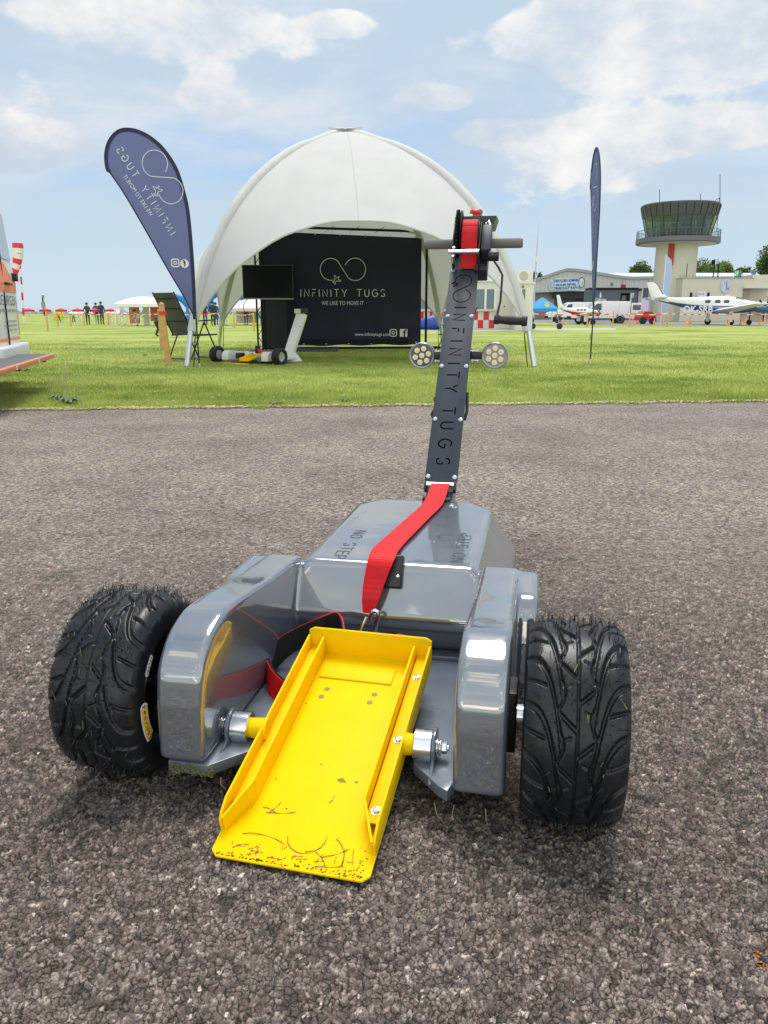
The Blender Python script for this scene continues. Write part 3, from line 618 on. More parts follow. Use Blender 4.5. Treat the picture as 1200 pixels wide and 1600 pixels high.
# pivot rollers, brackets and bolts
for s,uc in ((1,.165),(-1,-.196)):
    c=Vector((uc,-.020,.108)); rs=s
    mb=MB(); mb.lathe([(-.018,.020),(-.0175,.029),(-.016,.0305),(.016,.0305),(.0175,.029),(.018,.020)],c=c,n=40)
    ro=mb.build('roller',ZINC,tug,smooth=True,ang=40)
    mb=MB(); mb.lathe([(-.0185,.0),(-.0185,.0195),(.0185,.0195),(.0185,0)],c=c,n=24,caps=False); mb.build('roller_core',YEL,ro,smooth=True)
    x0=uc+s*.0185; x1=uc+s*.0245
    pr=[(c.y+.036*math.cos(R(a)),c.z+.036*math.sin(R(a))) for a in range(-20,201,20)]+[(c.y-.060,.085),(c.y-.075,.075),(c.y+.02,.075)]
    mb=MB(); mb.prism(pr,min(x0,x1),max(x0,x1),'x'); br=mb.build('roller_bracket',PLATE,tug,bevel=.0012)
    mb=MB()
    for a,b,rr,n in ((0,.003,.0165,28),(.003,.005,.013,28),(.006,.009,.0155,28),(.010,.020,.0115,6)): mb.lathe([(x1+s*a,rr),(x1+s*b,rr)],c=(0,c.y,c.z),n=n)
    mb.lathe([(x1+s*.02,.006),(x1+s*.024,.006)],c=(0,c.y,c.z),n=16); mb.build('bolt',ZINC,br,smooth=True,bevel=.0008)
# ---------------- yellow tray
TB=Vector((-.0245,-.277,.007)); TS=Vector((.030,.517,.138)); TF=frame(TB,(1,-.055,0.004),TS); TLEN=TS.length+.012
mb=MB(); mb.x=TF; HW_=.1405
mb.prism([(-HW_,.012),(-HW_+.012,0),(HW_-.012,0),(HW_,.012),(HW_,TLEN),(-HW_,TLEN)],0,.0045,'z')
trayo=mb.build('wheel_tray',YEL,tug,bevel=.0012)
for s in (-1,1):
    mb=MB(); mb.x=TF; a=s*HW_; b=s*(HW_-.0045)
    mb.prism([(.050,.004),(.058,.004),(TLEN,.004),(TLEN,.052),(.085,.050),(.060,.040),(.050,.030)],min(a,b),max(a,b),'x'); mb.build('side_wall',YEL,trayo,bevel=.001)
    mb=MB(); mb.x=TF; a=s*(HW_-.0045); b=s*.108; mb.box((min(a,b),.10,.018),(max(a,b),TLEN,.022)); lg=mb.build('ledge',YEL,trayo,bevel=.0008)
    mb=MB(); mb.x=TF; i=s*.104; pl=[(i,TLEN-.004),(i,.125),(s*(HW_-.006),.052)]
    for k in range(2):
        p,q=Vector(pl[k]),Vector(pl[k+1]); t=(q-p).normalized(); nn=Vector((-t.y,t.x))*.0022; h0=.052; h1=.052 if k==0 else .036
        vs=[(p.x-nn.x,p.y-nn.y,.004),(q.x-nn.x,q.y-nn.y,.004),(q.x+nn.x,q.y+nn.y,.004),(p.x+nn.x,p.y+nn.y,.004),(p.x-nn.x,p.y-nn.y,h0),(q.x-nn.x,q.y-nn.y,h1),(q.x+nn.x,q.y+nn.y,h1),(p.x+nn.x,p.y+nn.y,h0)]
        mb.add(vs,[(3,2,1,0),(4,5,6,7),(0,1,5,4),(1,2,6,5),(2,3,7,6),(3,0,4,7)])
    mb.build('inner_fence',YEL,trayo,bevel=.0008)
    mb=MB(); c=Vector((.165 if s>0 else -.196,-.02,.108)); mb.tube([Vector((.126 if s>0 else -.143,c.y,c.z)),c-Vector((s*.017,0,0))],[.022,.019],24); mb.build('pivot_boss',YEL,trayo,smooth=True)
mb=MB(); mb.x=TF; mb.add([(-.1405,TLEN,.002),(.1405,TLEN,.002),(.1405,TLEN+.012,.058),(.128,TLEN+.014,.064),(-.128,TLEN+.014,.064),(-.1405,TLEN+.012,.058)]+[(-.1405,TLEN-.005,.002),(.1405,TLEN-.005,.002),(.1405,TLEN+.007,.058),(.128,TLEN+.009,.064),(-.128,TLEN+.009,.064),(-.1405,TLEN+.007,.058)],[(0,1,2,3,4,5),(11,10,9,8,7,6)]+[(i,i+6,(i+1)%6+6,(i+1)%6) for i in range(6)])
mb.build('back_wall',YEL,trayo,bevel=.001)
mb=MB(); mb.x=TF; mb.box((-.095,TLEN-.085,.0045),(.068,TLEN-.035,.0085)); mb.build('stop_pad',YEL,trayo,bevel=.0025)
for (x,y) in ((-.065,.44),(-.070,.415),(.040,.44),(.036,.415)):
    mb=MB(); mb.x=TF@Matrix.Translation((x,y-.01,.0046)); mb.lathe([(0,.0062),(.0006,.0058),(.0007,.0035),(.0005,.0001)],'z',n=16,caps=False); o=mb.build('hole_disc',mat('hole_dark',(.20,.15,.05),.5,metal=.4),trayo,smooth=True)  # tray holes drawn as solid discs, shade of the hole put into their colour
for y in (.475,.295,.125):
    mb=MB(); mb.x=TF@Matrix.Translation((.123,y,.022)); mb.lathe([(0,.0095),(.0015,.009),(.0016,.0062),(.006,.006),(.0065,.005),(.0066,.003),(.0045,.0028),(.0045,.0001)],'z',n=20,caps=False); mb.build('bolt',ZINC,trayo,smooth=True,ang=50)
# dirt, stalks and a leaf on the tray
r=random.Random(4); mb=MB(); mb.x=TF
def stalk(x,y,a,l,cv,wd=.0007):
    pts=[]
    for i in range(9):
        pts.append((x,y,.0052+.001*math.sin(i))); x+=l/8*math.cos(a); y+=l/8*math.sin(a); a+=cv/8
    mb.tube(pts,[wd]*8+[wd*.4],4,False)
for q in ((-.10,.05,.25,.085,-.8),(-.02,.06,-1.2,.11,3.2),(-.075,.10,.1,.055,.2),(-.07,.10,1.0,.03,.2),(-.085,.11,.05,.03,-.8),(.065,.07,-.6,.06,-1.3),(.10,.055,-1.4,.03,.1),(.05,.03,.35,.05,.4),(.06,.02,2.2,.03,.6),(.02,.035,.3,.03,.5),(-.105,.02,.9,.03,-1.2),(-.04,.012,.3,.025,-.6),(.03,.14,1.0,.02,.8),(.045,.012,.1,.05,.2),(.09,.02,1.6,.035,.3)): stalk(*q,wd=.0006)
for i in range(26): stalk(r.uniform(-.12,.125),abs(r.gauss(.012,.012))+.004,r.uniform(-.4,.4)+(PI/2 if r.random()<.3 else 0),r.uniform(.006,.02),r.uniform(-1,1),.0005)
tag(mb.build('dry_stalks',mat('brown_stalk',(.14,.09,.02),.8),trayo),kind='stuff')
mb=MB(); mb.x=TF
for i in range(150):
    x=r.uniform(-.128,.128); d=abs(r.gauss(0,.0022))*(1.0+ (1.5 if x>.0 else 0)); y=.0035+d; 
    if r.random()<.12: x=r.uniform(.115,.128); y=r.uniform(.0,.06)
    if r.random()<.06: x=r.uniform(-.1,.12); y=r.uniform(.0,.40)
    sz=r.uniform(.0005,.0014); mb.cbox((x,y,.005+sz*.2),(sz*2.2,sz,sz*.7))
tag(mb.build('dried_mud',mat('dark_mud',(.09,.05,.015),.9),trayo),kind='stuff')
mb=MB(); mb.x=TF; mb.add([(.028,.195,.006),(.036,.191,.0065),(.048,.192,.0055),(.038,.200,.0062)],[(0,1,2,3)]); mb.add([(.060,.196,.0055),(.068,.194,.0058),(.069,.198,.0054)],[(0,1,2)])
mb.build('leaf_scrap',mat('dry_leaf',(.22,.20,.03),.7),trayo)
# ---------------- towing arm
A0=Vector((.030,1.285,.333)); A1=Vector((.047,1.95,1.066)); AF=frame(A0,(1,0,-.0),A1-A0); AL=(A1-A0).length; AFI=AF.inverted()
def armpt(px,py,n=0.0):
    c,d=tray_(px,py); c=AFI@c; d=AFI.to_3x3()@d; return c+d*((n-c.z)/d.z)
mb=MB(); mb.x=AF; mb.box((-.048,-.26,-.075),(.048,1.20,-.003))
arm=mb.build('arm_beam',mat('grey_arm_paint',(.20,.215,.235),.35,coat=.4,var=.05),tug,bevel=.004,seg=3)
mb=MB(); mb.x=AF; mb.prism([(-.0565,.008),(-.0485,0),(.0485,0),(.0565,.008),(.0565,AL),(-.0565,AL)],0,.005,'z'); cover=mb.build('cover_plate',DARKPL,tug,bevel=.0008)
for py in (746,656,573,495,424):
    for s in (-1,1):
        q=armpt(690,py); mb=MB(); mb.x=AF@Matrix.Translation((s*.046,q.y,.005)); mb.lathe([(0,.0078),(.001,.0078),(.0012,.0060),(.0042,.0052),(.0052,.0030),(.0035,.0028),(.0035,.0001)],'z',n=18,caps=False); mb.build('screw',ZINC,cover,smooth=True,ang=50)
def letter_on_arm(ch,py,sz):
    q=armpt(700,py); wd,ls=GLY[ch]; mb=MB(); mb.x=AF@frame((0,q.y,.0054),(0,-1,0),(1,0,0))
    mb.strokes([[((x-wd/2)*sz,(y-.5)*sz) for x,y in l] for l in ls],.0052); mb.build('lettering',PRK,cover)
for ch,py in zip('INFINITYTUGS',(482,497,518,534,551,569,587,608,643,666,694,722)): letter_on_arm(ch,py,.046)
q=armpt(725,452); mb=MB(); mb.x=AF@frame((0.0,q.y,.0054),(0,-1,0),(1,0,0)); ll=logo_lines(.145); mb.strokes(ll,.0034); mb.build('logo',PRK,cover)
# side strip and cables of the arm
mb=MB(); mb.x=AF; mb.box((.0482,.05,-.058),(.0505,.85,-.014)); mb.build('side_strip',mat('hazard_film',(.42,.42,.30),.4),arm)
mb=MB(); mb.x=AF; mb.tube([(-.052,.42,-.05),(-.066,.39,-.05),(-.056,.36,-.05),(-.070,.32,-.05),(-.056,.29,-.05)],.005,8); mb.build('cable',BLK,arm,smooth=True); mb=MB(); mb.x=AF; mb.tube([(.054,.30,-.05),(.060,.34,-.05),(.054,.42,-.05)],.006,8); mb.build('cable',BLK,arm,smooth=True)
# guide roller at the foot of the arm
q=armpt(690,758,.01)
mb=MB(); mb.x=AF; mb.tube([(-.047,q.y,.012),(.047,q.y,.012)],.0085,18); gr=mb.build('guide_roller',mat('bright_chrome',(.85,.85,.86),.15,metal=1),tug,smooth=True)
mb=MB(); mb.x=AF; mb.cbox((-.050,q.y-.006,.006),(.008,.032,.028)); mb.cbox((.050,q.y-.006,.006),(.008,.032,.028)); mb.cbox((0,q.y-.035,-.002),(.09,.03,.008)); mb.tube([(.03,q.y-.045,.002),(.03,q.y-.045,.012)],.009,14); mb.build('roller_block',BLK,gr,bevel=.002)
# ---------------- winch on the arm head
mb=MB(); mb.x=AF; sD,nD=1.135,.055
mb.lathe([(-.014,.054),(.048,.054)],c=(0,sD,nD),n=40); mb.ribbon(smooth_pts([Vector(q_) for q_ in ((.017,sD-.015,nD+.053),(.017,sD-.06,nD+.040),(.016,sD-.12,.030),(.012,AL-.002,.010))],5),Vector((.031,0,0)),.004)
wb=mb.build('webbing_drum',RED,tug,smooth=True,ang=40)
mb=MB(); mb.x=AF; mb.lathe([(-.022,.088),(-.0205,.090),(-.019,.088)],c=(0,sD,nD),n=48); mb.build('drum_flange',BLK,wb,smooth=True,ang=30)
mb=MB(); mb.x=AF; mb.lathe([(.051,.088),(.0525,.090),(.054,.088)],c=(0,sD,nD),n=48); mb.build('drum_flange',BLK,wb,smooth=True,ang=30)
mb=MB(); mb.x=AF   # toothed gear outside the left flange
n=36; pr=[]
for i in range(n*2): a=PI*i/n; rr=.092 if i%2 else .084; pr.append((sD+rr*math.cos(a),nD+rr*math.sin(a)))
mb.prism(pr,-.040,-.030,'x'); mb.build('gear',BLKM,wb)
mb=MB(); mb.x=AF; mb.box((-.049,AL-.01,-.03),(-.043,sD+.05,.10)); mb.box((.0555,AL-.02,-.03),(.060,sD+.03,.09)); mb.build('winch_cheek',BLK,wb,bevel=.003)
mb=MB(); mb.x=AF; yb=armpt(731,400,.085).y; mb.tube([(-.056,yb,.108),(.062,yb,.108)],.0085,16); mb.build('spacer_bar',MATS['bright_chrome'],wb,smooth=True)
for z,s_ in ((-.038,.10),(-.038,.115)):
    mb=MB(); mb.x=AF; mb.tube([(z,yb+(s_-.1075)*3,.075),(z,yb+(s_-.1075)*3,.11)],.006,12); mb.build('winch_bolt',ZINC,wb,smooth=True)
mb=MB(); mb.x=AF; mb.box((.062,AL+.035,.01),(.10,sD+.03,.075)); mb.build('winch_gearbox',DARKPL,wb,bevel=.004)
mb=MB(); mb.x=AF; mb.box((.04,AL-.02,-.04),(.09,AL+.09,.02)); mb.build('winch_bracket',BLK,wb,bevel=.003)
# hook pawl on the winch
mb=MB(); mb.x=AF; mb.tube([(.070,sD+.045,.06),(.082,sD+.075,.05),(.094,sD+.03,.06)],.005,8); mb.build('pawl_spring',ZINC,wb,smooth=True)
# crank
cq=armpt(771,400,.05)
mb=MB(); mb.x=AF; mb.tube([(.095,cq.y,.05),(.135,cq.y,.05)],.020,18); mb.build('crank_hub',BLK,wb,smooth=True,bevel=.002)
k0=AF@Vector((.130,cq.y,.05)); D0=k0.y
c1=at(772,408,v=D0); c2=at(785,430,v=D0); c3=at(782,470,v=D0-.02); c4=at(775,500,v=D0-.03)
mb=MB(); mb.tube([k0,c1,at(779,418,v=D0),c2,c3,c4],.0045,10); cr=mb.build('crank_rod',BLK,wb,smooth=True)
h0=at(772,499,v=D0-.03); h1=at(824,502,v=D0-.03); dd=(h1-h0)
mb=MB(); mb.tube([h0+dd*t for t in (0,.02,.14,.17,.5,.82,.85,.97,1)],[.016,.019,.019,.0155,.0185,.0165,.020,.020,.017],20); mb.build('crank_handle',mat('rubber_handle',(.02,.02,.022),.55),cr,smooth=True,ang=40)
# handle bar with foam grips
hb=AF@Vector((0,0,0)); 
def armv(px,py,n): q=armpt(px,py,n); return q
gq=armpt(740,381,-.035)
for s,x1 in ((-1,armpt(664,381,-.035).x),(1,armpt(817,381,-.035).x)):
    mb=MB(); mb.x=AF; x0=s*.05; pts=[(x0+(x1-x0)*t,gq.y,-.035) for t in (0,.05,.5,.95,1)]; mb.tube(pts,[.017,.0195,.0195,.0195,.016],20); mb.build('foam_grip',mat('grey_foam_grip',(.20,.185,.175),.85,bump=.4,bscale=500),arm,smooth=True,ang=50)
# control head
def hoodp():
    v0=2.10; a0=at(714,345,v=v0); b0=at(776,345,v=v0); zt=at(740,337.5,v=v0).z; zb=at(740,357,v=v0).z
    mb=MB(); mb.add([(a0.x+.004,v0,zb),(b0.x-.030,v0,zb),(b0.x-.012,v0+.15,zb),(a0.x+.004,v0+.15,zb),(a0.x,v0,zt),(b0.x,v0,zt),(b0.x,v0+.17,zt),(a0.x,v0+.17,zt)],[(3,2,1,0),(4,5,6,7),(0,1,5,4),(1,2,6,5),(2,3,7,6),(3,0,4,7)])
    h=mb.build('control_hood',mat('dark_green_black',(.018,.022,.02),.35),arm,bevel=.003)
    c=at(744,338,v=v0+.05); mb=MB(); mb.x=Matrix.Translation((c.x,v0+.05,zt))
    mb.lathe([(0,.015),(.014,.014),(.016,.027),(.026,.027),(.031,.021),(.032,.0001)],'z',n=24,caps=False); mb.build('emergency_button',mat('red_button',(.80,.03,.03),.3),h,smooth=True,ang=40)
    mb=MB(); x0=at(748,365,v=v0).x; x1=at(765,365,v=v0).x; mb.box((x0,v0+.01,at(750,392,v=v0).z),(x1,v0+.10,zb)); mb.build('switch_box',mat('grey_box',(.10,.11,.12),.4),arm,bevel=.003)
hoodp()
# round LED work lights
for s,px in ((-1,659),(1,773)):
    q=armpt(px,555.5,-.03); c=AF@Vector((q.x,q.y,-.03)); e=AF@Vector((s*.050,q.y,-.03))
    mb=MB(); mb.lathe([(-.0,.047),(.004,.050),(.030,.050),(.045,.040),(.046,.0001)],'y',c=c,n=40,caps=False); mb.lathe([(.0,.047),(.003,.042)],'y',c=c,n=40,caps=False)
    wl_=mb.build('work_light',mat('light_housing',(.35,.36,.38),.35,metal=.6),tug,smooth=True,ang=40)
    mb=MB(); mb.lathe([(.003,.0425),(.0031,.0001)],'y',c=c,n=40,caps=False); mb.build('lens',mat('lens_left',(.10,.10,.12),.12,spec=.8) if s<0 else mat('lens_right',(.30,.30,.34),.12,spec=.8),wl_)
    for i in range(7):
        a=2*PI*(i/6)+(.26 if s<0 else .5); rr=.0265 if i<6 else 0; cc=c+Vector((rr*math.cos(a),-.0005,rr*math.sin(a)))
        mb=MB(); mb.lathe([(.003,.0105),(-.001,.0098),(-.0012,.0001)],'y',c=cc,n=16,caps=False); ld=mb.build('led',mat('led_cream',(.86,.80,.52),.3),wl_,smooth=True)
        mb=MB(); mb.lathe([(-.0014,.0038),(-.0026,.0032),(-.0028,.0001)],'y',c=cc,n=12,caps=False); mb.build('led_chip',mat('led_chip',(.82,.62,.12),.3),ld,smooth=True)
    m_=(c-Vector((s*.052,0,0))+e)/2; m_.y+=.004; mb=MB(); mb.bar(e,c-Vector((s*.048,0,0)),.03,.028,(0,0,1)); bk=mb.build('light_bracket',BLK,tug,bevel=.003)
    mb=MB(); mb.cbox(m_+Vector((0,-.014,.018)),(.030,.02,.004)); mb.cbox(m_+Vector((0,-.014,-.018)),(.030,.02,.004)); 
    for x in (-.010,.010): mb.tube([m_+Vector((x,-.014,-.026)),m_+Vector((x,-.014,.026))],.004,8)
    mb.build('bracket_plate',ZINC,bk,smooth=False)
# ---------------- winch strap over the hump, rub block, hook
rq=AF@Vector((0.002,armpt(690,758,.012).y,.021))
pa=at(677,786,w=.312); pb=at(606,855,w=.309); pe=at(597,870,v=.452); p2=at(586,905,v=.425); p3=at(579,935,v=.405); p4=at(575,958,v=.40)
ctrl=[rq,rq+Vector((.0,-.02,-.004)),pa,pa.lerp(pb,.35)+Vector((0,0,-.001)),pa.lerp(pb,.7),pb,pe,p2,p3,p4]
wvs=[.031,.031,.031,.031,.032,.034,.033,.027,.021,.012]
cs=smooth_pts(ctrl,4); ws_=[float(np.interp(i/4,range(len(wvs)),wvs)) for i in range(len(cs))]; mb=MB(); mb.ribbon(cs,[Vector((x,0,0)) for x in ws_],.0028)
st=mb.build('winch_strap',RED,tug,smooth=True,ang=40)
mb=MB(); mb.x=frame(at(604,868,w=.311),(1,-.0,0),(0,1,0)); mb.box((-.040,-.008,-.0005),(.040,-.004,.0022)); mb.build('strap_seam',RED,st)
bc=at(619,890,v=.474)
mb=MB(); mb.x=frame(bc+Vector((0,-.006,0)),(1,0,0),(0,.42,.9)); mb.box((-.028,-.045,-.02),(.018,.038,.012)); rb=mb.build('rub_block',BLK,tug,bevel=.006,seg=3)
mb=MB(); mb.x=frame(bc+Vector((.008,-.016,-.012)),(1,0,0),(0,.42,.9)); mb.lathe([(.0,.005),(.0075,.005),(.009,.003)],'z',n=14); mb.build('screw',ZINC,rb,smooth=True)
mb=MB(); mb.x=frame((0.03,1.158,.300),(1,0,0),(0,1,0)); mb.box((-.045,-.012,0),(.05,.012,.012)); mb.build('edge_guard',BLK,tug,bevel=.004)
hk=[at(x,y,v=.385) for x,y in ((578,968),(581,958),(587,954),(591,960),(588,975),(584,998))]
mb=MB(); mb.tube(smooth_pts(hk,4),.0052,10); hook=mb.build('snap_hook',MATS['bright_chrome'],tug,smooth=True)
mb=MB(); mb.tube([at(573,964,v=.385),at(556,1000,v=.36)],.0036,8); mb.build('snap_hook_gate',ZINC,hook,smooth=True)
# NO STEP
from mathutils.bvhtree import BVHTree
bm_=bmesh.new(); bm_.from_mesh(SHELL); BV=BVHTree.FromBMesh(bm_); bm_.free()
def flat_text(s,px,py,sz,wz,xa,ya,sx=1,mirror=False):
    c=at(px,py,w=wz); ll,t=word_lines(s,sz,.28); mb=MB(); mb.x=frame(c,xa,ya)@Matrix.Diagonal((sx,1,1,1)); mb.strokes([[(p[0]+(q[0]-p[0])*k/6,p[1]+(q[1]-p[1])*k/6) for p,q in zip(l[:-1],l[1:]) for k in range(7)] for l in ll],.0030)
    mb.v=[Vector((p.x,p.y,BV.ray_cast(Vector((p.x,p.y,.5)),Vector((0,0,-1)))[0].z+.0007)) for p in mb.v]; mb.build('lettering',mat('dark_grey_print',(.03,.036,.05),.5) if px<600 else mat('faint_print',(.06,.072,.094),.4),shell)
flat_text('NO STEP',547,845,.032,.3085,(0,-1,0),(1,0,0),sx=1.3)
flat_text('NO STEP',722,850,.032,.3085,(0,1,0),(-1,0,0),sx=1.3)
# clippings and grass on the plate edge
mb=MB(); r=random.Random(9)
for i in range(150):
    u=r.uniform(-.30,-.215); v=-.128+r.uniform(-.002,.004); mb.cbox((u,v,.062+r.uniform(0,.02)),(.004*r.random()+.001,.003,.003*r.random()+.001))
tag(mb.build('dried_grass',mat('moss_scrap',(.13,.13,.045),.9),plate),kind='stuff')
mb=MB()
for u,l,a in ((.235,.04,-.3),(.29,.03,.2),(.20,.035,.6),(-.2,.02,.3)):
    mb.tube([(u,-.126,.062),(u+a*.01,-.135,.062-l*.5),(u+a*.03,-.13,.062-l)],[.001,.0008,.0005],4)
tag(mb.build('hanging_grass',BARKGR,plate),kind='stuff')
# loose tie-down strap lying in the recess behind the tray
pl=[(470,1098,.10),(440,1082,.105),(421,1062,.11),(420,1040,.112),(440,1013,.13),(472,993,.16),(500,979,.185),(522,972,.19),(536,984,.185),(542,1000,.175)]
P=[at(x,y,w=z) for x,y,z in pl]; PW=[TM@p for p in P]
PW=smooth_pts(PW); base=Vector((PW[0].x,PW[0].y,.085)); L_=[p-base for p in PW]
ls=empty('tie_down_strap',base,0,'loose red webbing loop with black lining curled up behind the yellow tray','strap')
hv=[Vector((0.006*math.sin(i*.3),0.004,.024)) for i in range(len(L_))]
cen=sum(L_,Vector())/len(L_)
mb=MB(); mb.ribbon(L_,hv,.003); mb.build('webbing',RED,ls,smooth=True,ang=40)
mb=MB(); mb.ribbon([p+(cen+Vector((.03,0,0))-p).normalized()*.0035 for p in L_],[h*1.03 for h in hv],.0035); mb.build('lining',BLKM,ls,smooth=True,ang=40)
q=[TM@at(x,y,v=.36) for x,y in ((612,1001),(622,996),(632,998),(638,1006))]; q=[p-base for p in q]
mb=MB(); mb.ribbon(q,Vector((0,.012,.004)),.003); mb.build('webbing_end',RED,ls,smooth=True)
# ================================================================ SECOND TUG (white, by the display)
WT=mat('white_gloss_paint',(.74,.74,.74),.25,coat=.6)
def white_tug():
    a=G(340,566); b=G(437,570.5); c=(a+b)/2; yaw=math.atan2(b.y-a.y,b.x-a.x); sc=(b-a).length/(2*TT)
    t=empty('aircraft_tug',c,yaw,'small white aircraft tug parked on the grass under the tent beside the dark banner','aircraft tug')
    S_=.86; t.scale=(S_,S_,S_); kx_=sc/S_; me=SHELL.copy(); me.materials.clear(); me.materials.append(WT); 
    me.transform(Matrix.Diagonal((kx_,.8,.78,1))); link('body_shell',me,t)
    bp_=plate.data.copy(); bp_.transform(Matrix.Diagonal((kx_,.8,.9,1))); link('base_plate',bp_,t)
    for s in (-1,1):
        mb=MB(); mb.lathe([(-.06,.10),(-.02,.09),(.05,.09),(.062,.10),(.055,.03),(.058,.0001)],n=28,caps=False); wh=mb.build('wheel',mat('silver_rim',(.5,.5,.52),.3,metal=.6),t,smooth=True); wh.location=(s*TT*kx_,0,TR*.95); link('tyre',TYRE,wh)
    mb=MB(); mb.x=TF@Matrix.Translation((.10,.10,.03)); mb.box((-.14,0,0),(.14,.42,.012)); mb.box((-.14,0,0),(-.13,.42,.06)); mb.box((.13,0,0),(.14,.42,.06)); mb.build('wheel_tray',YEL,t,bevel=.002)
    mb=MB(); mb.box((-.33,-.42,.01),(-.02,-.30,.03)); mb.build('nose_guard',YEL,t); mb=MB(); mb.box((.05,-.44,.01),(.36,-.34,.03)); mb.build('nose_guard',YEL,t)
    mb=MB(); mb.box((-.30,-.05,.10),(-.16,.10,.22)); mb.build('battery_box',BLK,t,bevel=.01)
    mb=MB(); mb.box((-.08,.12,.25),(.06,.22,.262)); mb.build('label_plate',PRK,t)
    # arm: leans to the right as seen, towards its white head
    p=t.matrix_basis.inverted() if False else (Matrix.Translation(c)@Matrix.Rotation(yaw,4,'Z')@Matrix.Scale(.86,4)).inverted()
    Yb=c.y+.62
    q0=p@A(452,553,Yb); q1=p@A(472,490,Yb+.15); 
    mb=MB(); mb.bar(q0,q1,.24,.10,(0,1,0)); ar=mb.build('arm_beam',WT,t,bevel=.008)
    mb=MB(); mb.bar(q0+Vector((.09,.03,.08)),q0.lerp(q1,.42)+Vector((.09,.03,.05)),.05,.05,(0,1,0)); mb.build('actuator',mat('pale_grey',(.5,.5,.5),.4),ar)
    mb=MB(); mb.cbox(q0.lerp(q1,.62)+Vector((.085,-.0,.0)),(.04,.06,.13)); mb.build('catch',BLK,ar,bevel=.004)
    mb=MB(); mb.cbox(q1+Vector((-.07,-.03,.05)),(.16,.12,.10)); mb.build('control_head',mat('warm_white',(.62,.61,.57),.5),ar,bevel=.008)
    mb=MB(); mb.cbox(q1+Vector((.06,0,.06)),(.12,.12,.12)); mb.tube([q1+Vector((-.2,0,0)),q1+Vector((.22,0,0))],.014,8); mb.build('handle_bar',BLK,ar)
    mb=MB(); mb.add([q0+Vector((-.16,-.3,-.10)),q0+Vector((.16,-.3,-.16)),q0+Vector((.30,.1,-.16)),q0+Vector((.16,.25,-.14)),q0+Vector((-.16,.2,-.1)),q0+Vector((-.10,-.2,.02)),q0+Vector((.06,-.2,.06)),q0+Vector((.12,.05,.06)),q0+Vector((-.08,.1,.06))],[(0,1,2,3,4),(5,6,7,8),(0,1,6,5),(1,2,7,6),(2,3,7),(3,4,8,7),(4,0,5,8)]); mb.build('tail_cowl',WT,t,bevel=.01)
    mb=MB(); s0=p@A(403,550,c.y+.2); mb.cbox(s0+Vector((.0,0,.05)),(.14,.03,.16)); mb.build('navy_cloth',NAVYD,t,bevel=.01); mb=MB(); mb.cbox(s0+Vector((.08,-.02,.02)),(.12,.03,.10)); mb.build('red_cloth',REDP,t,bevel=.02)
white_tug()
# ================================================================ TENT
FL=G(292,573); FR=G(835,573); BL=G(342,543); BR=Vector((1.58,21.4,0)); AP=(FL+FR+BL+BR)/4; AP.x=-.80; AH=4.50
tent=empty('event_tent',(AP.x,AP.y,0),0,'large white arched event tent on four legs with a dark interior','tent')
PG=[(0,1.0),(.1,.972),(.2,.93),(.3,.893),(.4,.845),(.5,.785),(.6,.712),(.7,.618),(.78,.527),(.86,.395),(.91,.29),(.95,.19),(.98,.08),(1,0)]
def gprof(h): 
    return float(np.interp(h,[p[0] for p in PG],[p[1] for p in PG]))
feet=[FL,FR,BR,BL]
def beam_pt(f,h): return Vector((AP.x+(f.x-AP.x)*h,AP.y+(f.y-AP.y)*h,AH*gprof(h)))
LH=.966      # where the fabric ends on the leg
def panel(i):
    fa,fb=feet[i],feet[(i+1)%4]; a=beam_pt(fa,LH); b=beam_pt(fb,LH); ns,nt=28,22
    peak={0:2.38,1:2.1,2:2.25,3:2.1}[i]
    vs=[];fs=[]
    for si in range(ns+1):
        s=si/ns; e=a.lerp(b,s); k=abs(2*s-1); e.z=a.z+(peak-a.z)*(1-k**2.2)**.85
        if i in(0,2): e=e+Vector((0,(1 if i==0 else -1)*(-.12)*(1-k*k),0))
        for ti in range(nt+1):
            h=(ti/nt); hb=h*LH
            P0=beam_pt(fa,hb); P1=beam_pt(fb,hb); base_=P0.lerp(P1,s)
            zb=AH*gprof(hb); mid=AH-(AH-e.z)*(h**1.75); wgt=(1-k**3.0)
            edge_z=AH-(AH-e.z)*((AH-zb)/(AH-a.z)); z=edge_z*(1-wgt)+mid*wgt
            xy=Vector((AP.x+(e.x-AP.x)*h,AP.y+(e.y-AP.y)*h)); q=base_.xy.lerp(xy,h)
            sag=-.05*math.sin(PI*s)*math.sin(PI*h)+.006*math.sin(s*41+h*9)*h
            vs.append((q.x-AP.x,q.y-AP.y,z+sag))
    for si in range(ns):
        for ti in range(nt):
            o=si*(nt+1)+ti; fs.append((o,o+1,o+nt+2,o+nt+1))
    mb=MB(); mb.add(vs,fs); return mb.build('canopy_panel',TENT,tent,smooth=True,ang=60), [vs[si*(nt+1)+nt] for si in range(ns+1)],[vs[14*(nt+1)+t] for t in range(nt+1)]
for i in range(4):
    o,hem,seam=panel(i)
    mb=MB(); mb.tube(hem,.018,6); mb.build('hem',TENT,o,smooth=True)
    mb=MB(); mb.tube([Vector(p)+Vector((0,0,.004)) for p in seam],.006,4); mb.build('seam',mat('seam_grey',(.5,.5,.5),.8),o)
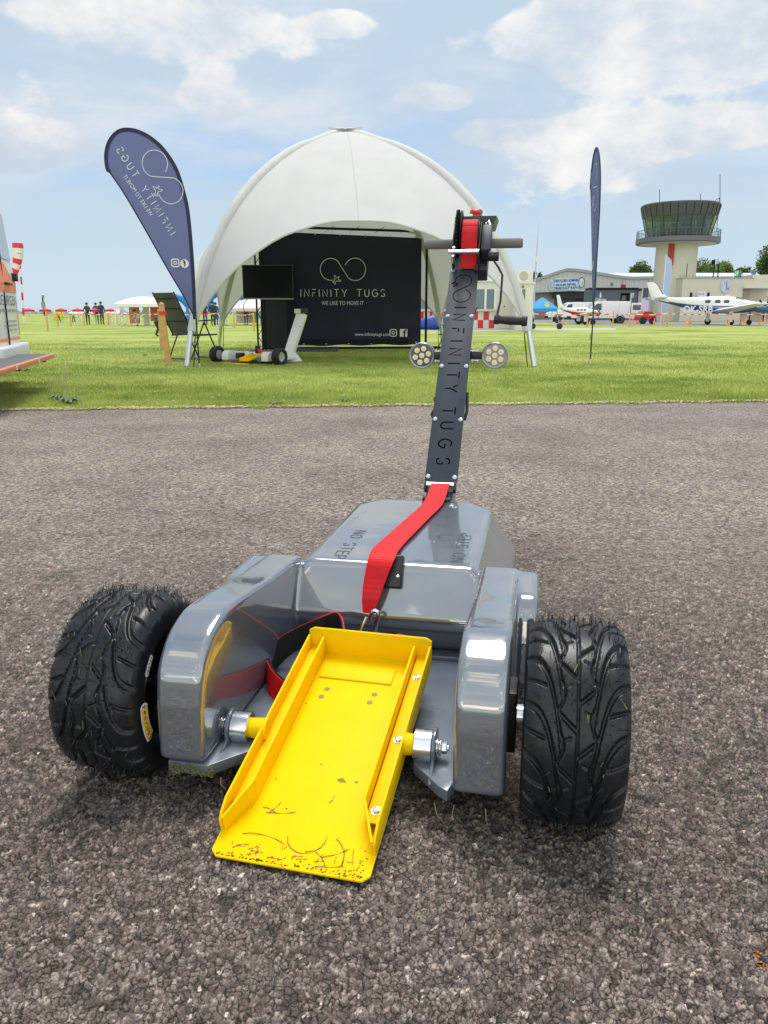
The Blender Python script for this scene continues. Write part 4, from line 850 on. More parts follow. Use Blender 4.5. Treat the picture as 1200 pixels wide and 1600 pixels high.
for f in feet:
    pts=[beam_pt(f,h)-Vector((AP.x,AP.y,0)) for h in np.linspace(0.02,LH,26)]
    mb=MB(); mb.tube(pts,[.10]*20+[.08]*6,10); bs=mb.build('beam_sleeve',cloth('tent_sleeve',(.66,.66,.64),.15),tent,smooth=True,ang=60)
    q=beam_pt(f,LH)-Vector((AP.x,AP.y,0)); g=Vector((f.x-AP.x,f.y-AP.y,0)); mb=MB(); mb.tube([q+Vector((0,0,.1)),g],.048,14); mb.build('leg',ALU,tent,smooth=True)
    d=(g-q).normalized(); mb=MB(); 
    for k in (.2,.45,): mb.tube([g+Vector((-.12 if f.x>0 else .12,.0,0)),q+Vector((-.06 if f.x>0 else .06,0,-.15*k))],.008,5)
    mb.build('tether_strap',BLKM,tent)
mb=MB(); n=24
vs=[(0,0,AH+.10)]+[(.36*math.cos(2*PI*i/n),.36*math.sin(2*PI*i/n),AH+.06+.05*math.cos(4*PI*i/n)) for i in range(n)]
mb.add(vs,[(0,i+1,(i+1)%n+1) for i in range(n)]); mb.build('vent_cap',TENT,tent,smooth=True)
# ---- display wall inside the tent
BY=20.2
p0=A(408,361,BY); p1=A(659,372,BY); p2=A(656,537,BY+.1); p3=A(427,540,BY)
wall=empty('banner_wall',((p0.x+p1.x)/2,BY,0),0,'dark navy banner wall at the back of the tent with a white looping logo','banner')
wx,wy=wall.location.x,BY
def nb(nx,nz):
    mb=MB(); vs=[]
    for i in range(nx+1):
        for j in range(nz+1):
            u,v=i/nx,j/nz; zt=p0.z+(p1.z-p0.z)*u; zb=p3.z+(p2.z-p3.z)*u+.03*math.sin(u*4*PI)**2*(-1)
            xl=p0.x+(p3.x-p0.x)*(1-v)*0+.0; x=xl+(p1.x-xl)*u; z=zb+(zt-zb)*v
            dy=.012*math.sin(u*30+v*6)*(1-v)**2+.03*math.exp(-((u-1)**2)/.02)*math.sin(v*26)*(.5)+.02*math.sin((u*2+v)*9)*(1-v)*.6
            vs.append((x-wx,dy,z))
    fs=[(i*(nz+1)+j,(i+1)*(nz+1)+j,(i+1)*(nz+1)+j+1,i*(nz+1)+j+1) for i in range(nx) for j in range(nz)]
    mb.add(vs,fs); return mb.build('banner_cloth',cloth('banner_navy',(.020,.020,.042),.04,.5),wall,smooth=True,ang=80)
bn=nb(90,60)
def onwall(px,py,dy=-.045): q=A(px,py,BY); return Vector((q.x-wx,dy,q.z))
kx=BY/F*1.0
def wl_mx(px,py): return frame(onwall(px,py),(1,0,.0),(0,0,1))
ll,tot=word_lines('INFINITY TUGS',.205,gap=.42); wwant=(597-474)*kx*1.03; f_=wwant/tot
mb=MB(); mb.x=wl_mx(535.5,458); mb.strokes([[(x*f_,y*f_*1.0) for x,y in l] for l in ll],.017); mb.build('lettering',PRW,bn)
mb=MB(); mb.x=wl_mx(536,421); mb.strokes([[(x,y) for x,y in l] for l in logo_lines(1.13)],.015); mb.build('logo',PRW,bn)
text('lettering','WE LIKE TO MOVE IT',.135,PRW,bn,wl_mx(535.5,474),sx=.80,space=1.02)
text('lettering','www.infinitytugs.com',.115,PRW,bn,wl_mx(582,522.5),sx=.88)
def insta(mx,s,parent,m=PRW,lw=.16):
    def rr(h,r): 
        o=[]
        for cx,cy,a in ((h-r,h-r,0),(-h+r,h-r,90),(-h+r,-h+r,180),(h-r,-h+r,270)): o+=arc(cx,cy,r,r,a,a+90,5)
        return o+[o[0]]
    mb=MB(); mb.x=mx; mb.strokes([rr(s/2,s*.25)],s*lw); mb.strokes([arc(0,0,s*.2,s*.2,0,360,16)],s*lw*.8); mb.build('logo',m,parent)
insta(wl_mx(614.5,520),.165,bn,lw=.13)
mb=MB(); mb.x=wl_mx(630.5,520); mb.add([(-.095,-.095,0),(.095,-.095,0),(.095,.095,0),(-.095,.095,0)],[(0,1,2,3)]); fb=mb.build('logo',PRW,bn)
text('lettering','f',.24,mat('banner_print_dark',(.03,.03,.06),.6),fb,frame(onwall(632,521,-.055),(1,0,0),(0,0,1)),bold=.008)
for i in range(7):
    for (px,py) in ((415+i*39,363.5+i*1.2),(440+i*35,538-(i*.5))):
        q=onwall(px,py,-.03); mb=MB(); mb.lathe([(0,.022),(-.006,.02),(-.0061,.009)],'y',c=q,n=12); mb.build('eyelet',mat('eyelet_grey',(.45,.45,.47),.4,metal=.5),bn)
# side return of the wall (dark fabric left), frame, base
q0=A(404,396,BY-.05); q1=A(429,547,BY-.5)
mb=MB(); mb.add([(A(395,470,BY-.9).x-wx,-.9,.05),(p3.x-wx+.15,-.02,.05),(p0.x-wx+.02,-.02,p0.z-.05),(A(395,470,BY-.9).x-wx,-.9,A(395,400,BY-.9).z)],[(0,1,2,3)]); 
mb=MB(); xs=A(413,500,BY-.25).x-wx; xe=A(448,500,BY-.25).x-wx; mb.box((xs,-.26,.06),(xe,-.05,A(415,420,BY).z)); mb.build('side_panel',mat('black_fabric',(.022,.022,.026),.8),wall,bevel=.01)
fr=MAT=BLKM
mb=MB(); mb.tube([(p0.x-wx-.02,.08,0),(p0.x-wx-.02,.08,p0.z+.2)],.03,8); mb.build('frame_post',BLKM,wall)
mb=MB(); q=A(664,400,BY); mb.tube([(q.x-wx+.05,.08,0),(q.x-wx+.05,.08,p1.z+.1)],.03,8); mb.build('frame_post',BLKM,wall)
mb=MB(); mb.tube([(p0.x-wx,.10,p0.z+.12),(p1.x-wx+.1,.10,p1.z+.16)],.03,8); mb.build('top_rail',BLKM,wall)
mb=MB(); mb.tube([(p0.x-wx,-.25,.04),(p1.x-wx+.5,-.1,.06)],.03,8); mb.build('base_rail',BLKM,wall)
for i in range(6):
    mb=MB(); x=p0.x-wx+.3+i*.62; mb.tube([(x,.02,p0.z-.02-.02*i*.3),(x+.25,.10,p0.z+.12)],.006,4); mb.build('bungee',BLKM,wall)
mb=MB(); a=A(430,543,BY-.9); mb.box((A(430,543,19.1).x-wx,-1.2,0),(A(527,543,19.1).x-wx,-.5,.06)); mb.build('floor_plate',mat('grey_floor_plate',(.05,.06,.07),.5),wall,bevel=.01)
mb=MB(); mb.box((p3.x-wx+.4,-.05,.16),(p2.x-wx-.3,.08,.26)); mb.build('ballast_bar',BLKM,wall)
# ---- screen on a truss stand
TYy=18.6
a=A(378,414,TYy); b=A(459,467,TYy); c=(a+b)/2
tv=empty('television_screen',(c.x,TYy,c.z),0,'wide black television screen hung on a truss stand at the left of the tent','television')
w2=(b.x-a.x)/2; h2=(a.z-b.z)/2
mb=MB(); mb.box((-w2,-.03,-h2),(w2,.03,h2)); o=mb.build('casing',mat('dark_bezel',(.02,.02,.02),.3),tv,bevel=.006)
mb=MB(); mb.box((-w2+.02,-.0325,-h2+.03),(w2-.02,-.031,h2-.02)); mb.build('display_panel',mat('screen_glass',(.004,.005,.004),.25,spec=.15),tv)
mb=MB(); mb.box((-w2,-.036,-h2-.012),(w2,-.01,-h2+.012)); mb.build('lower_bezel',mat('silver_bezel',(.35,.35,.33),.35),tv)
sx=A(408,500,TYy+.25).x
std=empty('truss_stand',(sx,TYy+.25,0),0,'slim black truss stand carrying the television screen','stand')
for dx,dy in ((-.09,0),(.09,0),(0,.14)):
    mb=MB(); mb.tube([(dx,dy,0),(dx,dy,3.05)],.022,8); mb.build('upright',BLKM,std)
for i in range(11):
    mb=MB(); z=.1+i*.27; s=1 if i%2 else -1; mb.tube([(-.09*s,0,z),(.09*s,0,z+.27)],.010,5); mb.build('brace',BLKM,std)
mb=MB(); mb.box((-.3,-.25,0),(.3,.3,.03)); mb.build('foot_plate',BLKM,std,bevel=.005)
lp=[(-.12-.28*math.sin(t)*1.0,-.02,1.02+.24*math.cos(t)) for t in np.linspace(.1,2.9,14)]
mb=MB(); mb.tube(lp,.008,5); mb.build('cable_loop',BLK,std,smooth=True)
# ================================================================ FEATHER FLAGS
def flag_outline():
    R_=[(306,499),(303,423),(296,337),(288,298),(276,262),(257,233),(237.5,215),(218,204.5),(199,200.6),(183,204.5),(170,219),(164,240),(166,264),(171.6,269.5)]
    L_=[(305,498),(286,461),(261,418.7),(228,360.5),(195,304),(171.6,269.5)]
    return R_,L_
FB=G(312,577)
def fl(px,py): q=A(px,py,FB.y); return Vector((q.x-FB.x,0,q.z))
def cr_(ps,n=5): return smooth_pts([Vector(p) for p in ps],n)
def make_flag():
    R_,L_=flag_outline(); Rr=cr_([fl(*p) for p in R_]); Ll=cr_([fl(*p) for p in L_])
    root=empty('feather_flag',FB,0)
    def samp(c,t):
        ls=[0]; 
        for i in range(1,len(c)): ls.append(ls[-1]+(c[i]-c[i-1]).length)
        t*=ls[-1]; i=min(max(int(np.searchsorted(ls,t)),1),len(c)-1); k=(t-ls[i-1])/max(1e-6,ls[i]-ls[i-1]); return c[i-1].lerp(c[i],k)
    n=70; m=12; vs=[]; 
    for i in range(n+1):
        t=i/n; a=samp(Rr,t); b=samp(Ll,t)
        for j in range(m+1):
            k=j/m; p=a.lerp(b,k); p.y=.03*math.sin(k*PI)*math.sin(t*9)+.012*math.sin(t*40)*k*(1-k); vs.append(p)
    fs=[(i*(m+1)+j,(i+1)*(m+1)+j,(i+1)*(m+1)+j+1,i*(m+1)+j+1) for i in range(n) for j in range(m)]
    mb=MB(); mb.add(vs,fs); cl=mb.build('flag_cloth',NAVY,root,smooth=True,ang=80)
    # hem sleeve along the pole side and round the head
    hemw=[]; pts=Rr
    mb=MB(); 
    for sgn in (-1,):
        hw=[]
        for i,p in enumerate(pts):
            t=(pts[min(i+1,len(pts)-1)]-pts[max(i-1,0)]).normalized(); hw.append(Vector((-t.z,0,t.x))*(-.028))
        mb.ribbon([p+hw[i]*-.6+Vector((0,0,0)) for i,p in enumerate(pts)],hw,.012)
    mb.build('pole_sleeve',NAVYD,cl,smooth=True)
    mb=MB(); mb.ribbon([p for p in Ll],[Vector((.010,0,.004))]*len(Ll),.006); mb.build('edge_tape',NAVYD,cl)
    # pole
    mb=MB(); foot=Vector((0,0,-.03)); pol=[foot,Vector((0,0,.03))]+[p for p in Rr]; mb.tube([foot,fl(309,537),fl(306.5,499)]+Rr[4:],[.014,.013,.012]+[.010]*(len(Rr)-4),8); mb.build('pole',BLK,root,smooth=True)
    mb=MB(); mb.tube([(0,0,-.02),(0,0,.10)],.018,8); mb.build('ground_spike',ZINC,root)
    mb=MB(); q=fl(308,528); mb.tube([q,q+Vector((-.03,-.02,.01)),q+Vector((-.05,-.02,-.08))],.006,5); mb.build('pole_clip',BLK,root)
    # mirrored print, seen from the back of the flag
    def fmx(px,py,ang,off=-.035):
        o=fl(px,py); o.y=off; c,s=math.cos(R(ang)),math.sin(R(ang)); mx=frame(o,(c,0,s),(-s,0,c)); return mx@Matrix.Diagonal((-1,1,1,1))
    k=FB.y/F
    ll,tot=word_lines('INFINITY TUGS',.155,gap=.55); want=math.hypot(269-191,365-236)*k*.90; f2=want/tot
    ang=math.degrees(math.atan2(236-365,191-269))   # along the row, image y down
    a_=-math.degrees(math.atan2(365-236,269-191))
    for off in (-.045,):
        mb=MB(); mb.x=fmx(230,300,a_,off); mb.strokes([[(x*f2,y*f2) for x,y in l] for l in ll],.012); mb.build('lettering',PRF,cl)
        mb=MB(); mb.x=fmx(255.5,277.5,-61,off); mb.strokes(logo_lines(.84),.011); mb.build('logo',PRF,cl)
        text('lettering','WE LIKE TO MOVE IT',.090,PRF,cl,fmx(217,306,-57,off),sx=.80,space=1.02)
        insta(fmx(275,411,0,off),.115,cl)
        mb=MB(); mb.x=fmx(289.5,412,0,off); mb.lathe([(0,.068),(.0,.0001)],'z',n=24,caps=False); q=mb.build('logo',PRW,cl)
        text('lettering','f',.13,NAVYD,q,fmx(289.5,412,0,off-.002 if off<0 else off+.002),bold=.004)
    return root
flag=make_flag(); tag(flag,'navy feather flag at the left, its broad face turned to us','flag','navy feather flags')
f2=copy_tree(flag); q=G(922,570); f2.location=q; f2.scale=(1,1,1.03); f2.rotation_euler=(0,0,R(-95.5)); f2['label']='navy feather flag at the right, seen nearly edge on'
# ================================================================ CAMP CHAIRS
def camp_chair(loc,rz,label,sc=1.0):
    c=empty('camp_chair',loc,rz,label,'chair','folding camp chairs'); c.scale=(sc,)*3; W_=.29
    fab=mat('charcoal_mesh_fabric',(.075,.08,.08),.85,bump=.3,bscale=400)
    mb=MB(); 
    bk=[(-.27-.36,0,1.14),(-.27-.30,0,1.02),(-.27-.14,0,.66),(-.26,0,.44)]
    vs=[]; n=10; 
    for i in range(n+1):
        for j in range(7):
            t=i/n; p=Vector(bk[3]).lerp(Vector(bk[0]),t); y=-W_+.02+(2*W_-.04)*j/6; vs.append((p.x-.035*math.sin(PI*j/6),y,p.z+.0))
    mb.add(vs,[(i*7+j,(i+1)*7+j,(i+1)*7+j+1,i*7+j+1) for i in range(n) for j in range(6)]); b=mb.build('backrest',fab,c,smooth=True)
    for t in (.32,.62,.86):
        p=Vector(bk[3]).lerp(Vector(bk[0]),t); mb=MB(); mb.tube([(p.x-.02,-W_+.02,p.z),(p.x-.045,0,p.z),(p.x-.02,W_-.02,p.z)],.006,5); mb.build('seam',BLKM,b)
    mb=MB(); mb.box((-.24,-W_+.02,.425),(.24,W_-.02,.437)); mb.build('seat',fab,c,bevel=.004)
    for s in (-1,1):
        y=s*W_
        for a,bb in (((-.63,y,1.15),(-.25,y,.42)),((-.28,y,.42),(.27,y,.43))):
            mb=MB(); mb.tube([a,bb],.014,8); mb.build('side_rail',BLK,c,smooth=True)
        mb=MB(); mb.tube([(-.02,y*1.06,.66),(-.36,y*1.06,0.0)],.013,8); mb.build('leg',BLK,c,smooth=True)
        mb=MB(); mb.tube([(-.02,y*1.03,.66),(.30,y*1.03,0.0)],.013,8); mb.build('leg',BLK,c,smooth=True)
        mb=MB(); mb.bar((-.42,y*1.05,.655),(.22,y*1.05,.685),.045,.022); mb.build('armrest',BLK,c,bevel=.006)
    for x in (-.36,.30):
        mb=MB(); mb.tube([(x,-W_*1.05,.015),(x,W_*1.05,.015)],.012,8); mb.build('foot_bar',BLK,c,smooth=True)
    return c
g=G(300,562); camp_chair((g.x+.0,g.y+.35,0),R(52),'charcoal folding camp chair at the left tent leg behind the feather flag',1.12)
g=G(688,549); camp_chair((g.x+.28,g.y+.3,0),R(195),'folding camp chair mostly hidden behind the tall arm of the grey tug',.9)
# ================================================================ STAKES AND BARRIER TAPE
def stake(loc,h,wd,label,lean=0,red=False):
    s=empty('wooden_stake',loc,0,label,'stake','wooden barrier stakes'); mb=MB(); r=wd/2
    mb.add([(-r,-r*.6,-.02),(r,-r*.6,-.02),(r,r*.6,-.02),(-r,r*.6,-.02),(-r+lean,-r*.6,h-.03),(r+lean,-r*.6,h-.03),(r+lean,r*.6,h-.03),(-r+lean,r*.6,h-.03),(-r*.5+lean,0,h),(r*.5+lean,0,h)],[(3,2,1,0),(0,1,5,4),(1,2,6,5),(2,3,7,6),(3,0,4,7),(4,5,9,8),(6,7,8,9),(5,6,9),(7,4,8)])
    mb.build('post',WOOD,s)
    if red: mb=MB(); mb.box((-r*1.5+lean*.8,-r*.9,h*.80),(r*1.5+lean*.8,r*.9,h*.86)); mb.build('tape_knot',mat('tape_red',(.75,.05,.04),.5),s)
    return s
g=G(264,571); stake(g,1.08,.085,'tall split pine stake nearest the tent with red tape tied near its top',-.06,True)
g=G(284,535); 
LSP=[(253,547,1.0,'pine stake just behind the nearest tall stake'),(75,517.5,.98,'pine stake nearest the ambulance under the red parasols'),(91,512.5,.95,'second pine stake to the right of the ambulance'),(111,510.5,.9,'third pine stake to the right of the ambulance'),(132,509,.9,'pine stake left of the two dark dressed walkers'),(366,512,.95,'thin stake seen through the left gap of the tent'),(397,518,.9,'stake beside the truss stand seen under the tent'),(957,512.5,1.0,'pine stake right of the right feather flag'),(917,511,.95,'pine stake behind the right feather flag pole'),(983,511,.92,'pine stake in front of the rear doors of the white van'),(1042,510.5,.92,'pine stake below the pale blue flag'),(170,508,.9,'pine stake in front of the pale gazebo row'),(183,507,.9,'pine stake left of the person in white overalls')]
SP=[]
for px,py,h,lb in LSP: q=G(px,py); SP.append(q); stake(q,h,.075 if q.y<50 else .09,lb)
def tape(ps,name,label,hz=.86,w_=.06):
    mb=MB(); mb2=MB(); base=ps[0]
    t=empty('barrier_tape',base,0,label,'barrier tape','barrier tapes')
    n=0
    for a,b in zip(ps[:-1],ps[1:]):
        L=(b-a).length; k=max(2,int(L/.5))
        for i in range(k):
            p=a.lerp(b,i/k)-base; q=a.lerp(b,(i+1)/k)-base; s=lambda x:hz-.08*math.sin(PI*x)
            P=p+Vector((0,0,s(i/k))); Q=q+Vector((0,0,s((i+1)/k))); (mb if n%2 else mb2).ribbon([P,Q],Vector((0,0,w_/2)),.004); n+=1
    mb.build('red_bands',mat('tape_red',(.75,.05,.04),.5),t); mb2.build('white_bands',mat('tape_white',(.8,.78,.78),.5),t)
tape([SP[1],SP[2],SP[3],SP[4],G(170,508),G(262,511)],'','red and white barrier tape strung along the stakes on the left')
tape([G(262,511),G(338,510),G(366,512),G(397,518)],'','red and white barrier tape behind the tent legs')
tape([G(828,511),SP[8],SP[7]],'','red and white barrier tape in front of the white van')
tape([SP[7],SP[9],SP[10],G(1110,509),G(1230,509)],'','red and white barrier tape in front of the parked aircraft')
# ================================================================ PEOPLE
def person(loc,rz,h,label,shirt,trousers,skin=(.45,.28,.2),hairc=(.03,.02,.015),pose='stand',arms=.12):
    o=empty('person',loc,rz,label,'person'); k=h/1.78
    st={'stand':((.0,.09),(0,-.09)),'walk':((.16,.09),(-.20,-.09))}.get(pose,((.05,.12),(0,-.12)))
    V=[];E_=[];Rr=[]
    def v(x,y,z,r,par=None):
        V.append((x*k,y*k,z*k)); Rr.append(r*k); i=len(V)-1
        if par is not None: E_.append((par,i))
        return i
    if pose=='crouch':
        pel=v(-.1,0,.42,.14); ch=v(.12,0,.78,.145,pel); nk=v(.22,0,.98,.06,ch); hd=v(.26,0,1.10,.10,nk); v(.27,0,1.2,.08,hd)
        for s in (-1,1):
            kn=v(.28,s*.16,.46,.075,pel); an=v(.02,s*.15,.08,.05,kn); v(.18,s*.15,.035,.04,an); sh=v(.15,s*.2,.86,.06,ch); el=v(.35,s*.22,.66,.045,sh); v(.5,s*.12,.5,.035,el)
    else:
        pel=v(0,0,.95,.135); wa=v(0,0,1.1,.125,pel); ch=v(0,0,1.34,.15,wa); nk=v(0.01,0,1.52,.055,ch); hd=v(.02,0,1.64,.095,nk); v(.02,0,1.73,.075,hd)
        for s,(fx,fy) in zip((1,-1),st):
            hp=v(fx*.1,s*.09,.86,.09,pel); kn=v(fx*.6+.04,s*.10,.50,.065,hp); an=v(fx,s*.10,.09,.045,kn); v(fx+.14,s*.11,.035,.04,an)
            sh=v(0,s*.19,1.42,.06,ch); el=v(-fx*.5,s*(.22+arms*.5),1.15,.043,sh); hnd=v(.10-fx*.6,s*(.2+arms*.4),.92,.035,el); v(.13-fx*.6,s*(.2+arms*.4),.84,.03,hnd)
    me=bpy.data.meshes.new('body'); me.from_pydata(V,E_,[]); t=link('t',me); sk=t.modifiers.new('s','SKIN'); 
    for i,x in enumerate(Rr): me.skin_vertices[0].data[i].radius=(x,x*(1.15 if i<3 else 1))
    me.skin_vertices[0].data[0].use_root=True
    t.modifiers.new('u','SUBSURF').levels=1
    m=evalmesh(t,'body'); bpy.data.objects.remove(t); m.materials.clear()
    for q in (mat('skin_%d'%int(skin[0]*100),skin,.6),mat('cloth_%d_%d_%d'%tuple(int(c*99) for c in shirt),shirt,.8),mat('cloth_%d_%d_%d'%tuple(int(c*99) for c in trousers),trousers,.8),BLKM): m.materials.append(q)
    for p in m.polygons:
        z=p.center.z/k; x,y=p.center.x/k,abs(p.center.y)/k
        if pose=='crouch': p.material_index=0 if z>.98 else 1 if z>.55 and x<.4 else 3 if z<.07 else 2
        else: p.material_index=0 if z>1.50 or (y>.17 and z<.98 and z>.78) else 1 if z>.98 else 3 if z<.075 else 2
        p.use_smooth=True
    link('body',m,o)
    hz=(.26,1.14) if pose=='crouch' else (.01,1.68); mb=MB(); mb.lathe([(-.06,.085),(-.01,.105),(.05,.09),(.085,.05),(.095,.001)],'z',c=(hz[0]*k-.01,0,hz[1]*k),n=12); mb.build('hair',mat('hair_%d'%int(hairc[0]*100),hairc,.8),o,smooth=True)
    return o
DK=(.03,.035,.04); WH=(.75,.74,.74)
def P(px,py,*a,**k): return person(G(px,py),*a,**k)
P(192,508,R(160),1.70,'person in white overalls walking beside the pale gazebo',(.7,.62,.62),WH,pose='walk',hairc=(.05,.02,.02))
P(160,507.5,R(80),1.78,'person in dark clothes, the right one of the two dark walkers',(.04,.05,.09),(.02,.03,.035))
P(152,507,R(100),1.72,'person in grey top and dark trousers, left one of the pair',(.09,.09,.10),DK)
P(138,508,R(90),1.68,'person in dark green standing alone left of the pair',(.03,.06,.05),(.02,.03,.03))
P(217,509,R(200),1.66,'person in pale jacket crouching in front of the gazebo',WH,(.55,.6,.62),pose='crouch')
P(226,508,R(20),1.72,'person in white bending forward under the pale gazebo',(.7,.7,.66),(.35,.42,.45),pose='crouch')
P(247,526,R(60),1.55,'person in black clothes crouching behind the nearest stake',DK,DK,pose='crouch')
P(420,509,R(90),1.76,'person in black shirt and dark shorts seen under the television',(.02,.02,.03),(.35,.25,.19),pose='stand')
P(385,508,R(120),1.70,'person in a dark top with tan trousers seen through the tent',DK,(.25,.18,.14))
P(333,509,R(70),1.74,'person in dark clothes seen inside the legs of the blue arch',DK,(.04,.05,.05))
P(338,508,R(70),1.70,'person in a maroon skirt beside the inflatable arch',(.06,.07,.16),(.20,.03,.06))
P(321,508.5,R(90),1.72,'person in dark green left of the blue arch leg',(.03,.06,.05),DK)
P(352,509,R(50),1.70,'person in white seen left of the rear tent leg',WH,(.6,.6,.62))
P(300,508,R(40),1.72,'person in white left of the blue inflatable figure',WH,DK)
P(205,506,R(10),1.70,'person in pale clothes between the overalls and the crouching person',(.6,.6,.58),DK)
P(407,507,R(10),1.72,'person in navy left of the black shirted one under the television',(.05,.06,.15),(.5,.48,.42))
# ================================================================ AMBULANCE (rear right corner only is in view)
C1=Vector((-4.90,10.78,0)); dr=Vector((.28,-.96,0)).normalized(); nr=Vector((.96,.28,0)).normalized()  # along rear face towards us; outward normal
VM=Matrix(((dr.x,-nr.x,0,C1.x),(dr.y,-nr.y,0,C1.y),(0,0,1,0),(0,0,0,1)))        # local x along rear face, y into the van
amb=empty('ambulance',(0,0,0),0,'white and orange ambulance van cut by the left edge with its rear step folded out','ambulance'); amb.matrix_basis=VM
WV=mat('van_white',(.80,.80,.79),.45,coat=.15,var=.02,spec=.3); OG=mat('fluo_orange',(.95,.22,.07),.4)
sec=[(0,.50),(0,1.60),(.05,2.25),(.22,2.62),(.5,2.72)]   # y inset with height at the corners
VW=1.95
rings=[]
for z,ins,rs in ((.50,.0,0),(.95,.0,0),(1.25,-.015,0),(1.55,.0,.01),(1.95,.03,.01),(2.35,.06,.05),(2.58,.14,.12),(2.68,.36,.34)):
    rings.append([(0+rs+.06,ins,z),(rs,ins+.08,z),(rs,5.2,z),(VW-rs,5.2,z),(VW-rs,ins+.08,z),(VW-rs-.06,ins,z)])
mb=MB(); vs=[p for r_ in rings for p in r_]; n=6; mb.add(vs,[(i*n+j,i*n+(j+1)%n,(i+1)*n+(j+1)%n,(i+1)*n+j) for i in range(len(rings)-1) for j in range(n)]+[tuple(range(n)),tuple(range((len(rings)-1)*n,len(rings)*n))])
body=mb.build('body',WV,amb,bevel=.02,seg=3)
def face(z):  # inset of the rear face at height z
    return float(np.interp(z,[r_[0][2] for r_ in rings],[r_[0][1] for r_ in rings]))
def patch(name,x0,x1,z0,z1,m,par,off=.006,n=6):
    mb=MB(); 
    for i in range(n):
        a=z0+(z1-z0)*i/n; b=z0+(z1-z0)*(i+1)/n; mb.add([(x0,face(a)-off,a),(x1,face(a)-off,a),(x1,face(b)-off,b),(x0,face(b)-off,b)],[(0,1,2,3)])
    return mb.build(name,m,par)
patch('rear_window',.20,.90,1.55,2.12,mat('pale_window',(.28,.35,.40),.08,spec=.8),amb,.012)
patch('rear_window',1.05,1.75,1.55,2.12,MATS['pale_window'],amb,.012)
mb=MB(); mb.box((.97,-.02,.52),(.985,-.004,2.5)); mb.build('door_gap',BLKM,amb)
for (x0,x1,z0,z1) in ((.07,1.90,1.15,1.30),): patch('orange_stripe',x0,x1,z0,z1,OG,amb,.0085)
mb=MB(); f=lambda x,z:(x,face(z)-.0085,z); mb.add([f(.30,1.30),f(1.9,1.30),f(1.9,1.50),f(.75,1.50),f(.50,1.40)],[(0,1,2,3,4)]); mb.build('orange_flash',OG,amb)
patch('orange_line',.05,1.92,.565,.595,OG,amb,.0085,2)
mb=MB(); mb.box((-.02,-.10,.30),(VW+.02,.25,.52)); mb.build('rear_bumper',mat('bumper_white',(.60,.62,.63),.35),amb,bevel=.03,seg=3)
mb=MB(); mb.box((.10,-.07,1.30),(.24,0.0,1.40)); mb.build('camera_lamp',BLK,amb,bevel=.01)
mb=MB(); mb.box((.55,-.06,1.235),(.95,.0,1.265)); mb.build('door_handle',BLK,amb,bevel=.01)
mb=MB(); mb.box((-.012,.06,.70),(.03,.14,.80)); mb.build('hinge',BLK,amb,bevel=.005)
mb=MB(); mb.box((.02,-.008,.62),(.07,.09,1.15)); mb.build('tail_light',mat('tail_light_clear',(.65,.45,.42),.15),amb,bevel=.005)
GT=mat('grey_van_print',(.08,.09,.11),.5)
def vt(s,x,z,sz,m=GT,al='RIGHT',sx=1.0): text('lettering',s,sz,m,body,frame((x,face(z)-.012,z),(-1,0,0),(0,0,1)),align=al,sx=sx)
vt('SPITALUL DE URGEN',.12,1.045,.17,sx=1.6)
text('lettering','ME',.14,PRK,body,frame((.22,face(2.28)-.02,2.28),(-1,0,0),(0,.1,1)),align='RIGHT',sx=1.6)
LG=mat('faint_grey_print',(.34,.35,.37),.6)
mb=MB(); rr_=random.Random(3)
for z,x1,x2,h in ((.93,.10,1.3,.035),(.80,.25,1.1,.022),(.745,.25,1.1,.022),(.69,.3,.9,.022)):
    x=x1
    while x<x2: w_=rr_.uniform(.03,.09); mb.add([(x,face(z)-.01,z-h/2),(x+w_,face(z)-.01,z-h/2),(x+w_,face(z)-.01,z+h/2),(x,face(z)-.01,z+h/2)],[(0,1,2,3)]); x+=w_+.025
tag(mb.build('small_print',LG,body),kind='stuff')
for y_ in (.95,4.3):
    for x_ in (.05,VW-.05):
        mb=MB(); mb.lathe([(-.11,.20),(-.11,.33),(-.08,.35),(.08,.35),(.11,.33),(.11,.20),(.05,.18),(.05,.0001)],'x',c=(x_,y_,.35),n=28,caps=False); mb.build('wheel',mat('road_tyre',(.02,.02,.02),.7),amb,smooth=True,ang=40)
mb=MB(); mb.box((.2,.3,.25),(VW-.2,5,.50)); mb.build('underbody',BLKM,amb)
def bake(o):
    for ch in o.children:
        if ch.type=='MESH': ch.data.transform(Matrix.Translation((VW,0,0))@Matrix.Diagonal((-1,1,1,1))); ch.data.flip_normals()
        bake(ch)
bake(amb); C0=C1+dr*VW
amb.matrix_basis=Matrix(((-dr.x,-nr.x,0,C0.x),(-dr.y,-nr.y,0,C0.y),(0,0,1,0),(0,0,0,1)))
# folded step behind the van
S0=Vector((-4.10,9.95,0)); S1=Vector((-3.35,6.9,0)); sd_=(S1-S0); 
mbm=Matrix.Translation(S0); stp=empty('folding_step',S0,0)
stp.parent=None; dx=sd_.normalized(); ln=sd_.length; wn=Vector((dx.y,-dx.x,0))
if wn.x>0: wn=-wn
def q_(a,b,z): p=dx*a+wn*b; return (p.x,p.y,z)
tag(stp,'dark ribbed loading step with orange edge strip sticking out behind the ambulance','step')
def slab(a0,a1,b0,b1,z0,z1,name,m,par,bv=.004):
    mb=MB(); mb.add([q_(a0,b0,z0),q_(a1,b0,z0),q_(a1,b1,z0),q_(a0,b1,z0),q_(a0,b0,z1),q_(a1,b0,z1),q_(a1,b1,z1),q_(a0,b1,z1)],[(3,2,1,0),(4,5,6,7),(0,1,5,4),(1,2,6,5),(2,3,7,6),(3,0,4,7)]); return mb.build(name,m,par,bevel=bv)
slab(0,ln,.06,.62,.375,.405,'tread',mat('step_tread',(.09,.095,.10),.6,bump=.5,bscale=80),stp)
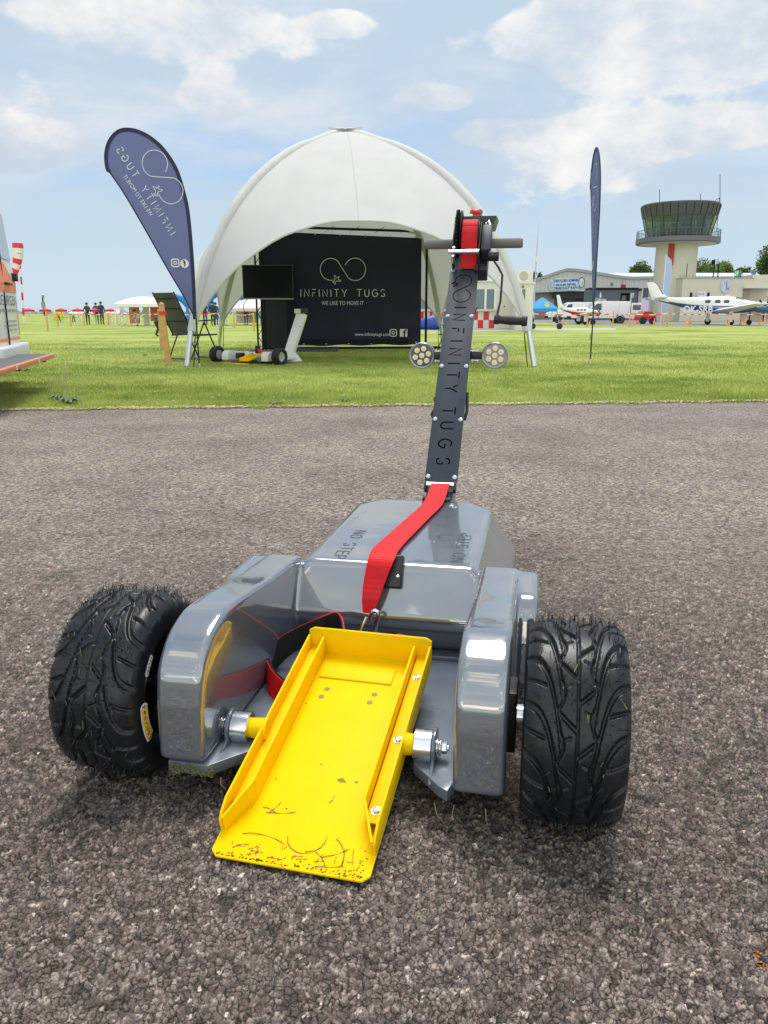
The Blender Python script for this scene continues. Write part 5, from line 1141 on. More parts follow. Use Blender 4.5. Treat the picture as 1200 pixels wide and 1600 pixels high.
slab(0,ln,0,.06,.365,.412,'edge_strip',mat('orange_edge',(.55,.20,.10),.5,var=.15,vscale=20),stp)
for a in (.08,1.2,2.4): 
    slab(a,a+.05,-.004,.001,.372,.405,'marker',mat('step_marker',(.75,.74,.7),.4),stp,0)
for a in (.5,2.0): slab(a,a+.10,.04,.12,.335,.374,'hinge_lug',BLK,stp); 
slab(.5,ln,.55,.85,.30,.36,'support_arm',BLK,stp)
# ================================================================ LEFT BACKGROUND
def parasol(px,Y,label,wpx=17,top=485.2):
    k=Y/F; g=A(px,500,Y); o=empty('parasol',(g.x,Y,0),0,label,'parasol','red parasols across the field'); r=wpx*k/2; zt=A(px,top,Y).z+.15
    mb=MB(); n=8; vs=[(0,0,zt+.03)]+[(r*math.cos(2*PI*i/n+.2),r*math.sin(2*PI*i/n+.2),zt-.10) for i in range(n)]+[(r*math.cos(2*PI*i/n+.2),r*math.sin(2*PI*i/n+.2),zt-.24) for i in range(n)]
    mb.add(vs,[(0,i+1,(i+1)%n+1) for i in range(n)]+[(i+1,(i+1)%n+1,(i+1)%n+1+n,i+1+n) for i in range(n)]); mb.build('canopy',mat('parasol_red',(.60,.03,.06),.7),o)
    mb=MB(); mb.tube([(0,0,0),(0,0,zt)],.03,6); mb.build('pole',WHT,o)
    mb=MB(); mb.lathe([(0,.5),(.04,.5)],'z',c=(0,0,.72),n=12); mb.build('table',mat('table_yellow',(.7,.55,.15),.6),o)
for i,(px,Y,wp) in enumerate(((46,64,18),(72,58,17),(97,62,17),(123,60,17),(149,64,16),(174,70,16),(20,66,16))):
    parasol(px,Y,'red parasol over a small table, '+('first right of the windsock pole','right of the yellow stake by the ambulance','third from the ambulance','fourth from the ambulance, before the white tents','behind the pair of dark walkers','nearest to the pale gazebo','half hidden behind the ambulance corner')[i],wp)
def gazebo(px,pxw,ytop,yeave,Y,label,c=(.78,.78,.78),name='gazebo',side=None,sidec=None,dome=True):
    k=Y/F; g=A(px,500,Y); o=empty(name,(g.x,Y,0),0,label,'gazebo' if name=='gazebo' else 'tent'); w=pxw*k/2; zt=A(px,ytop,Y).z; ze=A(px,yeave,Y).z
    ms=mat('gazebo_%d_%d'%(int(c[0]*100),int(c[2]*100)),c,.7); mb=MB(); n=7; vs=[];N=24
    for i in range(n+1):
        t=i/n; 
        for j in range(N):
            a=2*PI*j/N; m=max(abs(math.cos(a)),abs(math.sin(a))); rr=w*t/ (m**(.75)); z=zt-(zt-ze)*(t**(2.0 if dome else 1.15)); vs.append((rr*math.cos(a),rr*math.sin(a),z))
    vs+=[(v[0],v[1],ze-.22) for v in vs[-N:]]
    mb.add(vs,[(i*N+j,i*N+(j+1)%N,(i+1)*N+(j+1)%N,(i+1)*N+j) for i in range(n+1) for j in range(N)]); mb.build('canopy',ms,o,smooth=True)
    for x in(-.9,.9):
        for y in(-.9,.9): mb=MB(); mb.tube([(w*x,w*y,0),(w*x,w*y,ze)],.05,6); mb.build('leg',WHT,o)
    if side:
        for (x0,x1,z0,z1,cc) in side: mb=MB(); mb.box((x0*w,.85*w,z0*ze),(x1*w,.88*w,z1*ze)); mb.build('side_wall',mat('side_%d_%d_%d'%tuple(int(q*99) for q in cc),cc,.7),o)
    return o
gazebo(228,76,463.5,475,58,'large pale domed gazebo with salmon side walls behind the wooden stakes',side=((-.92,-.5,.1,1,(.75,.22,.18)),(-.05,.60,.2,1,(.75,.18,.16)),(.62,.8,.0,1,(.08,.08,.14)),(-.35,-.10,.0,1,(.75,.74,.72))))
gazebo(122,22,483,489,90,'small white pointed tent left of the two dark walkers',dome=False)
gazebo(134,20,482.5,489,94,'small white pointed tent right behind its twin on the horizon',dome=False)
gazebo(181,30,482,490,80,'low pale pink tent left of the large gazebo',(.75,.55,.52),dome=False)
gazebo(402,86,466,482,62,'wide pale pink tent seen between the tent leg and the television stand',(.72,.60,.64),side=((-.9,-.1,.1,.9,(.78,.72,.70)),(.1,.5,.2,.9,(.16,.17,.3))))
# yellow board and box by the parasols
mb=MB(); q=G(92,503); mb.cbox((0,0,.6),(1.0,.3,.9)); o=mb.build('yellow_crate',mat('crate_yellow',(.75,.65,.08),.6),bevel=.03); o.location=q; tag(o,'yellow box on the grass beneath the parasols left of centre','box')
def picnic(px,py,label):
    q=G(px,py); o=empty('picnic_table',q,R(10),label,'picnic table','picnic tables'); 
    mb=MB(); mb.box((-.9,-.35,.70),(.9,.35,.75)); mb.build('table_top',mat('picnic_green',(.05,.12,.05),.7),o)
    for s in (-1,1): mb=MB(); mb.box((-.9,s*.62-.12,.42),(.9,s*.62+.12,.46)); mb.build('seat',MATS['picnic_green'],o)
    for s in (-.7,.7): mb=MB(); mb.bar((s,-.6,0),(s,-.15,.7),.08,.05); mb.bar((s,.6,0),(s,.15,.7),.08,.05); mb.build('leg',MATS['picnic_green'],o)
picnic(104,503.5,'dark green picnic table under the third red parasol'); 
# windsock
k=66/F; wp=G(38,505.5)
ws=empty('windsock',wp,0,'red and white striped windsock hanging from its striped pole beside the ambulance','windsock')
top=A(30,395,wp.y)-wp
mb=MB(); 
for i in range(9):
    a=Vector((0,0,0)).lerp(top,i/9); b=Vector((0,0,0)).lerp(top,(i+1)/9); mb=MB(); mb.tube([a,b],.10-.005*i,8); mb.build('pole_band',REDP if i%2 else WHT,ws)
pts=[A(x,y,wp.y)-wp for x,y in ((27.5,380),(28,388),(28.5,396),(27.5,404),(26.5,412),(24.5,420),(22.5,431))]; rr=[8,8.2,8,7.2,6.5,5.5,4.2]
for i in range(6):
    mb=MB(); mb.tube([pts[i],pts[i+1]],[rr[i]*k*1.0,rr[i+1]*k*1.0],14); mb.build('sock_band',mat('sock_red',(.72,.05,.08),.7) if i in(0,3,5) or i==0 else mat('sock_white',(.80,.76,.78),.7),ws,smooth=True,ang=50)
# small mast on the horizon
q=A(69,489,240); o=empty('lattice_mast',(q.x,240,0),0,'tiny dark mast on the horizon above the second parasol','mast'); mb=MB(); mb.tube([(0,0,0),(0,0,6)],.22,5); mb.build('shaft',BLKM,o); mb=MB(); mb.cbox((0,0,3.2),(1.0,.5,1.6)); mb.cbox((.2,0,5.6),(.6,.4,.8)); mb.build('antenna_box',mat('mast_grey',(.25,.27,.3),.6),o)
# blue inflatable arch: built along a path with bends
def inflatable(Y=92):
    g=A(345,489,Y); o=empty('inflatable_arch',(g.x,Y,0),0,'blue inflatable arch glimpsed on both sides of the left rear tent leg','arch')
    L=lambda x,y:A(x,y,Y)-Vector((g.x,Y,0))
    P=[L(340,499),L(330,478),L(327,466),L(338,456),L(352,455),L(370,458),L(392,470),L(402,499)]
    k=Y/F
    mb=MB(); mb.tube(P,[3.5*k,5.5*k,6.5*k,7*k,7*k,6.5*k,6*k,5*k],14); mb.build('blue_tube',mat('inflatable_blue',(.02,.20,.62),.45),o,smooth=True)
    mb=MB(); mb.tube([L(336,447),L(349,447)],2.2*k,8); mb.build('orange_topper',mat('topper_orange',(.80,.40,.22),.6),o,smooth=True)
    mb=MB(); mb.tube([L(338,503),L(340,499)],[4*k,3.5*k],8); mb.build('white_foot',WHT,o)
    return o
inflatable()
def star_balloon(Y=94):
    g=A(300,489,Y); o=empty('inflatable_star',(g.x,Y,0),0,'blue and pink inflatable figure partly hidden behind the left feather flag','inflatable')
    L=lambda x,y:A(x,y,Y)-Vector((g.x,Y,0)); k=Y/F
    for pts,rr,m in (([L(300,480),L(306,450),L(309,436),L(311,420)],[9,7,5,2],MATS['inflatable_blue']),([L(300,478),L(288,468),L(274,462)],[9,7,3],MATS['inflatable_blue']),([L(302,437),L(310,434)],[3,3],mat('inflatable_pink',(.75,.08,.25),.5)),([L(300,499),L(300,475)],[9,9],MATS['inflatable_blue'])):
        mb=MB(); mb.tube(pts,[r*k for r in rr],12); mb.build('air_tube',m,o,smooth=True)
star_balloon()
# ================================================================ KIOSK WITH RED AND WHITE CHECKS
KY=45.0; kl=A(652,500,KY); kr=A(812,500,KY); kt=A(700,436,KY).z
ks=empty('kiosk',((kl.x+kr.x)/2,KY,0),0,'white ticket kiosk with windows and red and white checks along its foot','kiosk')
kw=(kr.x-kl.x)/2; KX=lambda px:A(px,500,KY).x-ks.location.x; KZ=lambda py:A(700,py,KY).z
CRM=mat('container_white',(.70,.68,.62),.5,var=.03)
def kpanel(name,px0,px1,py0,py1,m,d0,d1,par=None,bv=0):
    mb=MB(); mb.box((KX(px0),d0,max(0,KZ(py1))),(KX(px1),d1,KZ(py0))); return mb.build(name,m,par or ks,bevel=bv)
kpanel('lower_wall',652,815,484,515,CRM,0,2.4); kpanel('end_wall',773,815,440,484,CRM,0,2.4)
kpanel('header',652,773,440,452,CRM,0,2.4); kpanel('back_wall',652,773,452,484,mat('room_dim',(.30,.30,.27),.8),2.2,2.4)
kpanel('roof',648,818,437,440,WHT,-.15,2.55)
for px in (652,681,700,733,756,771): kpanel('mullion',px,px+3.2,452,484,WHT,-.02,.10)
GL=mat('kiosk_glass',(.10,.16,.17),.05,spec=.8)
for a,b in ((655,681),(684,700),(703,733),(736,756),(759,771)): kpanel('window',a,b,452,484,GL,.03,.05)
kpanel('counter',652,775,483,486,mat('counter_beige',(.60,.55,.48),.6),-.25,.05)
for i,(a,b) in enumerate(((655,662),(671,676),(681,686),(691,696))): 
    kpanel('red_stripe',a,b,487,500,REDP,-.008,0)
ch=[(746,487,754,499),(754,500,762,512),(735,500,746,512),(771,500,779,512)]
x0=652
for i in range(14):
    for j in range(2):
        if (i+j)%2==0 and (i*8.6+652>735 or j==1): a=652+i*8.6; kpanel('red_check',a,a+8.6,487+j*13,500+j*13,REDP,-.010,0)
kpanel('door',779,797,455,513,mat('door_cream',(.66,.63,.55),.5),-.03,.0); kpanel('door_frame',777,799,452,455,WHT,-.05,0); kpanel('door_handle',786,788,478,480,BLK,-.06,-.03)
kpanel('door_window',801,806,456,470,GL,-.02,0)
kpanel('leaning_panel',799,808,486,507,mat('navy_panel',(.02,.02,.05),.6),-.35,-.1)
ac=empty('air_conditioner',(KX(817)+ks.location.x,KY-.1,KZ(441)),0,'white air conditioning fan unit standing on the kiosk roof corner','air conditioner'); 
mb=MB(); mb.box((-.42,-.15,.0),(.42,.2,.62)); c_=mb.build('casing',CRM,ac,bevel=.02)
mb=MB(); mb.lathe([(-.17,.23),(-.16,.25),(-.155,.23)],'y',c=(-.1,0,.32),n=24); mb.build('fan_ring',mat('fan_beige',(.45,.42,.32),.5),ac); mb=MB(); mb.lathe([(-.175,.09),(-.17,.1)],'y',c=(-.1,0,.32),n=16); mb.build('fan_hub',MATS['fan_beige'],ac)
# hut right of the tent leg
HX=lambda px:A(px,500,43).x; hz=lambda py:A(700,py,43).z
hut=empty('white_hut',(HX(820),43,0),0,'narrow white hut right of the kiosk behind the tent leg','hut')
mb=MB(); mb.box((HX(806)-HX(820),0,0),(HX(832)-HX(820),2,hz(442))); mb.build('wall',CRM,hut,bevel=.01)
mb=MB(); mb.box((HX(814)-HX(820),-.02,hz(470)),(HX(819)-HX(820),0,hz(452))); mb.build('window',GL,hut); mb=MB(); mb.box((HX(813)-HX(820),-.03,hz(450)),(HX(817)-HX(820),0,hz(446))); mb.build('vent',mat('rust_vent',(.35,.18,.08),.7),hut)
mb=MB(); mb.box((HX(804)-HX(820),-.1,hz(443)),(HX(834)-HX(820),2.1,hz(441))); mb.build('roof',WHT,hut)
# blue air bed, wheel pair
g=G(676,516); ab=empty('inflatable_lounger',g,0,'deep blue inflatable lounger lying in front of the kiosk','lounger'); mb=MB(); kk=g.y/F
mb.tube([(-1.0,0,.22),(-.5,0,.33),(.1,0,.42),(.6,0,.38),(.95,0,.18)],[.18,.30,.40,.34,.16],14); mb.build('air_tube',mat('deep_blue',(.02,.07,.33),.45),ab,smooth=True)
for px,lb in ((832,'pair of small black hand cart wheels seen past the right tent leg'),(874,'small black trolley wheels standing on the path by the blue pavilion')):
    g=G(px,514.5); o=empty('cart',g,R(15),lb,'cart')
    for s in (0,1): mb=MB(); mb.lathe([(-.06,.14),(-.05,.17),(.05,.17),(.06,.14)],'y',c=(.08*s,.4*s,.17+.32*s),n=20); mb.build('wheel',MATS['road_tyre'],o,smooth=True,ang=40)
    mb=MB(); mb.bar((0,0,.17),(.1,.4,.55),.06,.05); mb.bar((.05,.2,.3),(-.05,.3,1.0),.04,.04); mb.build('frame',mat('cart_grey',(.35,.33,.3),.5),o)
# thin aerial mast
q=A(834,489,105); o=empty('radio_mast',(q.x,105,0),0,'tall thin radio mast rising left of the hangar roof','mast'); zt=A(834,345,105).z
mb=MB(); mb.tube([(0,0,0),(0,0,zt*.62),(.1,0,zt)],[.10,.07,.02],6); mb.build('shaft',mat('mast_white',(.55,.57,.6),.5),o); mb=MB(); mb.cbox((.05,0,zt*.62),(.28,.28,.7)); mb.cbox((.1,0,zt*.45),(.22,.22,.4)); mb.build('aerial_box',WHT,o)
# ================================================================ HANGAR
HY=112.0; hA=lambda px,py,d=0:A(px,py,HY+d)
hangar=empty('hangar',(hA(925,489).x,HY,0),0,'light grey gabled hangar with a blue lettered sign over its dark door opening','hangar'); hx=hangar.location.x
def hp(px,py,d=0): q=A(px,py,HY); return (q.x-hx,d,max(0,q.z))
HG=mat('hangar_grey',(.50,.51,.50),.5,var=.03); HD=mat('hangar_inside',(.07,.075,.07),.8)
F1=[hp(790,441),hp(835,439),hp(868,427),hp(886,421.5),hp(905,423),hp(960,432),hp(985,435),hp(1035,434)]
def front(): 
    top=F1; bot=[hp(790,457),hp(1035,449)]
    mb=MB(); mb.add(top+[hp(1035,449),hp(790,459)],[tuple(range(10))]); 
    b=[(x,.3,z) for x,y,z in top+[hp(1035,449),hp(790,459)]]; mb.add(b,[tuple(range(9,-1,-1))]); return mb.build('gable_wall',HG,hangar)
gw=front()
for px in np.arange(796,1030,7.0):
    a=hp(px,440); t=float(np.interp(px,[790,835,868,886,905,960,985,1035],[441,439,427,421.5,423,432,435,434])); b=float(np.interp(px,[790,1035],[458.6,449.3])); p=hp(px,t); q=hp(px,b); mb=MB(); mb.box((p[0]-.03,-.03,q[2]),(p[0]+.03,0,p[2])); mb.build('cladding_rib',mat('rib_grey',(.44,.45,.45),.5),gw)
mb=MB()
for p in F1: pass
tp=[Vector(p)+Vector((0,-.1,.05)) for p in F1]; mb.ribbon(tp,Vector((0,.0,.18)),.3); mb.build('roof_trim',mat('trim_grey',(.33,.35,.37),.5),hangar)
mb=MB(); rf=[(x,0,z+.1) for x,y,z in F1]; rb=[(x+4,38,z+.1+ .3) for x,y,z in F1]; n=len(rf); mb.add(rf+rb,[(i,i+1,i+1+n,i+n) for i in range(n-1)]); mb.build('roof',mat('roof_pale',(.62,.64,.66),.4),hangar)
a=hp(790,489); b=hp(1035,489); mb=MB(); mb.box((a[0],37,0),(b[0],37.3,4)); mb.build('rear_wall',HD,hangar); mb=MB(); mb.box((a[0]-.2,0,0),(a[0],37,4.2)); mb.build('side_wall',HG,hangar); mb=MB(); mb.box((b[0],.3,0),(b[0]+.2,37,4.5)); mb.build('side_wall',HG,hangar)
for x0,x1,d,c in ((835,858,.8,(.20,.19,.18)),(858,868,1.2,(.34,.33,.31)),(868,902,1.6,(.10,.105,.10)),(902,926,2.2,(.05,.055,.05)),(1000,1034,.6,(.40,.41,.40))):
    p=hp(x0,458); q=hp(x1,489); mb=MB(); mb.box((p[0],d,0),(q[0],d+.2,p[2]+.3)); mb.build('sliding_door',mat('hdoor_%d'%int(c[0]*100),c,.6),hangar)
mb=MB(); p=hp(864,457); q=hp(922,466); mb.box((p[0],.5,q[2]),(q[0],.7,p[2]+.2)); mb.build('dark_transom',mat('transom_black',(.02,.02,.025),.6),hangar)
# sign
SB=mat('sign_blue',(.02,.17,.42),.5); SP_=mat('sign_pale',(.58,.68,.74),.5)
def hpan(px0,px1,py0,py1,m,d,par,name): 
    p0=(hp(px0,445)[0],0,hp(px0,py0)[2]);p1=(hp(px1,445)[0],0,hp(px1,py1)[2]); mb=MB(); mb.box((p0[0],d-.08,p1[2]),(p1[0],d,p0[2])); return mb.build(name,m,par)
sg=hpan(866.5,904,434.5,453,SP_,-.05,hangar,'sign_board')
def htext(s,px,py,wpx,hpx,m=SB,d=-.15):
    q=hp(px,py); k=HY/F; text('lettering',s,hpx*k*1.35,m,sg,frame((q[0],d,q[2]),(1,-.0,.02),(0,0,1)),sx=1).name
def fit_text(s,px,py,wpx,hpx,m,d,par,fn,k,rot=0,bold=.0):
    q=fn(px,py); o=text('lettering',s,hpx*k*1.35,m,par,Matrix.Identity(4),bold=bold); xs=[v.co.x for v in o.data.vertices]; w0=max(xs)-min(xs)
    o.data.transform(frame((q[0],d,q[2]),(math.cos(rot),0,math.sin(rot)),(-math.sin(rot),0,math.cos(rot)))@Matrix.Diagonal((wpx*k/w0,1,1,1))); return o
kh=HY/F
fit_text('AEROCLUBUL ROMÂNIEI',885,438.5,36,4.0,SB,-.16,sg,hp,kh,R(2.2),.02)
fit_text('AEROCLUBUL TERITORIAL',884,445.0,31,3.2,SB,-.16,sg,hp,kh,R(2.2),.02)
fit_text('"MARIE KLAUT" BUZĂU',884.5,450.0,35,3.2,SB,-.16,sg,hp,kh,R(2.2),.02)
for px,py,r_,m,m2 in ((861.5,445.5,7.2,mat('emblem_pale',(.62,.66,.74),.5),mat('emblem_grey',(.35,.42,.55),.5)),(908.2,441.5,8.0,mat('emblem_blue',(.04,.20,.42),.5),mat('emblem_light',(.66,.74,.78),.5))):
    q=hp(px,py); mb=MB(); mb.x=Matrix.Translation((q[0],-.1,q[2]))@Matrix.Diagonal((.62 if px<880 else .58,1,1,1)); mb.lathe([(-.06,r_*kh),(-.06,.001)],'y',n=32,caps=False); mb.lathe([(0,r_*kh),(-.06,r_*kh)],'y',n=32,caps=False); e=mb.build('emblem',m,gw)
    mb=MB(); mb.x=Matrix.Translation((q[0],-.1,q[2]))@Matrix.Diagonal((.62 if px<880 else .58,1,1,1)); mb.lathe([(-.075,r_*.78*kh),(-.075,.001)],'y',n=32,caps=False); e2=mb.build('emblem_disc',m2,e)
    mb=MB(); mb.x=Matrix.Translation((q[0]+.05,-.19,q[2])); mb.add([(-.18,0,-.3),(.25,0,-.25),(.05,0,.35)],[(0,1,2)]); mb.build('emblem_wing',mat('emblem_mark_%d'%int(px),(.75,.45,.2) if px>880 else (.5,.55,.65),.5),e)
hpan(954,958,442,446.5,mat('vent_grey',(.15,.18,.22),.5),-.02,hangar,'wall_vent')
for i,px in enumerate((972,1012)): hpan(px,px+.8,436,449,mat('downpipe',(.36,.37,.38),.5),-.03,hangar,'downpipe')
# long low shed / second hall right of the hangar
SY=128.; shd=empty('long_shed',(A(1060,489,SY).x,SY,0),0,'long pale shed with a curved metal roof running behind the control tower','shed'); 
def sp(px,py): q=A(px,py,SY); return (q.x-shd.location.x,0,max(q.z,0))
a=sp(960,422); b=sp(1195,424); c=sp(960,432)
mb=MB(); mb.prism([(0,c[2]),(3,a[2]-.3),(9,a[2]),(15,a[2]-.3),(18,c[2])],a[0],b[0],'x'); mb.build('curved_roof',mat('shed_roof',(.66,.67,.70),.4,var=.04),shd,smooth=True)
mb=MB(); mb.box((a[0],.2,0),(b[0],17.8,c[2]-.02)); mb.build('wall',mat('shed_wall',(.52,.54,.53),.5),shd)
for px in range(968,1190,9): p=sp(px,433); mb=MB(); mb.box((p[0],.12,0),(p[0]+.12,.2,p[2])); mb.build('cladding_rib',MATS['trim_grey'],shd)
# dark grey cafe container with service hatch
CY=92.; cf=empty('cafe_container',(A(958,489,CY).x,CY,0),0,'dark grey cafe container with white lettering and an open serving hatch','cafe')
def cp(px,py): q=A(px,py,CY); return (q.x-cf.location.x,0,max(q.z,0))
DG=mat('container_slate',(.085,.10,.12),.5); 
def cpan(px0,px1,py0,py1,m,d0,d1,name,par=None): p=(cp(px0,470)[0],0,cp(px0,py0)[2]);q=(cp(px1,470)[0],0,cp(px1,py1)[2]); mb=MB(); mb.box((p[0],d0,q[2]),(q[0],d1,p[2])); return mb.build(name,m,par or cf)
w1=cpan(920,969,452.5,500,DG,0,2.4,'wall'); cpan(969,984,452.5,458,DG,0,2.4,'hatch_header'); cpan(969,984,470,500,DG,0,2.4,'hatch_sill'); cpan(984,995,452.5,500,DG,0,2.4,'wall')
cpan(969,984,458,470,mat('hatch_inside',(.02,.02,.02),.8),1.4,1.5,'hatch_back'); cpan(976,983,461,469,mat('lit_shelf',(.62,.52,.40),.6),1.2,1.3,'shelf')
cpan(922,996,449.5,452.5,BLKM,-.2,2.5,'roof_edge'); cpan(984.5,986,458,480,WHT,-.08,0,'white_post')
kc=CY/F
fit_text('Cabrom',938.5,468.3,16.5,4.6,PRW,-.03,w1,cp,kc,0,.015)
p=cp(938,459); mb=MB(); mb.x=Matrix.Translation((p[0],-.03,p[2])); mb.add([(0,0,.25),(-.10,0,-.28),(.02,0,-.5),(.16,0,-.3),(.10,0,-.05)],[(0,1,2,3,4)]); mb.build('flame_logo',PRW,w1)
p=cp(989,461); mb=MB(); mb.x=Matrix.Translation((p[0],-.03,p[2])); mb.add([(-.12,0,.22),(.12,0,.22),(.04,0,-.1),(-.04,0,-.1)],[(0,1,2,3)]); mb.add([(-.05,0,-.1),(.05,0,-.1),(.05,0,-.3),(-.05,0,-.3)],[(0,1,2,3)]); mb.build('logo',PRW,cf)
q=cp(976,448); mb=MB(); mb.cbox((q[0],.5,q[2]),(.5,.3,.5)); mb.build('red_beacon',mat('beacon_dark_red',(.25,.03,.05),.5),cf)
P2=person((A(975,489,CY+.8).x,CY+.7,.15),R(180),1.75,'person in a red top serving inside the cafe hatch',(.6,.08,.05),DK)
# blue pop-up pavilion
o=gazebo(846,44,464.5,482,60,'bright blue open pavilion with a yellow emblem right of the tent leg',(.03,.28,.62),dome=False)
k=60/F; 
bd=A(855,489,60)
mb=MB(); mb.x=Matrix.Translation((A(855,475,58.6).x-o.location.x,-1.25,A(855,476,58.6).z)); mb.lathe([(0,.17),(-.02,.17)],'y',n=16); mb.build('emblem',mat('emblem_yellow',(.75,.68,.15),.5),o)
# ================================================================ VEHICLES
def van(px0,px1,Y,label,ztop=470.5):
    k=Y/F; a=A(px0,489,Y).x; b=A(px1,489,Y).x; L=b-a; o=empty('van',((a+b)/2,Y,0),0,label,'van'); H=A(940,ztop,Y).z
    # nose on the left
    T=[(0,.45),(.0,.75),(.03,.95),(.18,1.12),(.30,1.22),(.40,H*.93),(.46,H*.985),(.60,H),(.98,H*.985),(1,H*.9),(1,.4)]
    prof=[(-L/2+x*L if x>.0 or z<.5 else -L/2,z) for x,z in T]; W=1.8
    mb=MB(); mb.prism(prof,0,W,'y'); body_=mb.build('body',WV,o,bevel=.06,seg=3)
    wx=[(-L/2+.20*L),(-L/2+.83*L)]
    sw=[(-L/2+.335*L,1.17),(-L/2+.42*L,H*.88),(-L/2+.50*L,H*.90),(-L/2+.505*L,1.17)]
    mb=MB(); mb.prism(sw,-.012,.0,'y'); mb.build('side_window',GLASS,o,bevel=0)
    mb=MB(); mb.add([(-L/2+.305*L,.12,1.22),(-L/2+.395*L,.18,H*.92),(-L/2+.395*L,W-.18,H*.92),(-L/2+.305*L,W-.12,1.22)],[(0,1,2,3)]); w_=mb.build('windscreen',mat('windscreen',(.25,.32,.38),.06,spec=.8),o); w_.location=(-.012,0,.012)
    for x in wx:
        for y in (.08,W-.08):
            mb=MB(); mb.lathe([(-.10,.20),(-.10,.32),(-.08,.335),(.08,.335),(.10,.32),(.10,.2)],'y',c=(x,y-.05,.335),n=28); t=mb.build('wheel',MATS['road_tyre'],o,smooth=True,ang=40)
            mb=MB(); mb.lathe([(-.105,.20),(-.10,.19),(-.08,.05),(-.09,.0001)],'y',c=(x,y-.05,.335),n=20,caps=False); mb.build('rim',mat('alloy_grey',(.4,.4,.42),.35,metal=.5),t,smooth=True)
        mb=MB(); mb.lathe([(-.012,.42),(-.010,.36)],'y',c=(x,0,.37),n=28,caps=False); mb.build('wheel_arch',BLKM,o)
    mb=MB(); mb.box((-L/2+.03*L,-.01,.36),(L/2-.05,.05,.44)); mb.build('sill',BLKM,o)
    mb=MB(); mb.box((-L/2-.03,.1,.38),(-L/2+.10,W-.1,.62)); mb.build('front_bumper',BLKM,o,bevel=.03)
    mb=MB(); mb.box((-L/2+.01,.08,.82),(-L/2+.22,.0+.30,.98)); mb.build('headlight',mat('lamp_clear',(.6,.62,.65),.1),o,bevel=.02)
    mb=MB(); mb.box((L/2-.03,.0,.5),(L/2+.02,.12,1.5)); mb.build('tail_light',mat('tail_red',(.5,.02,.02),.2),o)
    # open rear door standing sideways
    mb=MB(); mb.box((L/2+.02,-.10,.42),(L/2+.95,-.04,H*.92)); d=mb.build('open_door',WV,o,bevel=.02)
    mb=MB(); mb.box((L/2+.14,-.112,1.15),(L/2+.84,-.10,H*.84)); mb.build('door_window',mat('tinted_window',(.13,.14,.16),.15),d,bevel=.005)
    mb=MB(); mb.box((-L/2+.32*L,-.14,1.1),(-L/2+.345*L,-.02,1.28)); mb.build('mirror',BLK,o,bevel=.02)
    for x in (.515,.80): mb=MB(); mb.box((-L/2+x*L,-.006,.5),(-L/2+x*L+.012,0,H*.9)); mb.build('door_seam',mat('seam_dark',(.2,.2,.2),.6),body_)
    return o
van(893,985,70,'white panel van with its rear doors open, parked left of the tower')
v2=van(857,930,84,'older white van standing half hidden behind the panel van nose',ztop=472)
def car(px0,px1,Y,m,label,ztop):
    a=A(px0,489,Y).x; b=A(px1,489,Y).x; L=b-a; o=empty('car',((a+b)/2,Y,0),0,label,'car'); H=A(1000,ztop,Y).z
    prof=[(-L/2,.3),(-L/2,.7),(-L*.36,.85),(-L*.2,H),(L*.18,H),(L*.34,.9),(L/2,.75),(L/2,.3)]
    mb=MB(); mb.prism(prof,0,1.6,'y'); mb.build('body',m,o,bevel=.06,seg=3)
    mb=MB(); mb.prism([(-L*.31,.86),(-L*.18,H-.1),(L*.16,H-.1),(L*.29,.88)],-.01,0,'y'); mb.build('side_window',GLASS,o)
    for x in (-L*.3,L*.3): mb=MB(); mb.lathe([(-.1,.2),(-.09,.29),(.09,.29),(.1,.2)],'y',c=(x,.08,.29),n=24); mb.build('wheel',MATS['road_tyre'],o,smooth=True,ang=40)
    return o
car(1001,1026,66,REDP,'small bright red car between the white van and the tower',486)
car(1170,1215,95,mat('silver_car',(.4,.42,.45),.3,metal=.5),'silver car behind the aircraft engine at the right edge',482)
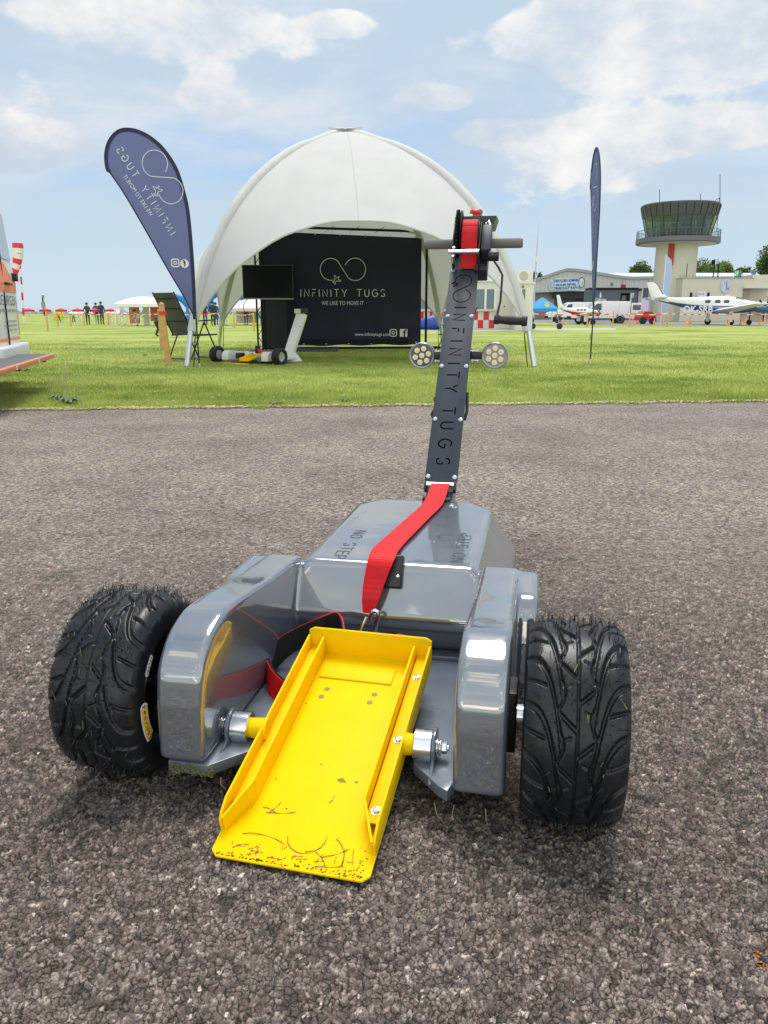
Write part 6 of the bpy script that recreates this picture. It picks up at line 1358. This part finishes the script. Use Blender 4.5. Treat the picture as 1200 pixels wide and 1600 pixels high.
# ================================================================ AIRCRAFT
def aircraft(px0,px1,Y,label,zc,rf,tailtop,stripe,under,reg=None,name='light_aircraft',flip=False):
    a=A(px0,489,Y).x; b=A(px1,489,Y).x; L=b-a; o=empty(name,((a+b)/2,Y,0),0,label,'aircraft'); 
    # fuselage sections along x (tail at -L/2, nose at +L/2): (x, z centre, half height, half width)
    S_=[(-.50,.42,.05,.04),(-.46,.40,.12,.10),(-.36,.30,.20,.18),(-.20,.12,.36,.36),(-.05,.02,.52,.52),(.10,.0,.60,.60),(.22,.0,.58,.60),(.30,-.08,.46,.52),(.40,-.12,.36,.42),(.47,-.12,.24,.28),(.49,-.12,.15,.15)]
    N=20; vs=[]
    for x,z,h,w_ in S_:
        for j in range(N):
            t=2*PI*j/N; c,s=math.cos(t),math.sin(t); vs.append((x*L,w_*rf*(abs(c)**.85)*math.copysign(1,c),zc+z*rf+h*rf*(abs(s)**.85)*math.copysign(1,s)))
    fs=[(i*N+j,i*N+(j+1)%N,(i+1)*N+(j+1)%N,(i+1)*N+j) for i in range(len(S_)-1) for j in range(N)]+[tuple(range(N)),tuple((len(S_)-1)*N+j for j in range(N))]
    mb=MB(); mb.add(vs,fs); body_=mb.build('fuselage',[WV,under],o,smooth=True,ang=60)
    for p in body_.data.polygons:
        z=p.center.z-zc; x=p.center.x/L; lim=(-.14 if x>-.05 else -.14+(-.05-x)*1.1)*rf
        p.material_index=1 if z<lim else 0
    sd=subd=body_.modifiers.new('s','SUBSURF'); sd.levels=1; sd.render_levels=1
    mb=MB(); zl=lambda x:zc+np.interp(x,[q[0] for q in S_],[q[1] for q in S_])*rf; yl=lambda x:-np.interp(x,[q[0] for q in S_],[q[3] for q in S_])*rf
    mb.ribbon([(x*L,float(yl(x))*1.0-.012,float(zl(x))-.12*rf) for x in np.linspace(-.36,.44,20)],Vector((0,0,.035*rf)),.01); mb.build('stripe',stripe,body_)
    for x in (-.03,.055,.13): mb=MB(); mb.cbox((x*L,float(yl(x))*.97,zc+.22*rf),(.045*L,.04,.20*rf)); mb.build('cabin_window',mat('cabin_glass',(.05,.06,.07),.08),o,bevel=.01)
    mb=MB(); mb.add([(.235*L,-.50*rf,zc+.20*rf),(.31*L,-.40*rf,zc+.22*rf),(.245*L,-.28*rf,zc+.52*rf),(.215*L,-.40*rf,zc+.46*rf)],[(0,1,2,3)]); mb.add([(.32*L,-.36*rf,zc+.24*rf),(.335*L,0,zc+.28*rf),(.265*L,0,zc+.56*rf),(.255*L,-.26*rf,zc+.52*rf)],[(0,1,2,3)]); wn_=mb.build('windscreen',MATS['cabin_glass'],o); 
    zt=tailtop
    mb=MB(); mb.prism([(-.50*L,zc+.3*rf),(-.56*L,zt),(-.50*L,zt+.02),(-.475*L,zt-.1),(-.36*L,zc+.45*rf)],-.05,.05,'y'); tf=mb.build('tail_fin',WV,o,bevel=.015)
    mb=MB(); mb.prism([(-.475*L,zt-.06),(-.465*L,zt-.16),(-.40*L,zt-(zt-zc)*.52),(-.415*L,zt-(zt-zc)*.50)],-.058,.058,'y'); mb.build('fin_boot',mat('boot_dark',(.05,.05,.06),.6),tf)
    mb=MB(); 
    for s in (-1,1): mb.add([(-.48*L,0,zc+.42*rf),(-.38*L,0,zc+.42*rf),(-.44*L,s*1.9*rf,zc+.46*rf),(-.50*L,s*1.9*rf,zc+.46*rf),(-.48*L,0,zc+.50*rf),(-.38*L,0,zc+.48*rf),(-.44*L,s*1.9*rf,zc+.50*rf),(-.50*L,s*1.9*rf,zc+.50*rf)],[(3,2,1,0),(4,5,6,7),(0,1,5,4),(1,2,6,5),(2,3,7,6),(3,0,4,7)])
    mb.build('tailplane',WV,o)
    for s in (-1,1):
        mb=MB(); w0=zc-.42*rf; rt_=[(.02,0),(.06,.07),(.22,.05),(.26,0),(.22,-.04),(.06,-.05)]; tp_=[(.10,0),(.12,.03),(.19,.02),(.205,0),(.19,-.02),(.12,-.02)]
        vs=[(x*L,s*.35*rf,w0+z*rf*2) for x,z in rt_]+[(x*L,s*5.4*rf,w0+.45*rf+z*rf*2) for x,z in tp_]; mb.add(vs,[tuple(range(6)),tuple(range(11,5,-1))]+[(i,(i+1)%6,(i+1)%6+6,i+6) for i in range(6)]); wg=mb.build('wing',[WV],o,smooth=True,ang=50)
        mb=MB(); x=.11*L; y=s*1.9*rf; mb.tube([(x,y,w0),(x,y,.3)],.06,8); mb.lathe([(-.08,.17),(-.06,.24),(.06,.24),(.08,.17)],'y',c=(x,y,.24),n=20); mb.build('main_gear',BLKM,o,smooth=True,ang=40)
        mb=MB(); mb.box((x-.18,y-.10,.25),(x+.10,y-.06,w0)); mb.build('gear_door',WV,o)
    mb=MB(); x=.38*L; mb.tube([(x,0,zc-.4*rf),(x,0,.3)],.05,8); mb.lathe([(-.06,.12),(-.05,.20),(.05,.20),(.06,.12)],'y',c=(x,0,.20),n=20); mb.build('nose_gear',BLKM,o,smooth=True,ang=40)
    mb=MB(); mb.lathe([(0,.18*rf),(.15*rf,.15*rf),(.32*rf,.06*rf),(.36*rf,.001)],'x',c=(.49*L,0,zc-.12*rf),n=16,caps=False); sp_=mb.build('spinner',mat('spinner_blue',(.02,.03,.08),.2),o,smooth=True)
    mb=MB()
    for q in range(3): t=.5+q*2*PI/3; mb.bar((.50*L,0,zc-.12*rf),(.50*L+.02,.95*rf*math.cos(t),zc-.12*rf+.95*rf*math.sin(t)),.14*rf,.03,(1,0,0))
    mb.build('propeller',BLKM,sp_)
    if reg: t=text('lettering',reg,.62*rf,PRW,body_,frame((-.115*L,-.56*rf-.06,zc-.32*rf),(1,0,0),(0,0.12,1)),sx=.95,bold=.02)
    mb=MB(); mb.tube([(.20*L,-3.4*rf,zc-.30*rf),(.24*L,-3.4*rf,zc-.30*rf),(.34*L,-3.4*rf,zc-.30*rf),(.40*L,-3.4*rf,zc-.31*rf)],[.05,.20*rf,.24*rf,.03],14); mb.build('wing_pod',[under][0],o,smooth=True)
    return o
UN=mat('underside_blue',(.05,.10,.22),.5); NV=mat('stripe_navy',(.03,.04,.16),.3)
aircraft(1017,1193,62,'white and blue single engine aircraft lettered OK-SRB parked on the grass edge',1.50,1.12,A(1010,441.5,62).z,NV,UN,'OK-SRB')
aircraft(1136,1262,88,'white aircraft behind the blue one with a dark canopy, cut by the right edge',1.7,.85,A(1150,461,88).z,mat('stripe_black',(.02,.02,.03),.3),UN)
ac2=aircraft(872,935,64,'small white and red sports aircraft with an upright cream fin behind the tape',1.0,.62,A(889,461,64).z,REDP,mat('underside_red',(.35,.03,.03),.4))
# ================================================================ CONTROL TOWER
TY=92.; tw_=empty('control_tower',(A(1057,395,TY).x,TY,0),0,'cream airport control tower with dark glazed cab and railed balcony','control tower'); tx=tw_.location.x; kt_=TY/F
def tz(py): return A(1056,py,TY).z
CR=mat('cream_render',(.62,.58,.47),.8,var=.03,vscale=1.2); DKM=mat('dark_cladding',(.07,.075,.075),.45); BAL=mat('balcony_grey',(.14,.14,.155),.5)
rs=29.5*kt_; zb=tz(381)
mb=MB(); mb.lathe([(0,rs*1.03),(zb-.02,rs)],'z',n=40,caps=False); mb.build('shaft',CR,tw_,smooth=True,ang=60)
Rb=59.5*kt_
mb=MB(); mb.lathe([(zb-.05,rs),(tz(382),Rb*.98),(tz(380.5),Rb),(tz(373.5),Rb),(tz(373.5),Rb*.7)],'z',n=64,caps=False); mb.build('balcony',[BAL],tw_,smooth=True,ang=30)
mb=MB(); mb.lathe([(zb-.10,rs*.9),(zb-.06,Rb*.975)],'z',n=64,caps=False); mb.build('balcony_soffit',CR,tw_)
zt1,zt2=tz(374),tz(340); r1,r2=44*kt_,51.5*kt_; rt1=55.5*kt_; NS=16
mb=MB(); mb.lathe([(zt2-.05,r2+.05),(tz(322.5),rt1),(tz(320.5),rt1*.985),(tz(319.5),.01)],'z',n=NS*2,caps=False); rf_=mb.build('roof_fascia',DKM,tw_,smooth=False)
for i in range(NS*2):
    a=2*PI*i/(NS*2); mb=MB(); mb.tube([((r2+.07)*math.cos(a),(r2+.07)*math.sin(a),zt2),((rt1+.02)*math.cos(a),(rt1+.02)*math.sin(a),tz(323))],.03,4); mb.build('fascia_joint',BLKM,rf_)
TG=mat('tower_glass',(.30,.40,.38),.03,trans=.8); 
for i in range(NS):
    a0,a1=2*PI*(i+.03)/NS,2*PI*(i+.97)/NS; mb=MB(); mb.add([(r1*math.cos(a0),r1*math.sin(a0),zt1),(r1*math.cos(a1),r1*math.sin(a1),zt1),(r2*math.cos(a1),r2*math.sin(a1),zt2),(r2*math.cos(a0),r2*math.sin(a0),zt2)]+[((r1-.05)*math.cos(a0),(r1-.05)*math.sin(a0),zt1),((r1-.05)*math.cos(a1),(r1-.05)*math.sin(a1),zt1),((r2-.05)*math.cos(a1),(r2-.05)*math.sin(a1),zt2),((r2-.05)*math.cos(a0),(r2-.05)*math.sin(a0),zt2)],[(0,1,2,3),(7,6,5,4),(0,4,5,1),(1,5,6,2),(2,6,7,3),(3,7,4,0)]); mb.build('window',TG,tw_)
    a=2*PI*i/NS; mb=MB(); mb.tube([(r1*math.cos(a),r1*math.sin(a),zt1),(r2*math.cos(a),r2*math.sin(a),zt2)],.07,5); mb.build('mullion',mat('mullion_green',(.03,.045,.04),.5),tw_)
mb=MB(); mb.lathe([(zt1,r1),(zt1+.01,.01)],'z',n=NS,caps=False); mb.build('cab_floor',mat('cab_floor',(.25,.23,.20),.8),tw_)
mb=MB(); mb.lathe([(zt2,r2),(zt2+.01,.01)],'z',n=NS,caps=False); mb.build('cab_ceiling',mat('cab_ceiling',(.30,.36,.30),.8),tw_)
for x,y,w_,h in ((-1.2,-1.8,1.2,1.1),(.4,-1.9,1.6,.95),(2.0,-1.2,.7,2.2),(-2.2,-1.0,.5,1.5),(1.1,.6,.9,1.9)):
    mb=MB(); mb.cbox((x,y,zt1+h/2+.02),(w_,.5,h)); mb.build('console',mat('console_dark',(.06,.065,.07),.6),tw_,bevel=.03)
    mb=MB(); mb.cbox((x,y-.1,zt1+h+.22),(w_*.55,.08,.35)); mb.build('monitor',BLK,tw_)
for i in range(72):
    a=2*PI*i/72; rr=Rb-.08; mb=MB(); mb.tube([(rr*math.cos(a),rr*math.sin(a),tz(374)),(rr*math.cos(a),rr*math.sin(a),tz(361.5))],.018 if i%4 else .035,4); mb.build('baluster',BAL,tw_)
for z in (361.5,366,370):
    mb=MB(); pts=[((Rb-.08)*math.cos(2*PI*i/72),(Rb-.08)*math.sin(2*PI*i/72),tz(z)) for i in range(73)]; mb.tube(pts,.03 if z<362 else .014,5,False); mb.build('rail',BAL,tw_)
# red strip with grey spike below, on the face of the shaft
def onsh(px,py,off=.05):
    x=A(px,py,TY-rs).x-tx; y=-math.sqrt(max(0,rs*rs-x*x))-off; return (x,y,A(px,py,TY+y).z)
mb=MB(); mb.add([onsh(1047.5,381),onsh(1055,381),onsh(1052,414.5),onsh(1045,414.5)],[(0,1,2,3)]); mb.add([onsh(1047.5,381,.15),onsh(1055,381,.15),onsh(1052,414.5,.15),onsh(1045,414.5,.15)],[(0,1,2,3)]); mb.build('red_strip',mat('brick_red',(.42,.05,.035),.6),tw_)
mb=MB(); mb.add([onsh(1045.5,414.5,.1),onsh(1051.5,414.5,.1),onsh(1048.5,430,.1),onsh(1046.5,430,.1)],[(0,1,2,3)]); mb.build('grey_tip',mat('tip_grey',(.30,.28,.26),.6),tw_)
for x,yt,yb in ((1030.5,296,320),(1094.5,302,323),(1125,272,320)):
    mb=MB(); q=A(x,yb,TY); q2=A(x,yt,TY); mb.tube([(q.x-tx,0,q.z),(q2.x-tx,0,q2.z)],.035,5); mb.build('aerial',BLKM,tw_)
mb=MB(); a=A(1124,309,TY);b=A(1105,322,TY);c=A(1120,361,TY); mb.tube([(b.x-tx,0,b.z),(a.x-tx,0,a.z)],.03,5); mb.build('stay',BLKM,tw_); mb=MB(); mb.tube([(a.x-tx,0,a.z),(c.x-tx,0,c.z)],.035,5); mb.build('stay',BLKM,tw_)
# ================================================================ TERMINAL BUILDING
BY_=88.; tb=empty('terminal_building',(A(1130,489,BY_).x,BY_,0),0,'cream flat roofed terminal building with a round propeller emblem beside the tower','building'); bx=tb.location.x
def bp(px,py): q=A(px,py,BY_); return (q.x-bx,0,max(q.z,0))
def bpan(px0,px1,py0,py1,m,d0,d1,name,par=None,bv=0): p=(bp(px0,470)[0],0,bp(px0,py0)[2]);q=(bp(px1,470)[0],0,bp(px1,py1)[2]); mb=MB(); mb.box((p[0],d0,q[2]),(q[0],d1,p[2])); return mb.build(name,m,par or tb,bevel=bv)
mw=bpan(1064,1159,435,505,CR,0,9,'wall'); bpan(1159,1215,448,505,CR,1.5,9,'wall'); bpan(1159,1215,434,448,CR,.0,9,'upper_wall'); bpan(1158,1215,447,450.5,mat('ledge_cream',(.66,.63,.54),.7),-.5,1.0,'canopy_ledge'); bpan(1174,1215,429,434.2,CR,.3,9,'parapet')
bpan(1063,1175,433.6,435.2,mat('coping_grey',(.4,.4,.38),.6),-.08,9.1,'coping')
for px in (1077,1104): bpan(px,px+3.6,457,466,BLKM,-.02,.0,'narrow_window')
e=empty('x',(0,0,0)); bpy.data.objects.remove(e)
bpan(1086,1099,456,470,mat('board_white',(.72,.72,.70),.5),-.6,-.5,'notice_board'); 
fit_text('88 85',1092.5,459.5,9,2.4,mat('board_print',(.2,.2,.22),.5),-.63,tb,bp,BY_/F,0)
q=bp(1134,447); kb=BY_/F; mb=MB(); mb.x=Matrix.Translation((q[0],-.04,q[2]))@Matrix.Diagonal((.84,1,1,1)); mb.lathe([(0,10.5*kb),(-.05,10.3*kb),(-.06,.01)],'y',n=40,caps=False); em=mb.build('round_emblem',mat('emblem_sky',(.50,.55,.68),.5),mw)
mb=MB(); mb.x=Matrix.Translation((q[0],-.12,q[2]))@Matrix.Diagonal((.8,1,1,1)); mb.add([(-.03,0,.62),(.10,0,.2),(.06,0,-.45),(-.06,0,-.1)],[(0,1,2,3)]); mb.add([(.05,0,-.35),(.55,0,-.38),(.30,0,-.12)],[(0,1,2)]); mb.build('emblem_blade',mat('blade_brown',(.35,.13,.07),.5),em)
mb=MB(); mb.x=Matrix.Translation((q[0],-.12,q[2]))@Matrix.Diagonal((.8,1,1,1)); mb.add([(-.06,0,.5),(-.08,0,-.2),(-.5,0,-.42),(-.2,0,.1)],[(0,1,2,3)]); mb.build('emblem_blade',PRW,em)
for px in (1126,1133): p=bp(px,434); mb=MB(); mb.tube([(p[0],2,p[2]-.2),(p[0],2,A(px,405 if px<1130 else 412,BY_+2).z)],.06,6); mb.build('roof_mast',BLKM,tb)
p=bp(1126,408); mb=MB(); mb.cbox((p[0],2,p[2]),(.25,.25,.5)); mb.build('mast_head',BLKM,tb)
p=bp(1077,434); mb=MB(); mb.tube([(p[0],1,p[2]),(p[0]+.05,1,bp(1077.5,411)[2])],.04,5); mb.build('roof_mast',BLKM,tb)
for px in range(1064,1175,5): p=bp(px,434); mb=MB(); mb.tube([(p[0],.3,p[2]),(p[0],.3,p[2]+.28)],.02,4); mb.build('roof_post',BLKM,tb)
bpan(1160,1180,452,475,mat('shade_wall',(.5,.46,.37),.8),1.45,1.5,'recess_wall')
rz=bp(1150,434)[2]
for px,lb,sh in ((1151,'person in a bright green vest standing on the terminal roof',(.25,.75,.35)),(1155.5,'person in dark blue next to the green vested person on the roof',(.10,.18,.28)),(1177,'person in blue leaning at the roof parapet near the big tree',(.10,.18,.32))):
    q=A(px,434,BY_+1.2); person((q.x,BY_+1.2,rz-.72),R(-90),1.72,lb,sh,DK)
# ================================================================ PALE FEATHER FLAGS, CONES, SMALL THINGS
def banner(px,Y,yt,yb_,wp,m,label,tip=True,poly=None,s=None):
    k=Y/F; q=A(px,489,Y); o=empty('beach_flag',(q.x,Y,0),0,label,'flag'); z0=A(px,yb_,Y).z; z1=A(px,yt,Y).z; w_=wp*k/2
    n=12; vs=[];
    for i in range(n+1):
        t=i/n; z=z0+(z1-z0)*t; hw=w_*(1 if t<.8 else math.sqrt(max(0,1-((t-.8)/.2)**2))); vs+=[(-w_,.03*math.sin(t*9),z),(-w_+hw*2*max(.02,1),.05*math.sin(t*7),z-(0 if t<.8 else 0))] if hw>0 else [(-w_,0,z),(-w_+.02,0,z)]
    for i in range(n+1):
        t=i/n; hw=w_*(1 if t<.8 else math.sqrt(max(0,1-((t-.8)/.2)**2))); vs[2*i+1]=(-w_+2*hw,vs[2*i+1][1],vs[2*i+1][2])
    mb=MB(); mb.add(vs,[(2*i,2*i+1,2*i+3,2*i+2) for i in range(n)]); f=mb.build('flag_cloth',m,o)
    mb=MB(); mb.tube([(-w_,0,0),(-w_,0,z1)],.03,6); mb.build('pole',WHT,o)
    if s: text('lettering',s,w_*1.1,mat('flag_blue_print',(.15,.25,.5),.6),f,frame((0,-.08,z0+(z1-z0)*.55),(0,0,-1),(1,0,0)),sx=1.2)
    return o
banner(1038.5,66,398,488,10,cloth('pale_blue_flag',(.42,.52,.72),.3),'tall pale blue beach flag in front of the control tower shaft')
banner(1006,74,449,480,9,cloth('dark_flag',(.10,.09,.12),.3),'short dark beach flag with pale star between van and aircraft fin')
banner(1007,68,466,498,11,cloth('lilac_flag',(.60,.60,.72),.3),'crumpled pale lilac beach flag above the red car')
banner(1199,80,455,475,6,cloth('violet_flag',(.16,.14,.2),.3),'narrow dark violet flag at the right picture edge')
CONE=mat('cone_orange',(.90,.26,.16),.5)
cm=MB(); cm.lathe([(0,.14),(.04,.14),(.05,.10),(.50,.03),(.52,.0001)],'z',n=14,caps=False); 
cpos=[(974,505,'under the rear wheel of the white van'),(988,507,'right of the white van stake'),(996,506,'left of the red car'),(1022,508,'in front of the red car'),(1036,505,'right of the red car'),(1073,509,'below the registration letters'),(1078,506,'just behind the one below the registration letters'),(1138,509,'in front of the aircraft gear door'),(1157,508,'right of the aircraft main gear'),(1165,505,'between nose gear and main gear'),(1187,509,'below the aircraft nose'),(1195,506,'second from the right edge'),(1199.5,505,'cut by the right edge'),(880,507,'by the pole of the right feather flag')]
for i,(px,py,lb) in enumerate(cpos):
    q=G(px,py); o=empty('traffic_cone',q,0,'orange traffic cone '+lb,'traffic cone','orange traffic cones')
    if i==0: cmo=cm.build('cone_body',CONE,o,smooth=True,ang=50); mb=MB(); mb.lathe([(.20,.078),(.32,.054)],'z',n=14,caps=False); bnd=mb.build('reflective_band',WHT,o); mb=MB(); mb.box((-.18,-.18,0),(.18,.18,.03)); bs_=mb.build('base',CONE,o); CM=(cmo.data,bnd.data,bs_.data)
    else: 
        for nm,me in zip(('cone_body','reflective_band','base'),CM): link(nm,me,o)
    o.scale=(1.0,1.0,1.0)
# edge weeds on the grass border
def weed(px,py,h,n,label,stalks=3):
    q=G(px,py); o=empty('roadside_weed',q,0,label,'weed'); mb=MB(); r=random.Random(int(px))
    for i in range(n):
        a=r.random()*2*PI; l=h*r.uniform(.35,.8); w_=.010+.012*r.random(); d=Vector((math.cos(a),math.sin(a),0)); s_=Vector((-d.y,d.x,0))*w_; b=d*.01
        mb.add([b-s_*.3,b+s_*.3,b+d*l*.4+Vector((0,0,l*.45))+s_,b+d*l*.4+Vector((0,0,l*.45))-s_,b+d*l*.85+Vector((0,0,l*.35))],[(0,1,2,3),(3,2,4)])
    mb.build('leaves',mat('weed_green',(.13,.20,.07),.6),o)
    mb=MB()
    for i in range(stalks):
        x=r.uniform(-.12,.12); y=r.uniform(-.05,.05); hh=h*r.uniform(1.2,2.0); mb.tube([(x,y,0),(x+r.uniform(-.02,.02),y,hh*.5),(x+r.uniform(-.06,.06),y,hh)],[.002,.0015,.003],4)
    mb.build('seed_stalk',mat('seed_straw',(.38,.36,.20),.8),o)
weed(108,633,.22,60,'tall grassy weed with pale seed stalks at the tarmac edge near the ambulance',7)
weed(432,634,.14,46,'broad leaved weed at the tarmac edge below the small white tug',1)
weed(540,628,.10,30,'small leafy weed at the tarmac edge in front of the banner',1)
weed(90,626,.18,30,'small weed clump left of the tall grassy weed',4)
weed(226,556,.12,26,'dark leafy weed in the lawn left of the stake',0)
weed(40,580,.14,30,'dark weed under the folding step of the ambulance',0)
# litter and stain on the tarmac, the odd white flower
mb=MB(); r=random.Random(8)
for i in range(130):
    px,py=r.uniform(0,1200),r.uniform(560,636); q=G(px,py); 
    if q.y<edge_y(q.x)+.05: continue
    q.z=.045; mb.cbox(q,(.012,.012,.008))
tag(mb.build('daisies',mat('daisy_white',(.62,.62,.45),.7)),'tiny white daisies sprinkled in the mown lawn','daisies',kind='stuff')
mb=MB(); c=G(1190,1502)
for i in range(26):
    a=r.random()*2*PI; rr=.010+.007*r.random(); s=.002+.003*r.random(); mb.cbox((c.x+.006+rr*math.cos(a),c.y+rr*math.sin(a),.002),(s,s,.0025))
tag(mb.build('rust_spot',mat('rust_brown',(.30,.13,.04),.9)),'rusty brown ring stuck to the tarmac at the lower right edge','rust spot')
